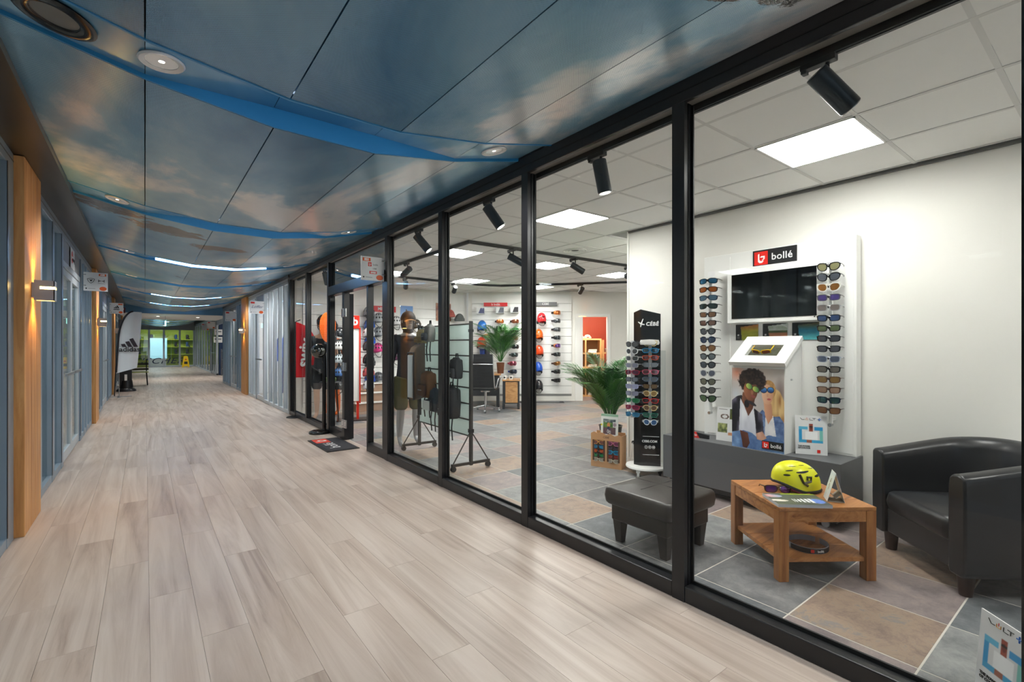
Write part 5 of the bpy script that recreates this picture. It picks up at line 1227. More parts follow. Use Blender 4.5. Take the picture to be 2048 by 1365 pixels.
# ---- coffee table
TEAK = grain_mat('oiled_teak', [(.28, (116, 70, 34)), (.45, (160, 104, 56)), (.6, (180, 124, 72)), (.8, (196, 142, 88))], 16, .34, 'X', .1, .4)
TEAKZ = grain_mat('oiled_teak_upright', [(.28, (104, 60, 28)), (.45, (146, 92, 46)), (.6, (166, 110, 60)), (.8, (182, 128, 76))], 16, .36, 'Z', .1, .4)
t = thing('coffee_table', 'square teak coffee table with lower shelf beside the armchair', 'table', (3.27, 1.315, 0), math.radians(-36))
W2, D2, TH2 = .283, .288, .425
for i in range(4):
    a = -D2 + .072 * 2 * i * .999; b = a + .1425; MB().bx(-W2, W2, a, min(b, D2), TH2 - .022, TH2).build('top_board', TEAK, t, bevel=.0025)
for x in (-1, 1):
    for y in (-1, 1): MB().bx(x * W2 - (.058 if x > 0 else 0), x * W2 + (.058 if x < 0 else 0), y * D2 - (.058 if y > 0 else 0), y * D2 + (.058 if y < 0 else 0), 0, TH2 - .022).build('leg', TEAKZ, t, bevel=.003)
for y in (-1, 1): MB().bx(-W2 + .058, W2 - .058, min(y * (D2 - .004), y * (D2 - .03)), max(y * (D2 - .004), y * (D2 - .03)), TH2 - .085, TH2 - .022).build('apron', TEAK, t)
for x in (-1, 1): MB().bx(min(x * (W2 - .004), x * (W2 - .03)), max(x * (W2 - .004), x * (W2 - .03)), -D2 + .058, D2 - .058, TH2 - .085, TH2 - .022).build('apron', TEAK, t)
for i in range(3): MB().bx(-W2 + .02, W2 - .02, -D2 + .02 + i * .183, -D2 + .018 + (i + 1) * .183, .105, .130).build('shelf_board', TEAK, t, bevel=.002)
# ---- yellow helmet on the table
HY = mat('neon_yellow_shell', (226, 226, 20), .38, coat=.1)
hm = Matrix.Translation((3.32, 1.345, .425)) @ Matrix.Rotation(math.radians(-36), 4, 'Z')
t = thing('bike_helmet', 'neon yellow bike helmet with dark vents lying on the coffee table', 'helmet', M=hm)
def hy(u, v, k=1.):
    a = 2 * PI * u; ph = v * PI * .5; c, s = math.cos(a), math.sin(a)
    rx = .150 + .004 * c; ry = .108
    x = rx * math.sin(ph) ** .9 * c; y = ry * math.sin(ph) ** .9 * s; z = .186 * max(0, math.cos(ph)) ** .78
    z = z * (1 - .10 * x / .15)                    # front (-x) higher brow, slopes to the tail
    zb = .012 + .05 * max(0, -c) ** 1.5 + .018 * abs(s) * max(0, -c)
    z = zb + z * (1 - zb / .178)
    return Vector((x, y, z)) * 1.0 + Vector((0, 0, .0)) if k == 1 else Vector((x * k, y * k, z * k))
m = MB(); m.grid(lambda u, v: tuple(hy(u, v)), 48, 22, cu=True, flip=True); m.grid(lambda u, v: tuple(hy(u, .55 + .45 * v) * .92 + Vector((0, 0, .006))), 48, 8, cu=True); sh = m.build('shell', HY, t, 60)
VD = mat('vent_black', (22, 20, 16), .6)
def vent(u0, v0, u1, v1, wd, n=8):
    mb = MB(); vs = []
    for k in range(n + 1):
        f_ = k / n; u = u0 + (u1 - u0) * f_; v = v0 + (v1 - v0) * f_; w = wd * (math.sin(PI * (f_ * .9 + .05)) ** .45)
        vs += [tuple(hy(u, v - w, 1.006)), tuple(hy(u, v + w, 1.006))]
    mb.add(vs, [(2 * k, 2 * k + 1, 2 * k + 3, 2 * k + 2) for k in range(n)]); mb.build('vent', VD, t)
for (u0, v0, u1, v1, w) in ((.69, .62, .80, .52, .032), (.61, .66, .665, .58, .022), (.60, .80, .65, .75, .028), (.84, .68, .93, .66, .034), (.94, .50, .97, .62, .025), (.72, .34, .80, .30, .012), (.62, .46, .69, .40, .01), (.30, .6, .21, .52, .022), (.38, .66, .34, .58, .016), (.16, .66, .08, .66, .022), (.28, .34, .2, .3, .012), (.82, .42, .9, .44, .012)): vent(u0, v0, u1, v1, w)
mk = MB()
for path in ([(.712, .66), (.735, .84), (.765, .90)], [(.735, .86), (.79, .80), (.80, .70), (.768, .70), (.765, .78)]):
    mk.tube([tuple(hy(u, v, 1.004)) for u, v in path], [.0085] * len(path), 5)
mk.build('b_mark', mat('helmet_mark', (60, 52, 12), .5), t)
MB().tube([tuple(hy(u, 1.0, .975)) for u in [k / 40 for k in range(40)]], .010, 6, closed=True).build('rim', DARK, t, 60)
MB().tube([(-.08, -.09, .03), (-.03, -.105, .008), (.03, -.10, .006), (.07, -.08, .012)], .007, 6).tube([(-.01, -.1, .01), (.02, -.115, .006)], .008, 6, ).build('strap', mat('strap_dark_pink', (120, 20, 60), .7), t)
MB().grid(lambda u, v: tuple(hy(.90 + .045 * u, .36 + .10 * v, 1.003)), 4, 4, flip=True).build('grey_patch', mat('grey_patch', (190, 190, 180), .5), t)
p = onZ(1564, 984, .455)
sunglasses(facing((3.155, 1.375, .449), -.75, -.65, .12), 'sport', (70, 50, 20), (110, 40, 150), 'brown sports glasses with violet mirrored lenses leaning on the yellow helmet', 'loose sunglasses', True, 1.0)
# ---- magazine
def mag_fn(u, v):
    c = mixc((92, 98, 88), (70, 76, 74), vnoise(u * 4, v * 5))
    if inell(u, v, .12, .35, .17, .09, -.1) < 1: c = (214, 206, 196)
    if inell(u, v, .12, .75, .18, .13, -.2) < 1: c = mixc((210, 150, 140), (150, 160, 190), u * 4)
    if inell(u, v, .84, .33, .13, .20) < 1: c = mixc((120, 160, 230), (70, 100, 190), vnoise(u * 20, v * 16))
    if v > .90 and u > .35: c = mixc((190, 210, 40), (130, 150, 40), vnoise(u * 9, 1))
    return c
t = thing('magazine', 'thick grey product catalogue lying on the coffee table', 'magazine', (3.06, 1.235, .4255), math.radians(-36 - 6))
MB().bx(-.148, .148, -.105, .105, 0, .016).build('pages', mat('page_edge', (186, 190, 196), .6), t)
o = printed('cover', .298, .212, 46, 34, mag_fn, t, (0, -.106, .0178), (-PI / 2, 0, 0), .0012)
for i, (x, w_, h_) in enumerate([(-.03, .004, .05), (-.018, .006, .05), (-.002, .010, .045), (.018, .012, .06), (.04, .014, .06), (.062, .016, .07)]): MB().bx(x, x + w_, -.03 - h_ / 2, -.03 + h_ / 2, .0178, .0186).build('title_stroke', WHITEI, t)
# ---- tent card
t = thing('tent_card', 'folded white tent card standing on the coffee table', 'card', (3.285, 1.115, .4255), math.radians(36 + 174))
def tent_fn(u, v): return mixc((214, 226, 232), (238, 240, 240), vnoise(u * 4, v * 3)) if not (abs(u - .45) < .1 and .35 < v < .75 and vnoise(u * 30, v * 30) > .5) else (150, 140, 120)
Mp = Matrix.Rotation(-.26, 4, 'X')
o = printed('front_leaf', .105, .175, 18, 28, tent_fn, t, (0, -.045, 0), (-.26, 0, 0), .0015); MB().bx(-.0525, .0525, -.0015, 0, 0, .175).xf(Matrix.Translation((0, .045, 0)) @ Matrix.Rotation(.26, 4, 'X')).build('rear_leaf', WHITE, t); MB().bx(-.0525, .0525, -.043, .043, .0, .0015).add([(-.0525, -.03, .05), (.0525, -.03, .05), (.0525, 0, .02), (-.0525, 0, .02), (.0525, .03, .05), (-.0525, .03, .05)], [(0, 1, 2, 3), (3, 2, 4, 5)]).build('base_flap', mat('kraft_pale', (176, 164, 152), .7), t)
# ---- head band ring on the lower shelf
t = thing('head_band_ring', 'grey display ring with black printed band on the table shelf', 'display ring', (3.195, 1.225, .131))
m = MB(); rr, N_ = .108, 40
for r0, fl_ in ((rr, False), (rr - .0025, True)): m.grid(lambda u, v: (r0 * math.cos(2 * PI * u * .96) * 1.05, r0 * math.sin(2 * PI * u * .96), .032 * v), N_, 2, flip=fl_)
m.build('band', mat('ring_grey', (150, 150, 158), .4), t, 60)
m = MB(); m.grid(lambda u, v: ((rr + .0012) * math.cos(math.radians(150 + 180 * u)) * 1.05, (rr + .0012) * math.sin(math.radians(150 + 180 * u)), .002 + .028 * v), 24, 2); m.build('black_band', BLACKI, t, 60)
a = math.radians(215); MB().cb((0, 0, 0), (.018, .002, .018)).xf(Matrix.Translation(((rr + .003) * math.cos(a) * 1.05, (rr + .003) * math.sin(a), .016)) @ Matrix.Rotation(a + PI / 2, 4, 'Z')).build('red_square', RED, t)
a = math.radians(238); o = text('bollé', .02, WHITEI, t, ((rr + .004) * math.cos(a) * 1.05, (rr + .004) * math.sin(a), .016), (PI / 2, 0, a + PI / 2))

# ================================================================ GLASSES TOTEM, CARDBOARD DISPLAY, PALM
tc = Vector((4.19, 3.15, 0)); ta = math.atan2(-.70, -.71)   # faces the corridor entrance
fdir = Vector((-.80, -.60, 0)).normalized(); sdir = Vector((.60, -.80, 0)).normalized()
Mt_ = Matrix(((sdir.x, -fdir.x, 0, tc.x), (sdir.y, -fdir.y, 0, tc.y), (0, 0, 1, 0), (0, 0, 0, 1)))
t = thing('glasses_totem', 'tall black sunglasses totem with white lettering on a round wheeled base', 'display stand', M=Mt_)
TB = mat('totem_black', (20, 20, 22), .14)
MB().lathe([(0, .075), (.205, .075), (.215, .085), (.21, .1), (0, .1)], 40).build('base', WHITE, t, 50)
for a in (.6, 2.5, 4.2, 5.6):
    x, y = .17 * math.cos(a), .17 * math.sin(a); MB().cyl((x - .012, y, .03), (x + .012, y, .03), .03, n=16).bx(x - .02, x + .02, y - .02, y + .02, .045, .078).build('castor', DARK if a > 5 or a < 1 else WHITE, t, 40)
m = MB(); m.prism([(-.13, -.02), (-.06, -.06), (.14, -.045), (.14, .0), (-.13, .03)], .1, 1.70, 0); 
for k, v in enumerate(m.v):
    if v[2] > 1.6: m.v[k] = (v[0], v[1], 1.70 + (.03 if abs(v[0] + .06) < .01 else (-.02 if v[0] > 0 else 0)))
m.build('panel', TB, t)
MB().bx(.14, .19, -.03, -.026, .12, 1.30).build('clear_side', glass_mat('acrylic', (.93, .95, .95), base=.06), t)
an = math.atan2(.015, .20); o = text('CÉBÉ', .052, WHITEI, t, (.056, -.0535, 1.575), (PI / 2, 0, an), .0008, bold=.002, shear=.1, space=1.1)
MB().tube([(-.085, -.062, 1.60), (-.055, -.062, 1.575), (-.02, -.06, 1.57)], [.004, .010, .006], 6).tube([(-.055, -.062, 1.575), (-.035, -.061, 1.63)], [.009, .004], 6).tube([(-.055, -.062, 1.575), (-.06, -.062, 1.545)], [.008, .004], 6).build('bird_emblem', WHITEI, t)
text('CEBE.COM', .032, WHITEI, t, (.03, -.054, .355), (PI / 2, 0, an), .0008, bold=.001); 
for z in (.405, .215): MB().bx(-.05, .125, -.0585, -.044, z, z + .003).build('white_rule', WHITEI, t)
for k in range(3):
    cx = -.005 + k * .037; MB().tube([(cx + .015 * math.cos(a * PI / 8), -.0565 + k * .0025, .295 + .015 * math.sin(a * PI / 8)) for a in range(16)], .002, 5, closed=True).build('round_icon', WHITEI, t)
    MB().cb((cx, -.057 + k * .0025, .295), (.006 + .006 * k, .002, .016 - .003 * k)).build('icon_mark', WHITEI, t)
MB().lathe([(0, 0), (.09, 0), (.10, .02), (.09, .05), (0, .055)], 24, (.03, -.10, 1.36), sy=.5).build('shade_cap', WHITE, t, 50)
MB().bx(.018, .052, -.085, -.062, .56, 1.40).build('front_bar', mat('bar_white', (206, 208, 210), .3), t); MB().bx(-.16, -.12, -.075, -.05, .60, 1.40).build('side_bar', MATS['bar_white'], t)
rightc = [('round', (225, 205, 150), (120, 110, 90), 0), ('sport', (30, 150, 210), (60, 90, 110), 1), ('sport', (205, 80, 40), (120, 50, 60), 1), ('rect', (110, 120, 130), (120, 130, 140), 0), ('sport', (220, 100, 130), (120, 80, 90), 1), ('rect', (90, 110, 140), (90, 96, 104), 0), ('rect', (60, 44, 36), (120, 92, 56), 0), ('round', (225, 205, 150), (150, 116, 64), 0), ('sport', (200, 40, 36), (84, 56, 66), 1), ('round', (220, 196, 140), (104, 70, 46), 0), ('rect', (24, 110, 90), (40, 110, 96), 1), ('round', (232, 234, 236), (60, 120, 190), 1)]
leftc = [('round', (60, 62, 66), (90, 92, 96), 0), ('round', (228, 230, 232), (70, 72, 76), 0), ('rect', (180, 180, 182), (70, 74, 78), 0), ('rect', (150, 150, 160), (120, 124, 150), 0), ('sport', (150, 40, 60), (120, 60, 90), 1), ('rect', (50, 54, 62), (110, 116, 130), 0), ('rect', (160, 162, 200), (140, 146, 180), 0), ('rect', (120, 122, 140), (130, 134, 160), 0), ('sport', (60, 110, 90), (30, 150, 80), 1), ('sport', (150, 40, 70), (160, 50, 90), 1), ('sport', (60, 110, 140), (40, 140, 200), 1)]
R3 = Mt_.to_3x3()
for k, (st, fc, lc, mr) in enumerate(rightc):
    z = 1.375 - k * .0735; p = Mt_ @ Vector((.035, -.135, z)); d_ = R3 @ Vector((-.15, -1, 0))
    sunglasses(facing(p, d_.x, d_.y), st, fc, lc, f'{names(fc)} sunglasses with {names(lc)} lenses, {nth(k)} on the totem front bar', 'sunglasses on the black totem', mr, 1.04)
    MB().bx(.02, .05, -.13, -.085, z - .006, z + .006).bx(.095, .115, -.07, -.05, z - .01, z + .01).bx(-.045, -.025, -.08, -.06, z - .01, z + .01).build('clip', MATS['bar_white'], t)
for k, (st, fc, lc, mr) in enumerate(leftc):
    z = 1.365 - k * .0725; p = Mt_ @ Vector((-.15, -.13, z)); d_ = R3 @ Vector((-.55, -1, 0))
    sunglasses(facing(p, d_.x, d_.y), st, fc, lc, f'{names(fc)} sunglasses with {names(lc)} lenses, {nth(k)} on the totem side bar', 'sunglasses on the black totem', mr, 1.04)
    MB().bx(-.155, -.135, -.125, -.07, z - .006, z + .006).build('clip', MATS['bar_white'], t)
# ---- cardboard counter display on the floor
KRAFT = mat('kraft_board', (196, 150, 108), .75, noise=.06, nscale=12)
bc = (Vector((3.986, 3.75, 0)) + Vector((4.105, 3.414, 0))) / 2; fd = (Vector((4.105, 3.414, 0)) - Vector((3.986, 3.75, 0))).normalized()
Mb = Matrix(((fd.x, -fd.y, 0, bc.x), (fd.y, fd.x, 0, bc.y), (0, 0, 1, 0), (0, 0, 0, 1)))
t = thing('cardboard_display', 'brown cardboard floor display holding two columns of coloured sports glasses', 'display box', M=Mb)
def wavy(z0): return [(-.178, 0), (.178, 0), (.178, z0 + .0), (.14, z0 + .012), (.1, z0 - .004), (.05, z0 + .02), (.0, z0 + .004), (-.05, z0 + .026), (-.1, z0 + .012), (-.14, z0 + .03), (-.178, z0 + .012)]
MB().prism(wavy(.36), -.008, 0, 0, Matrix.Rotation(PI / 2, 4, 'X')).build('front', KRAFT, t); MB().bx(-.178, -.17, .008, .15, 0, .36).bx(.17, .178, .008, .15, 0, .36).build('side', KRAFT, t); MB().bx(-.17, .17, .142, .15, 0, .38).build('back', KRAFT, t); MB().bx(-.17, .17, .008, .142, 0, .01).build('bottom', KRAFT, t)
MB().bx(.178, .18, .05, .14, .16, .175).build('tab', KRAFT, t)
text('CÉBÉ', .032, mat('brown_ink', (84, 58, 40), .7), t, (0, -.0005, .335), shear=.2)
bcols = [[((206, 150, 80), (150, 90, 80)), ((24, 60, 90), (20, 150, 210)), ((40, 20, 20), (226, 80, 20)), ((30, 40, 40), (20, 150, 80)), ((190, 180, 160), (180, 170, 150))], [((190, 110, 140), (150, 60, 110)), ((50, 46, 54), (70, 60, 80)), ((20, 150, 190), (20, 120, 170)), ((90, 20, 20), (170, 40, 30)), ((190, 180, 160), (180, 170, 150))]]
for i in range(2):
    x = -.085 + .17 * i; MB().bx(x - .074, x + .074, -.0012, 0, .07, .30).build('window_shadow', mat('kraft_dark', (84, 58, 42), .8), t)
    for k in range(5):
        fc, lc = bcols[i][k]; z = .275 - k * .048; p = Mb @ Vector((x, -.012, z)); d_ = Mb.to_3x3() @ Vector((0, -1, 0))
        sunglasses(facing(p, d_.x, d_.y), 'sport', fc, lc, f'{names(fc)} sports glasses with {names(lc)} lenses, {nth(k)}, {("palm-side", "totem-side")[i]} cardboard column', 'sports glasses in the cardboard display', True, .93)
def bike_fn(u, v):
    c = (236, 238, 234)
    if v > .9: c = (150, 190, 160)
    if .13 < u < .86 and .22 < v < .80:
        c = mixc((60, 100, 50), (150, 180, 90), vnoise(u * 9, v * 9)) if v > .48 else mixc((96, 76, 90), (120, 92, 88), vnoise(u * 12, v * 10))
        if v > .68: c = mixc((40, 56, 70), (190, 200, 190), vnoise(u * 10, v * 16))
        if inell(u, v, .45, .58, .09, .09) < 1: c = (226, 150, 90)
        if inell(u, v, .45, .46, .07, .07) < 1: c = (60, 60, 90)
        if abs(inell(u, v, .42, .34, .05, .07) - .8) < .3 or abs(inell(u, v, .53, .31, .05, .06) - .8) < .3: c = (200, 200, 204)
    if .70 < u < .93 and .50 < v < .70: c = (232, 226, 226) if inell(u, v, .81, .6, .09, .07) > 1 else (170, 150, 160)
    if u < .1 and .55 < v < .62: c = (236, 226, 60)
    if inell(u, v, .2, .18, .06, .04) < 1: c = (120, 104, 40)
    return c
t = thing('picture_card', 'white framed card with cyclist photo standing in the cardboard display', 'card', M=Mb @ Matrix.Translation((.02, .04, .30)) @ Matrix.Rotation(-.06, 4, 'X')); printed('print', .20, .29, 50, 70, bike_fn, t, (0, 0, 0), (0, 0, 0), .008)
# ---- palms
LEAFM = [mat('palm_leaf_a', (46, 104, 40), .42, spec=.4, noise=.35, nscale=9), mat('palm_leaf_b', (72, 132, 52), .42, spec=.4, noise=.3, nscale=9), mat('palm_leaf_c', (34, 82, 38), .42, spec=.4, noise=.3, nscale=9)]
def palm(name, label, loc, n, rmin, rmax, pot, seed, base_z, lean=(0, 0), leafw=.011, up=(.5, 1.25)):
    rnd = random.Random(seed); t = thing(name, label, 'plant', loc)
    for k in range(n):
        az = k * 2.399 + rnd.uniform(-.2, .2); L_ = rnd.uniform(rmin, rmax); el = rnd.uniform(*up) if k > n * .25 else rnd.uniform(1.2, 1.5)
        d = Vector((math.cos(az), math.sin(az), 0)); mb = MB(); pts = []; p = Vector((.02 * d.x, .02 * d.y, base_z)); e = el
        for s in range(14): pts.append(p.copy()); p = p + (d * math.cos(e) + Vector((0, 0, math.sin(e)))) * (L_ / 13); e -= .05 + .045 * s / 13 * 2
        mb.tube(pts, [.006 - .0045 * i / 13 for i in range(14)], 5)
        side = Vector((-d.y, d.x, 0))
        for i in range(34):
            f_ = .2 + .8 * i / 33; q = f_ * 13; a = min(12, int(q)); c = pts[a].lerp(pts[a + 1], q - a); tan = (pts[a + 1] - pts[a]).normalized()
            ll = L_ * .34 * (math.sin(PI * (.16 + .80 * f_)) ** .7) * rnd.uniform(.85, 1.1)
            for s in (-1, 1):
                dr = (tan * (.75 + .5 * f_) + side * s * (1.0 - .35 * f_) + Vector((0, 0, .18))).normalized(); mid = c + dr * ll * .5 + Vector((0, 0, .01)); tip = c + dr * ll + Vector((0, 0, -.10 * ll - .01)); w = tan.cross(dr).cross(dr).normalized() * leafw
                mb.add([c, mid + w, mid - w, tip], [(0, 1, 2), (1, 3, 2)])
        mb.build('frond', LEAFM[k % 3], t)
    return t
pl = palm('potted_palm', 'bushy green palm in a black pot behind the cardboard display', (4.89, 4.25, 0), 36, .80, 1.18, None, 3, .30, leafw=.0065, up=(1.2, 1.55))
MB().lathe([(0, .0), (.11, .0), (.15, .29), (.16, .30), (.145, .30), (.13, .26), (0, .26)], 28).build('pot', mat('black_pot', (26, 24, 24), .5), pl, 40); MB().lathe([(0, .2622), (.135, .2622)], 20).build('soil', mat('soil', (50, 36, 26), .9), pl)
for k in range(4): MB().tube([(.03 * math.cos(k * 1.6), .03 * math.sin(k * 1.6), .26), (.02 * math.cos(k * 1.6 + 1), .02 * math.sin(k * 1.6 + 1), .36)], .012, 6).build('stem', mat('palm_stem', (104, 110, 60), .6), pl)
# socket and cable on the partition
t = thing('wall_socket', 'white wall socket with black plug and cable by the totem', 'socket', (XW - .001, 3.47, .24), RZ); MB().bx(-.045, .045, -.012, 0, -.06, .06).build('plate', WHITE, t, bevel=.004); MB().cyl((0, -.012, .02), (0, -.05, .02), .02, n=14).build('plug', DARK, t, 40); MB().tube([(0, -.05, .02), (.0, -.07, -.05), (-.02, -.05, -.14), (-.05, -.06, -.22), (-.12, -.05, -.233)], .004, 6).build('cable', WHITE, t, 60)
# ================================================================ BACK OF THE SHOP
# ---- slatted boards: angled wall and helmet wall
SLATW = mat('slat_board_white', (234, 234, 232), .45)
sw = thing('slat_wall', 'white slatted display wall carrying goggles beside the storeroom door', 'display wall', M=Matrix.Translation(onW(0, 0)) @ Matrix.Rotation(RW, 4, 'Z'))
x0, x1 = xw(944), xw(1143); zt = zw(608)
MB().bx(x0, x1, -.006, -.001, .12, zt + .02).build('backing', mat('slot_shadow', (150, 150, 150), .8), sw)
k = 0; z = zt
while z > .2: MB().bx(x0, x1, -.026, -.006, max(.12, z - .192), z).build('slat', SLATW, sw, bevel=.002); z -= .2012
MB().bx(x0, x1, -.026, -.006, zt + .008, 2.6).build('top_board', SLATW, sw)
hw = thing('slat_wall', 'white slatted display wall carrying helmets opposite the coffee corner', 'display wall', (0, 10.149, 0))
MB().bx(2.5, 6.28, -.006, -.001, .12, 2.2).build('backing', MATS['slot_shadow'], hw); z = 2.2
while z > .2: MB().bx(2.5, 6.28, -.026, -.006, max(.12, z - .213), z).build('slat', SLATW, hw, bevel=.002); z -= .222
MB().bx(2.5, 6.28, -.026, -.006, 2.208, 2.6).build('top_board', SLATW, hw)
# ---- header plates
def plate(px0, px1, py, c, label, txt, off=.07):
    a, b = xw(px0), xw(px1); zc = zw(py); t = thing('header_plate', label, 'sign', M=Matrix.Translation(onW((a + b) / 2, zc, off + .03)) @ Matrix.Rotation(RW, 4, 'Z'))
    MB().bx(-(b - a) / 2, (b - a) / 2, 0, .012, -.045, .045).build('board', mat('hp%d' % c[0], c, .4), t); MB().bx(-.2, .2, .012, .045, -.01, .01).build('bracket', STEEL, t); text(txt, .075, WHITEI, t, (0, -.001, 0))
plate(968, 1015, 610, (208, 30, 34), 'red header plate with white lettering above the boxed goggles', 'b bollé'); plate(1068, 1113, 609, (104, 106, 108), 'grey header plate with white lettering above the goggles column', 'CÉBÉ')
# ---- boxed goggles
for k, (px, py, w_, c) in enumerate([(962, 623, .19, (60, 66, 110)), (1000.5, 622, .19, (96, 100, 112)), (1029, 621, .2, (44, 42, 48))]):
    t = thing('goggle_box', f'white goggle carton with {("navy", "grey", "dark")[k]} print on the slatted wall, {ORD[k]} under the red plate', 'box', M=Matrix.Translation(onW(xw(px), zw(py), .026)) @ Matrix.Rotation(RW, 4, 'Z'), group='goggle cartons')
    MB().bx(-w_ / 2, w_ / 2, -.16, -.002, -.07, .075).build('carton', mat('carton', (220, 222, 224), .5), t, bevel=.002); MB().prism([(-.05, -.06), (.09, -.06), (.09, .065), (.0, .065)], 0, .001, 0, Matrix.Translation((0, -.161, 0)) @ Matrix.Rotation(PI / 2, 4, 'X')).build('print', mat(f'box_print{k}', c, .4), t)
def wallM(px, py, off, yaw=0, tilt=0): return Matrix.Translation(onW(xw(px), zw(py), off)) @ Matrix.Rotation(RW + PI + yaw, 4, 'Z') @ Matrix.Rotation(tilt, 4, 'X')
GREYS, BLK = (70, 72, 76), (26, 26, 28)
gl = [(1115, 627, (200, 120, 40), (210, 100, 20), BLK), (1115, 643, (54, 56, 60), (80, 84, 90), GREYS), (1115, 660, (70, 72, 76), (96, 98, 102), BLK), (1115, 676, BLK, (70, 74, 80), BLK), (1115, 692, (190, 110, 60), (120, 70, 170), BLK), (1115, 709, BLK, (54, 60, 66), BLK), (1115, 727, (90, 60, 34), (170, 104, 30), (80, 56, 40)), (1115, 743, BLK, (40, 40, 44), BLK), (1115, 760, BLK, (34, 36, 40), BLK)]
for k, (px, py, fc, lc, sc_) in enumerate(gl):
    goggles(wallM(px, py, .21, .55, .0), fc, lc, sc_, f'{names(fc)} goggles with {names(lc)} lens, {nth(k)} by the storeroom door')
gl2 = [(1032, 644, (120, 64, 40), (160, 80, 40), BLK), (1032, 661, (30, 90, 50), (20, 160, 70), BLK), (1030, 677, (190, 70, 30), (200, 60, 30), BLK), (1032, 694, BLK, (50, 54, 58), BLK), (1030, 710, (50, 60, 60), (64, 80, 84), BLK), (1027, 727, (200, 60, 90), (150, 50, 70), (190, 60, 90)), (1028, 743, (40, 44, 54), (60, 70, 90), (40, 70, 180))]
for k, (px, py, fc, lc, sc_) in enumerate(gl2):
    goggles(wallM(px, py, .21, .4, .0), fc, lc, sc_, f'{names(fc)} goggles with {names(lc)} lens, {nth(k)} above the desk cabinet')
goggles(wallM(1002, 644, .21, .4), (150, 80, 40), (226, 120, 40), BLK, 'orange mirrored goggles under the middle goggle carton'); goggles(wallM(976, 673, .21, .4), (200, 150, 60), (210, 160, 90), BLK, 'tan goggles half hidden by the desk palm')
def peg(px, py, lab=None): pass
hl = [(965, 655, (20, 110, 200), None, 'bright blue ski helmet on the slatted wall left of the desk palm'), (964, 688, (222, 72, 34), None, 'orange red ski helmet below the bright blue one'), (1082, 640, (206, 42, 50), ((226, 226, 226), (150, 30, 40)), 'red ski helmet wearing white framed goggles on the slatted wall'), (1076, 672, (216, 92, 24), None, 'glossy orange ski helmet below the red goggled helmet'), (1077, 704, (222, 74, 30), None, 'orange ski helmet third in its column on the slatted wall'), (1075, 737, (30, 84, 190), None, 'blue ski helmet low in the column beside the black mullion'), (1076, 772, (40, 42, 46), None, 'black ski helmet lowest in its column on the slatted wall')]
for px, py, c, g, lb in hl: helmet(wallM(px, py, .17, .35), 'ski', c, lb, 'ski helmets on the slatted wall', g)
for k, (px, py, c) in enumerate([(966, 708, (40, 70, 150)), (976, 704, (60, 62, 66))]):
    t = thing('ski_boot', ('patterned blue snowboard boot on the slatted wall below the orange helmet', 'grey snowboard boot on the slatted wall beside the desk palm')[k], 'boot', M=wallM(px, py, .13, .3), group='snowboard boots'); bm_ = mat(f'boot{k}', c, .6, noise=.6, nscale=30)
    MB().lathe([(.055, 0), (.06, .1), (.07, .24), (.06, .26), (0, .25)], 14, (0, -.03, -.14)).build('shaft', bm_, t, 50); MB().sph((0, .05, -.13), (.05, .12, .05), 14, 8).build('foot', bm_, t, 180); MB().bx(-.05, .05, -.09, .17, -.19, -.165).build('sole', WHITE, t)
# ---- floor mat by the slatted wall
t = thing('floor_mat', 'dark floor mat with pale lettering at the foot of the slatted wall', 'mat', M=Matrix.Translation(onW(xw(1080), 0, .28)) @ Matrix.Rotation(RW, 4, 'Z')); MB().bx(-.6, .55, -.14, .14, 0, .008).build('pile', mat('mat_grey', (62, 62, 66), .9), t); MB().bx(-.4, .45, -.04, .04, .008, .009).build('lettering_band', mat('mat_pale', (160, 160, 160), .9), t)
# ---- storeroom cube shelf
BIRCH = mat('birch_veneer', (206, 164, 112), .5, noise=.06, nscale=8)
Ms = Matrix.Translation(onW(0, 0)) @ Matrix.Rotation(RW, 4, 'Z')
t = thing('cube_shelf', 'birch cube shelf unit inside the red storeroom', 'shelf', M=Ms @ Matrix.Translation((1.55, .95, 0))); cw = .40
for i in range(3): MB().bx(i * cw - .02, i * cw + .02, 0, .38, 0, 1.54).build('upright', BIRCH, t)
for j in range(5): MB().bx(.0, 2 * cw, .002, .378, .0 + j * .375, .04 + j * .375).build('shelf', BIRCH, t)
MB().bx(0, 2 * cw, .37, .378, .04, 1.5).build('back', mat('birch_dark', (150, 112, 72), .6), t)
n_ = 0
for i in range(2):
    for j in range(4):
        o = thing('paper_stack', f'stack of white papers in the birch shelf, {("door-frame", "counter")[i]} column, {ORD[j]} compartment up', 'paper', M=Ms @ Matrix.Translation((1.55 + i * cw + .18, 1.06, .0405 + j * .375)), group='papers in the storeroom shelf'); hh = .06 + .03 * ((i + j) % 3)
        MB().bx(-.11, .11, -.09, .12, 0, hh * .5).build('pile', WHITE, o); MB().bx(-.09, .12, -.08, .11, hh * .5, hh).build('upper_pile', mat('paper_grey', (212, 206, 200), .7), o)
for k, (x, c, hgt) in enumerate([(1.66, (226, 206, 196), .22), (1.82, (170, 172, 180), .13), (2.02, (206, 186, 170), .11)]):
    o = thing('shelf_item', ('pale pink figure-shaped bag on top of the birch shelf', 'grey crumpled bag on top of the birch shelf', 'beige rolled paper on top of the birch shelf')[k], 'bag', M=Ms @ Matrix.Translation((x, 1.1, 1.5405)), group='things on the birch shelf'); mb = MB(); mb.lathe([(0, 0), (.09, .0), (.1, hgt * .3), (.07, hgt * .65), (.05, hgt * .9), (0, hgt)], 14, sx=1.1, sy=.8).build('bundle', mat(f'bundle{k}', c, .6, noise=.2, nscale=30), o, 60); MB().bx(-.03, .03, -.08, -.07, hgt * .2, hgt * .4).build('label', RED, o)
t = thing('counter_shelf', 'birch side panel with stepped shelves behind the storeroom door', 'shelf', M=Ms @ Matrix.Translation((2.36, .7, 0)))
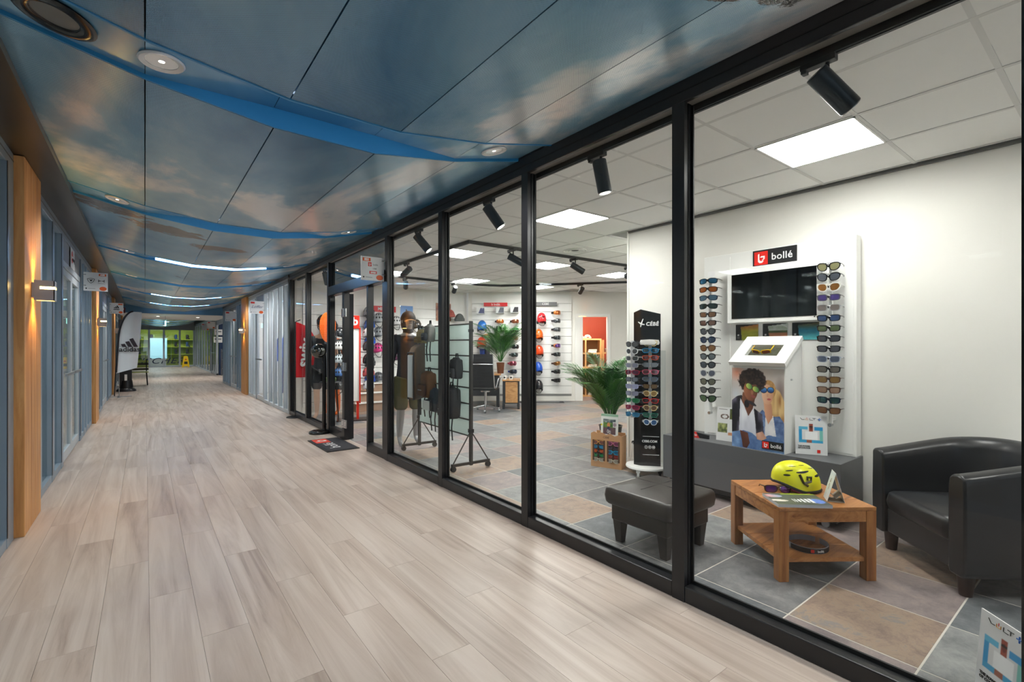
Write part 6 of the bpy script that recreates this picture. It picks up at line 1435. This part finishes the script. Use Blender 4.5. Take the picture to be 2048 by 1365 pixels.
MB().bx(0, .03, 0, .5, 0, 1.5).build('side_panel', BIRCH, t)
for z in (.72, 1.14): MB().bx(.03, .55, .0, .4, z, z + .04).build('shelf', BIRCH, t)
MB().bx(.1, .4, .05, .3, .76, .9).build('book_pile', mat('book_green', (96, 130, 90), .6), t); MB().bx(.1, .35, .05, .3, 1.18, 1.28).build('paper_pile', WHITE, t)
# ---- desk with cabinet, palm and office chair
DESKM = grain_mat('oak_desk', [(.28, (150, 104, 62)), (.45, (184, 136, 88)), (.6, (200, 154, 104)), (.8, (210, 170, 122))], 10, .4, 'X', .08, .4)
ANTH = mat('anthracite_metal', (44, 46, 50), .45)
t = thing('desk', 'oak topped office desk with anthracite frame in front of the slatted wall', 'desk', M=Matrix.Translation(onD(974, 815, 10.85)) @ Matrix.Rotation(RW, 4, 'Z'))
t.location.z = 0
MB().bx(-.55, .32, -.35, .40, .70, .74).build('top', DESKM, t, bevel=.003); MB().bx(.22, .28, -.32, .38, 0, .70).build('leg', ANTH, t); MB().bx(-.52, -.46, -.32, .38, 0, .70).build('leg', ANTH, t); MB().bx(-.46, .22, -.30, -.28, .25, .70).build('modesty_panel', ANTH, t)
t = thing('side_cabinet', 'oak fronted side cabinet with dark frame next to the office desk', 'cabinet', M=Matrix.Translation(onD(1024, 815, 10.45)) @ Matrix.Rotation(RW, 4, 'Z')); t.location.z = 0
MB().bx(-.20, .16, -.25, .30, .12, .60).build('body', ANTH, t); MB().bx(-.14, .12, -.262, -.25, .14, .58).build('front', DESKM, t); MB().bx(-.21, .18, -.28, .32, .60, .625).build('top', DESKM, t, bevel=.002)
for x in (-.18, .14):
    for y in (-.23, .27): MB().bx(x - .025, x + .025, y - .025, y + .025, 0, .12).build('leg', ANTH, t)
for k in range(2):
    o = thing('cup', ('white cup with dark mark on the side cabinet, beside the palm pot', 'white cup with dark mark on the side cabinet, at its outer end')[k], 'cup', M=Matrix.Translation(onD(1009 + 13 * k, 815, 10.3)) @ Matrix.Rotation(RW, 4, 'Z'), group='cups'); o.location.z = .6255; MB().lathe([(0, 0), (.035, 0), (.045, .09), (.04, .09), (.03, .01), (0, .01)], 18).build('body', WHITE, o, 50); MB().tube([(.04, 0, .07), (.07, 0, .06), (.065, 0, .03), (.036, 0, .02)], .005, 6).build('handle', WHITE, o); MB().bx(-.02, .02, -.046, -.038, .03, .06).build('mark', BLACKI, o)
loc = onD(1001, 815, 10.6); loc.z = .7405
pl = palm('desk_palm', 'green palm in a brown pot on the office desk', loc, 24, .75, 1.12, None, 11, .26, leafw=.007, up=(.85, 1.45)); MB().lathe([(0, 0), (.07, 0), (.09, .24), (.08, .24), (.07, .2), (0, .2)], 24).build('pot', mat('brown_pot', (110, 62, 32), .5, noise=.3, nscale=30), pl, 40)
oc = onZ(958, 822, 0); t = thing('office_chair', 'black high-back office chair with chrome frame at the desk', 'chair', M=Matrix.Translation((oc.x + .07, oc.y - .14, 0)) @ Matrix.Rotation(RW + math.radians(-8), 4, 'Z'))
for k in range(5):
    a = k * 2 * PI / 5 - PI / 2 + .15; d_ = Vector((math.cos(a), math.sin(a), 0)); MB().tube([d_ * .03 + Vector((0, 0, .12)), d_ * .30 + Vector((0, 0, .075))], [.022, .014], 8).build('spoke', CHROME, t, 50)
    c = d_ * .30; MB().cyl(c + Vector((-.02, 0, .03)), c + Vector((.02, 0, .03)), .03, n=14).build('castor', STEEL, t, 40)
MB().cyl((0, 0, .1), (0, 0, .42), .028, n=16).cyl((0, 0, .4), (0, 0, .44), .1, n=16).build('column', CHROME, t, 40)
BLTH = mat('black_upholstery', (26, 27, 30), .42, bump=.05)
rbox('seat', -.24, .24, -.22, .26, .44, .50, BLTH, t, .025); 
def cb_(u, v): z = .50 + v * .68; return ((u - .5) * (.46 - .06 * v), -.24 - .05 * math.sin(v * 2.2) - .02 * (1 - (2 * u - 1) ** 2), z)
m = MB(); m.grid(cb_, 8, 26); m.grid(lambda u, v: tuple(Vector(cb_(u, v)) + Vector((0, .03, 0))), 8, 26, flip=True); m.build('backrest', BLTH, t, 50)
for v in [k / 9 for k in range(1, 9)]: MB().tube([tuple(Vector(cb_(u / 6, v)) + Vector((0, -.002, 0))) for u in range(7)], .003, 5).build('rib_seam', DARK, t)
for u in (0, 1): MB().tube([tuple(Vector(cb_(u, v / 12)) + Vector((0, 0, 0))) for v in range(13)] + [], .011, 8).tube([cb_(u, 0), ((u - .5) * .48, -.1, .46), ((u - .5) * .3, .1, .45)], .011, 8).build('chrome_frame', CHROME, t, 50)
MB().tube([tuple(Vector(cb_(u / 6, .70)) + Vector((0, -.012, 0))) for u in range(7)], .011, 8).build('cross_bar', CHROME, t, 50)
for s in (-1, 1): MB().tube([(s * .25, -.18, .5), (s * .29, -.15, .68), (s * .29, .1, .68), (s * .25, .15, .48)], .011, 8).build('armrest', CHROME, t, 50)
# ---- hanging rack of frosted panels with bags
RK = mat('rack_dark_metal', (62, 60, 58), .45, .5); FROST = mat('frosted_panel', (226, 238, 236), .28, spec=.6); N_, L_n, b_n = nodes(FROST); tr_ = N_.new('ShaderNodeBsdfTranslucent'); tr_.inputs[0].default_value = lin((226, 238, 236)); mx_ = N_.new('ShaderNodeMixShader'); mx_.inputs[0].default_value = .5; L_n.new(b_n.outputs[0], mx_.inputs[1]); L_n.new(tr_.outputs[0], mx_.inputs[2]); L_n.new(mx_.outputs[0], N_['Material Output'].inputs[0])
r0, r1 = Vector((2.83, 4.44, 0)), Vector((2.86, 5.74, 0)); dd = (r1 - r0); Lr = dd.length; ar = math.atan2(dd.y, dd.x)
Mr = Matrix.Translation(r0) @ Matrix.Rotation(ar, 4, 'Z')     # local x along the rack (away from the camera), +y faces the corridor
t = thing('panel_rack', 'wheeled metal rack of frosted horizontal panels carrying bags behind the glass', 'rack', M=Mr)
for x in (0, Lr):
    MB().bx(x - .016, x + .016, -.016, .016, .045, 1.62).build('upright', RK, t); MB().bx(x - .014, x + .014, -.24, .24, .055, .085).build('foot_bar', RK, t)
    MB().tube([(x, -.22, .085), (x, 0, .42)], .007, 6).tube([(x, .22, .085), (x, 0, .42)], .007, 6).build('brace', RK, t); MB().bx(x - .024, x + .024, -.024, .024, .40, .44).bx(x - .022, x + .022, -.022, .022, 1.5, 1.53).build('clamp', BLACK, t)
    for s in (-.22, .22): MB().cyl((x - .015, s, .03), (x + .015, s, .03), .03, n=16).build('castor', DARK, t, 40)
zz = 1.59; nrow = 7; ph = (1.59 - .36) / nrow
for k in range(nrow): MB().bx(.02, Lr - .02, -.006, .006, zz - (k + 1) * ph + .008, zz - k * ph - .008).build('frosted_panel', FROST, t)
for k in range(nrow + 1): MB().bx(.016, Lr - .016, -.009, .009, zz - k * ph - .007, zz - k * ph + .007).build('slot_rail', RK, t)
def rackM(px, py, off): 
    p = onX(px, py, 2.845 - off); loc_ = Mr.inverted() @ p; return Mr @ Matrix.Translation((loc_.x, off, loc_.z))
def bag(M, w, d_, h, c, label, c2=None, straps=True, shape='pack', tilt=0):
    t = thing('bag', label, 'bag', M=M @ Matrix.Rotation(tilt, 4, 'Y'), group='bags on the rack'); m1 = mat('bag_%d_%d_%d' % tuple(c), c, .75, noise=.2, nscale=20, bump=.1); m2 = mat('bag_%d_%d_%d' % tuple(c2), c2, .7, noise=.2, nscale=20) if c2 else m1
    rbox('body', -w / 2, w / 2, 0, d_, -h / 2, h / 2, m1, t, min(w, d_) * .22, puff=.02); rbox('pocket', -w * .38, w * .38, d_ - .005, d_ + .05, -h * .42, h * .05, m2, t, .018)
    MB().tube([(-w * .15, d_ * .4, h / 2), (-w * .1, d_ * .4, h / 2 + .06), (w * .1, d_ * .4, h / 2 + .06), (w * .15, d_ * .4, h / 2)], .008, 6).build('handle', DARK, t, 60)
    if straps:
        for s in (-1, 1): MB().tube([(s * w * .3, d_ * .6, -h / 2), (s * w * .34, d_ * .7, -h / 2 - .1), (s * w * .3, d_ * .6, -h / 2 - .24)], .008, 5).build('strap', DARK, t)
    MB().bx(-w * .2, w * .2, d_ + .05, d_ + .056, -h * .2, -h * .17).build('zip', STEEL, t)
    return t
bag(rackM(921, 738, .02), .17, .09, .22, (60, 62, 66), 'grey helmet bag hung high on the rack near its first upright'); bag(rackM(915, 805, .02), .24, .16, .34, (44, 44, 48), 'dark round backpack hung low on the rack near its first upright', (30, 30, 34))
bag(rackM(878, 800, .03), .16, .12, .26, (44, 54, 66), 'blue grey small bag at the centre of the rack', (36, 40, 50)); bag(rackM(866, 770, .05), .22, .13, .30, (120, 78, 40), 'brown leather backpack on the rack between the cooler bag and the mullion', (90, 56, 30))
bag(rackM(866, 668, .03), .14, .10, .2, (150, 150, 146), 'pale grey camera bag at the top of the rack', (70, 74, 80)); bag(rackM(846, 675, .04), .2, .06, .16, (196, 180, 130), 'beige waist bag at the top of the rack', (150, 130, 90), False)
# big upright board bag with pale side
M = rackM(851, 742, .02); t = thing('board_bag', 'tall taupe board bag with pale blue side panel hanging on the rack', 'bag', M=M); TA = mat('taupe_canvas', (128, 112, 98), .8, noise=.12, nscale=30); PB = mat('pale_blue_panel', (206, 222, 230), .4)
pr = [(.05, -.33), (.20, -.36), (.21, .22), (.17, .30), (.05, .36)]
MB().prism(pr, -.09, .09, 0, Matrix.Rotation(PI / 2, 4, 'Z') @ Matrix.Rotation(PI / 2, 4, 'X')).build('body', TA, t, bevel=.02)
MB().bx(-.075, .075, .205, .222, -.33, .20).build('pale_side', PB, t, bevel=.008); MB().tube([(-.085, .21, -.35), (.085, .21, -.35), (.09, .215, .0), (.085, .21, .23), (-.085, .21, .23), (-.09, .215, 0)], .010, 8, closed=True).build('piping', mat('piping_blue', (40, 66, 84), .6), t, 60); MB().bx(-.03, .0, .08, .12, -.55, -.33).build('hanging_strap', DARK, t)
MB().tube([(0, -.015, .30), (0, .1, .345)], .006, 6).build('hook', STEEL, t)
# price sheet hanging at the rack
t = thing('price_card', 'pale grey card hanging in the middle of the rack', 'card', M=rackM(852, 812, .24)); MB().bx(-.09, .09, 0, .004, -.05, .06).build('sheet', mat('pale_sheet', (196, 208, 208), .4), t); MB().tube([(0, 0, .06), (0, -.12, .09)], .003, 5).build('cord', DARK, t)
# ---- mannequins
def skin(name, chains, m, parent, sub=2, loc=None):
    me = bpy.data.meshes.new(name); vs, es, rs = [], [], []; idx = {}
    for ch in chains:
        prev = None
        for p, r in ch:
            k = tuple(round(c, 4) for c in p)
            if k not in idx: idx[k] = len(vs); vs.append(p); rs.append(r)
            if prev is not None: es.append((prev, idx[k]))
            prev = idx[k]
    me.from_pydata(vs, es, []); o = bpy.data.objects.new(name, me); C.objects.link(o); o.parent = parent
    md = o.modifiers.new('skin', 'SKIN'); md.use_smooth_shade = True
    for i, r in enumerate(rs): me.skin_vertices[0].data[i].radius = (r if isinstance(r, tuple) else (r, r))
    me.skin_vertices[0].data[0].use_root = True
    s = o.modifiers.new('sub', 'SUBSURF'); s.levels = sub; s.render_levels = sub
    me.materials.append(m); return o
def mannequin(label, loc, rz, body, top, short, headwear, hz=1.80, stance=.10, arms=((.24, .0, .80), (-.24, .0, .80)), legs_m=None, group='shop mannequins'):
    t = thing('mannequin', label, 'mannequin', loc, rz, group); k = hz / 1.8
    P = lambda x, y, z: (x * k, y * k, z * k)
    spine = [(P(0, 0, .96), (.15 * k, .11 * k)), (P(0, .0, 1.12), (.125 * k, .095 * k)), (P(0, .0, 1.32), (.155 * k, .105 * k)), (P(0, 0, 1.46), (.12 * k, .08 * k)), (P(0, .0, 1.54), (.052 * k, .055 * k)), (P(0, -.01, 1.62), (.066 * k, .08 * k)), (P(0, -.01, 1.71), (.076 * k, .096 * k)), (P(0, 0, 1.78), (.05 * k, .06 * k))]
    leg = lambda s: [spine[0], (P(s * .09, 0, .90), .095 * k), (P(s * stance, -.01, .72), .082 * k), (P(s * stance * 1.05, -.02, .48), .055 * k), (P(s * stance * 1.1, .01, .32), .056 * k), (P(s * stance * 1.15, .02, .09), .034 * k), (P(s * stance * 1.2, -.06, .035), (.036 * k, .03 * k)), (P(s * stance * 1.25, -.16, .025), (.034 * k, .018 * k))]
    arm = lambda s, a: [spine[3], (P(s * .17, 0, 1.45), .062 * k), (P(s * .225, .02, 1.2), .044 * k), (P(a[0], a[1] - .03, (1.2 + a[2]) / 2 + .02), .038 * k), (P(a[0], a[1] - .06, a[2] + .1), .026 * k), (P(a[0], a[1] - .075, a[2] + .02), (.036 * k, .018 * k))]
    skin('body', [spine, leg(-1), leg(1), arm(1, arms[0]), arm(-1, arms[1])], body, t)
    # hands: four fingers and a thumb
    for s, a in ((1, arms[0]), (-1, arms[1])):
        for q in range(4):
            x = a[0] * k; y = (a[1] - .075 + (-.027 + q * .018)) * k; z = (a[2] + .02) * k; L_ = (.062, .072, .068, .052)[q] * k
            MB().tube([(x, y, z), (x - s * .004, y, z - L_ * .5), (x - s * .014, y, z - L_)], [.0085, .008, .0065], 7).build('finger', body, t, 60)
        MB().tube([(a[0] * k, (a[1] - .105) * k, (a[2] + .04) * k), (a[0] * k - s * .012, (a[1] - .13) * k, (a[2] + .01) * k), (a[0] * k - s * .018, (a[1] - .135) * k, (a[2] - .02) * k)], [.011, .0095, .007], 7).build('thumb', body, t, 60)
    # face: nose, brow, lips, ears
    MB().tube([P(0, -.098, 1.705), P(0, -.118, 1.675), P(0, -.104, 1.665)], [.008, .014, .012], 8).build('nose', body, t, 60)
    MB().sph(P(0, -.092, 1.635), (.024, .012, .008), 12, 8).build('lips', body, t, 60)
    for s in (-1, 1): MB().sph(P(s * .032, -.092, 1.70), (.016, .008, .008), 10, 8).build('eye', body, t, 60); MB().sph(P(s * .082, .0, 1.68), (.01, .022, .03), 10, 8).build('ear', body, t, 60)
    if top:
        sl_ = lambda s, a: [(P(0, 0, 1.45), (.135 * k, .1 * k)), (P(s * .175, 0, 1.44), .082 * k), (P(s * .215, .015, 1.26), .068 * k)] + ([(P(a[0], a[1] - .02, 1.02), .056 * k), (P(a[0], a[1] - .06, a[2] + .13), .046 * k)] if top[1] else [])
        skin('top', [[(P(0, 0, .80), (.185 * k, .14 * k)), (P(0, 0, .95), (.178 * k, .135 * k)), (P(0, 0, 1.1), (.15 * k, .118 * k)), (P(0, 0, 1.32), (.172 * k, .125 * k)), (P(0, 0, 1.45), (.135 * k, .1 * k)), (P(0, 0, 1.5), (.066 * k, .066 * k))], sl_(1, arms[0]), sl_(-1, arms[1])], top[0], t)
    if short:
        skin('shorts', [[(P(0, 0, 1.02), (.165 * k, .125 * k)), (P(s * .095, 0, .88), .118 * k), (P(s * stance * 1.0, -.01, .68), .108 * k), (P(s * stance * 1.05, -.015, short[1]), .096 * k)] for s in (-1, 1)], short[0], t)
    if headwear == 'cap':
        MB().sph(P(0, .028, 1.655), (.094 * k, .105 * k, .135 * k), 20, 12).build('hood', mat('hood_dark', (24, 28, 36), .6), t, 60); MB().lathe([(.072, 1.48), (.075, 1.53), (.066, 1.58)], 18).build('neck_gaiter', MATS['hood_dark'], t, 60)
        MB().sph(P(0, 0, 1.44), (.205 * k, .105 * k, .08 * k), 20, 10).build('shoulder_yoke', top[0], t, 60)
        m = MB(); m.sph(P(0, 0, 1.705), (.104 * k, .122 * k, .125 * k), 24, 10, 0, .52); m.build('cap', mat('cap_black', (20, 20, 22), .7), t, 60); MB().grid(lambda u, v: ((u - .5) * .17, -.10 - .095 * v * (1 - .5 * (2 * u - 1) ** 2), 1.715 * k - .02 * v - .03 * (2 * u - 1) ** 2), 10, 5).build('cap_brim', mat('cap_tan', (150, 110, 70), .7), t, 60)
    return t
SILVER = mat('silver_mannequin', (168, 170, 172), .3, .45); CAMO = mat('dark_patterned_cloth', (34, 36, 44), .75, noise=.9, nscale=26); OLIVE = mat('olive_cloth', (76, 76, 44), .8, noise=.2, nscale=14); TEE = mat('charcoal_tee', (46, 50, 56), .8); SHORTK = mat('black_shorts', (36, 38, 42), .8); PEACH = mat('peach_mannequin', (206, 164, 138), .5); ORS = mat('orange_sleeve', (222, 104, 34), .7)
mp = (onZ(812, 900, 0) + onZ(835, 895, 0)) / 2
mannequin('silver mannequin in black cap, dark patterned jacket and olive shorts behind the rack', (2.87, 6.10, 0), math.radians(-10), SILVER, (CAMO, True), (OLIVE, .46), 'cap', 1.80, arms=((.26, .02, .86), (-.27, .02, .82)))
lm = mannequin('mannequin in charcoal cycling shirt and black shorts wearing a helmet near the entrance', (2.62, 9.20, 0), math.radians(-35), PEACH, (TEE, False), (SHORTK, .50), None, 1.84)
helmet(Matrix.Translation((2.62, 9.20, 1.775)) @ Matrix.Rotation(math.radians(-35) + PI, 4, 'Z'), 'bike', (34, 34, 38), 'dark bike helmet with red trim on the cycling mannequin', 'helmets on mannequins', ((40, 20, 20), (216, 90, 40)))
mannequin('mannequin with orange sleeves and dark shorts behind the cycling mannequin', (2.95, 9.72, 0), math.radians(-40), ORS, (TEE, False), (SHORTK, .52), None, 1.78)
helmet(Matrix.Translation((2.95, 9.72, 1.72)) @ Matrix.Rotation(math.radians(-40) + PI, 4, 'Z'), 'bike', (60, 30, 30), 'dark red bike helmet on the mannequin with orange sleeves', 'helmets on mannequins')
# orange back protector hanging
p = onY(650, 655, 8.8); t = thing('back_protector', 'orange perforated back protector hanging near the entrance', 'protector', (p.x + .05, 8.8, p.z), math.radians(-35)); OP = mat('orange_foam', (236, 104, 20), .6)
m = MB(); m.prism([(.14 * math.cos(a * PI / 14) * (1 - .12 * math.sin(a * PI / 14) * -1), .27 * math.sin(a * PI / 14)) for a in range(28)], 0, .03, 0, Matrix.Rotation(PI / 2, 4, 'X')); m.build('pad', OP, t, bevel=.01)
hm_ = MB()
for i in range(-4, 5):
    for j in range(-7, 8):
        x, z = i * .028 + (j % 2) * .014, j * .032
        if (x / .125) ** 2 + (z / .25) ** 2 < .95: hm_.cyl((x, -.0305, z), (x, -.0325, z), .008, n=6)
hm_.build('perforation', mat('foam_dark', (190, 70, 10), .8), t)['kind'] = 'stuff'
MB().tube([(0, -.01, .26), (0, -.01, ZC - p.z)], .002, 5).build('cord', STEEL, t)
# red swix banner
p = onY(596, 700, 9.6); t = thing('beach_banner', 'red banner with white swix lettering inside the shop by the grey frames', 'flag', (p.x + .10, 9.62, 0), math.radians(-20)); RB = mat('banner_red', (206, 26, 38), .6, noise=.08, nscale=5)
m = MB(); m.grid(lambda u, v: (-.13 + .36 * u * (1 - .35 * max(0, v - .75) * 4 * u), .02 * math.sin(u * 5 + v * 3), .75 + 1.05 * v - .12 * u * v * v), 10, 16); m.grid(lambda u, v: (-.13 + .36 * u * (1 - .35 * max(0, v - .75) * 4 * u), .004 + .02 * math.sin(u * 5 + v * 3), .75 + 1.05 * v - .12 * u * v * v), 10, 16, flip=True); m.build('cloth', RB, t, 60)
text('swix', .30, WHITEI, t, (.03, -.03, 1.22), (PI / 2, -PI / 2 + .12, 0), bold=.008); MB().tube([(-.14, 0, 0), (-.14, 0, 1.8), (-.05, 0, 1.84)], .01, 8).lathe([(.16, 0), (.15, .02), (0, .025)], 20, (-.14, 0, 0)).build('pole', BLACK, t)
t = thing('side_table', 'small round black table with cycling gear beside the red banner', 'table', (2.56, 8.6, 0))
MB().lathe([(0, .70), (.16, .70), (.17, .71), (.16, .725), (0, .725)], 24).build('top', ANTH, t, 40)
for k in range(3): MB().tube([(.12 * math.cos(k * 2.1), .12 * math.sin(k * 2.1), .70), (.16 * math.cos(k * 2.1), .16 * math.sin(k * 2.1), 0)], .012, 6).build('leg', BLACK, t)
MB().bx(-.1, .1, -.08, .08, .726, .80).build('green_shoes', mat('green_gear', (84, 104, 60), .7, noise=.5, nscale=30), t, bevel=.02)
# ---- helmet totem with red post
hp = Vector((3.04, 8.72, 0)); t = thing('helmet_totem', 'white helmet display tower with red post and red b head inside the entrance', 'display stand', hp, math.radians(-20))
RP = mat('totem_red', (206, 44, 26), .35)
MB().bx(-.14, .10, -.03, .03, .34, 1.66).build('panel', WHITE, t, bevel=.003); MB().bx(.085, .11, -.05, .05, .30, 1.68).build('red_post', RP, t); MB().bx(-.06, .09, -.06, .06, 1.66, 1.90).build('red_head', RP, t, bevel=.01); text('b', .2, WHITEI, t, (.015, -.0605, 1.79), bold=.006)
for x in (-.04, .06): MB().bx(x - .022, x + .022, -.02, .02, .012, .34).build('red_leg', RP, t)
MB().bx(-.3, .3, -.2, .2, 0, .014).build('foot_plate', BLACK, t)
for j in range(5):
    for s in (-1, 1): MB().tube([(s * .1, 0, .52 + j * .24), (s * .26, -.02, .50 + j * .24)], .006, 6).build('hook', BLACK, t)
hc = [(40, 42, 46), (226, 228, 230), (70, 110, 170), (190, 90, 90), (190, 200, 206), (30, 32, 36), (226, 226, 226), (60, 62, 66), (36, 38, 44), (200, 204, 206)]
for j in range(5):
    for s in (-1, 1):
        q = t.matrix_basis @ Vector((s * .24, -.03, .55 + j * .24)); k = j * 2 + (s > 0)
        helmet(Matrix.Translation(hp + Matrix.Rotation(math.radians(-20), 3, 'Z') @ Vector((s * .25, -.03, .60 + j * .24))) @ Matrix.Rotation(math.radians(160 + s * 50), 4, 'Z') @ Matrix.Scale(.86, 4), 'bike', hc[k], f'{names(hc[k])} bike helmet on the red post tower, {ORD[j]} row up, {("banner side", "window side")[s > 0]}', 'helmets on the red post tower')
# ---- helmets along the back wall
rows_ = [(738, 627, (150, 154, 160)), (739, 652, (30, 84, 180)), (740, 684, (28, 90, 200)), (757, 640, (190, 194, 198)), (758, 668, (150, 154, 158)), (756, 700, (210, 60, 130)), (740, 728, (60, 62, 66)), (740, 760, (30, 70, 170)), (792, 646, (190, 190, 192)), (793, 682, (110, 60, 80)), (792, 716, (96, 60, 84)), (757, 758, (90, 92, 98)), (832, 652, (84, 74, 64))]
wh = ['grey', 'blue', 'bright blue', 'silver', 'pale grey', 'pink', 'dark grey', 'royal blue', 'white', 'plum', 'mauve', 'slate', 'brown']
for k, (px, py, c) in enumerate(rows_):
    p = onY(px, py, 9.93); helmet(Matrix.Translation(p) @ Matrix.Rotation(PI + .3, 4, 'Z'), 'bike', c, f'{wh[k]} bike helmet on the slatted back wall', 'helmets on the back wall')
    MB().tube([(p.x, 10.12, p.z - .02), (p.x, 9.93, p.z - .01)], .006, 6).build('hook', STEEL, hw).location = (0, -10.149, 0)
for k, (px, py, c) in enumerate([(919, 640, (74, 76, 74)), (900, 632, (160, 84, 74))]):
    p = onY(px, py, 9.9); t = thing('beanie', ('grey knitted hat on the slatted back wall', 'patterned red knitted hat on the slatted back wall')[k], 'hat', p, group='hats'); m_ = mat(f'knit{k}', c, .9, noise=.6 if k else .2, nscale=40, bump=.3, bscale=150)
    MB().sph((0, 0, 0), (.115, .11, .15), 20, 10, 0, .55).build('crown', m_, t, 60); MB().lathe([(.117, -.03), (.124, -.03), (.124, .03), (.117, .03)], 24).build('cuff', m_, t, 60); MB().tube([(0, .1, 0), (0, .225, 0)], .006, 6).build('hook', STEEL, t)
# plates, posters on the back wall
def wall_item(name, px0, px1, py0, py1, c, label, cat, txt=None, fn=None):
    a = onY(px0, py1, 10.10); b = onY(px1, py0, 10.10); w_ = b.x - a.x; h_ = b.z - a.z
    t = thing(name, label, cat, ((a.x + b.x) / 2, 10.105, a.z))
    if fn: printed('print', w_, h_, 40, 40, fn, t, thick=.015)
    else: MB().bx(-w_ / 2, w_ / 2, 0, .016, 0, h_).build('board', mat('wi_%d_%d_%d' % tuple(c), c, .4), t)
    if txt: text(txt, h_ * .8, WHITEI, t, (0, -.001, h_ / 2), bold=.002)
def snow_fn(u, v):
    c = mixc((150, 190, 226), (60, 130, 206), v)
    if inell(u, v, .55, .5, .18, .06, .7) < 1 or inell(u, v, .5, .62, .06, .16, .3) < 1: c = (30, 40, 60)
    if v < .12: c = (226, 232, 240)
    return c
wall_item('header_plate', 736, 792, 614, 623, (206, 36, 40), 'long red header plate with white lettering on the helmet wall', 'sign', 'MIPS'); wall_item('picture', 801, 826, 613, 641, (0, 0, 0), 'blue ski jump picture on the helmet wall', 'picture', fn=snow_fn); wall_item('picture', 872, 902, 608, 642, (170, 120, 96), 'narrow warm toned picture on the helmet wall behind the mullion', 'picture', fn=lambda u, v: mixc((196, 150, 120), (120, 70, 60), vnoise(u * 6, v * 9)))
# low white drawer steps below the helmet wall
t = thing('step_unit', 'low tiered wooden step unit under the helmet wall', 'display unit', (4.0, 9.70, 0))
for j in range(3): MB().bx(-.6, .6, -.05 - .0 + j * .09, .35, j * .19, j * .19 + .165).build('riser', mat('tan_riser', (150, 120, 100), .6), t); MB().bx(-.62, .62, -.08 + j * .09, .35, j * .19 + .165, j * .19 + .19).build('tread', WHITE, t)
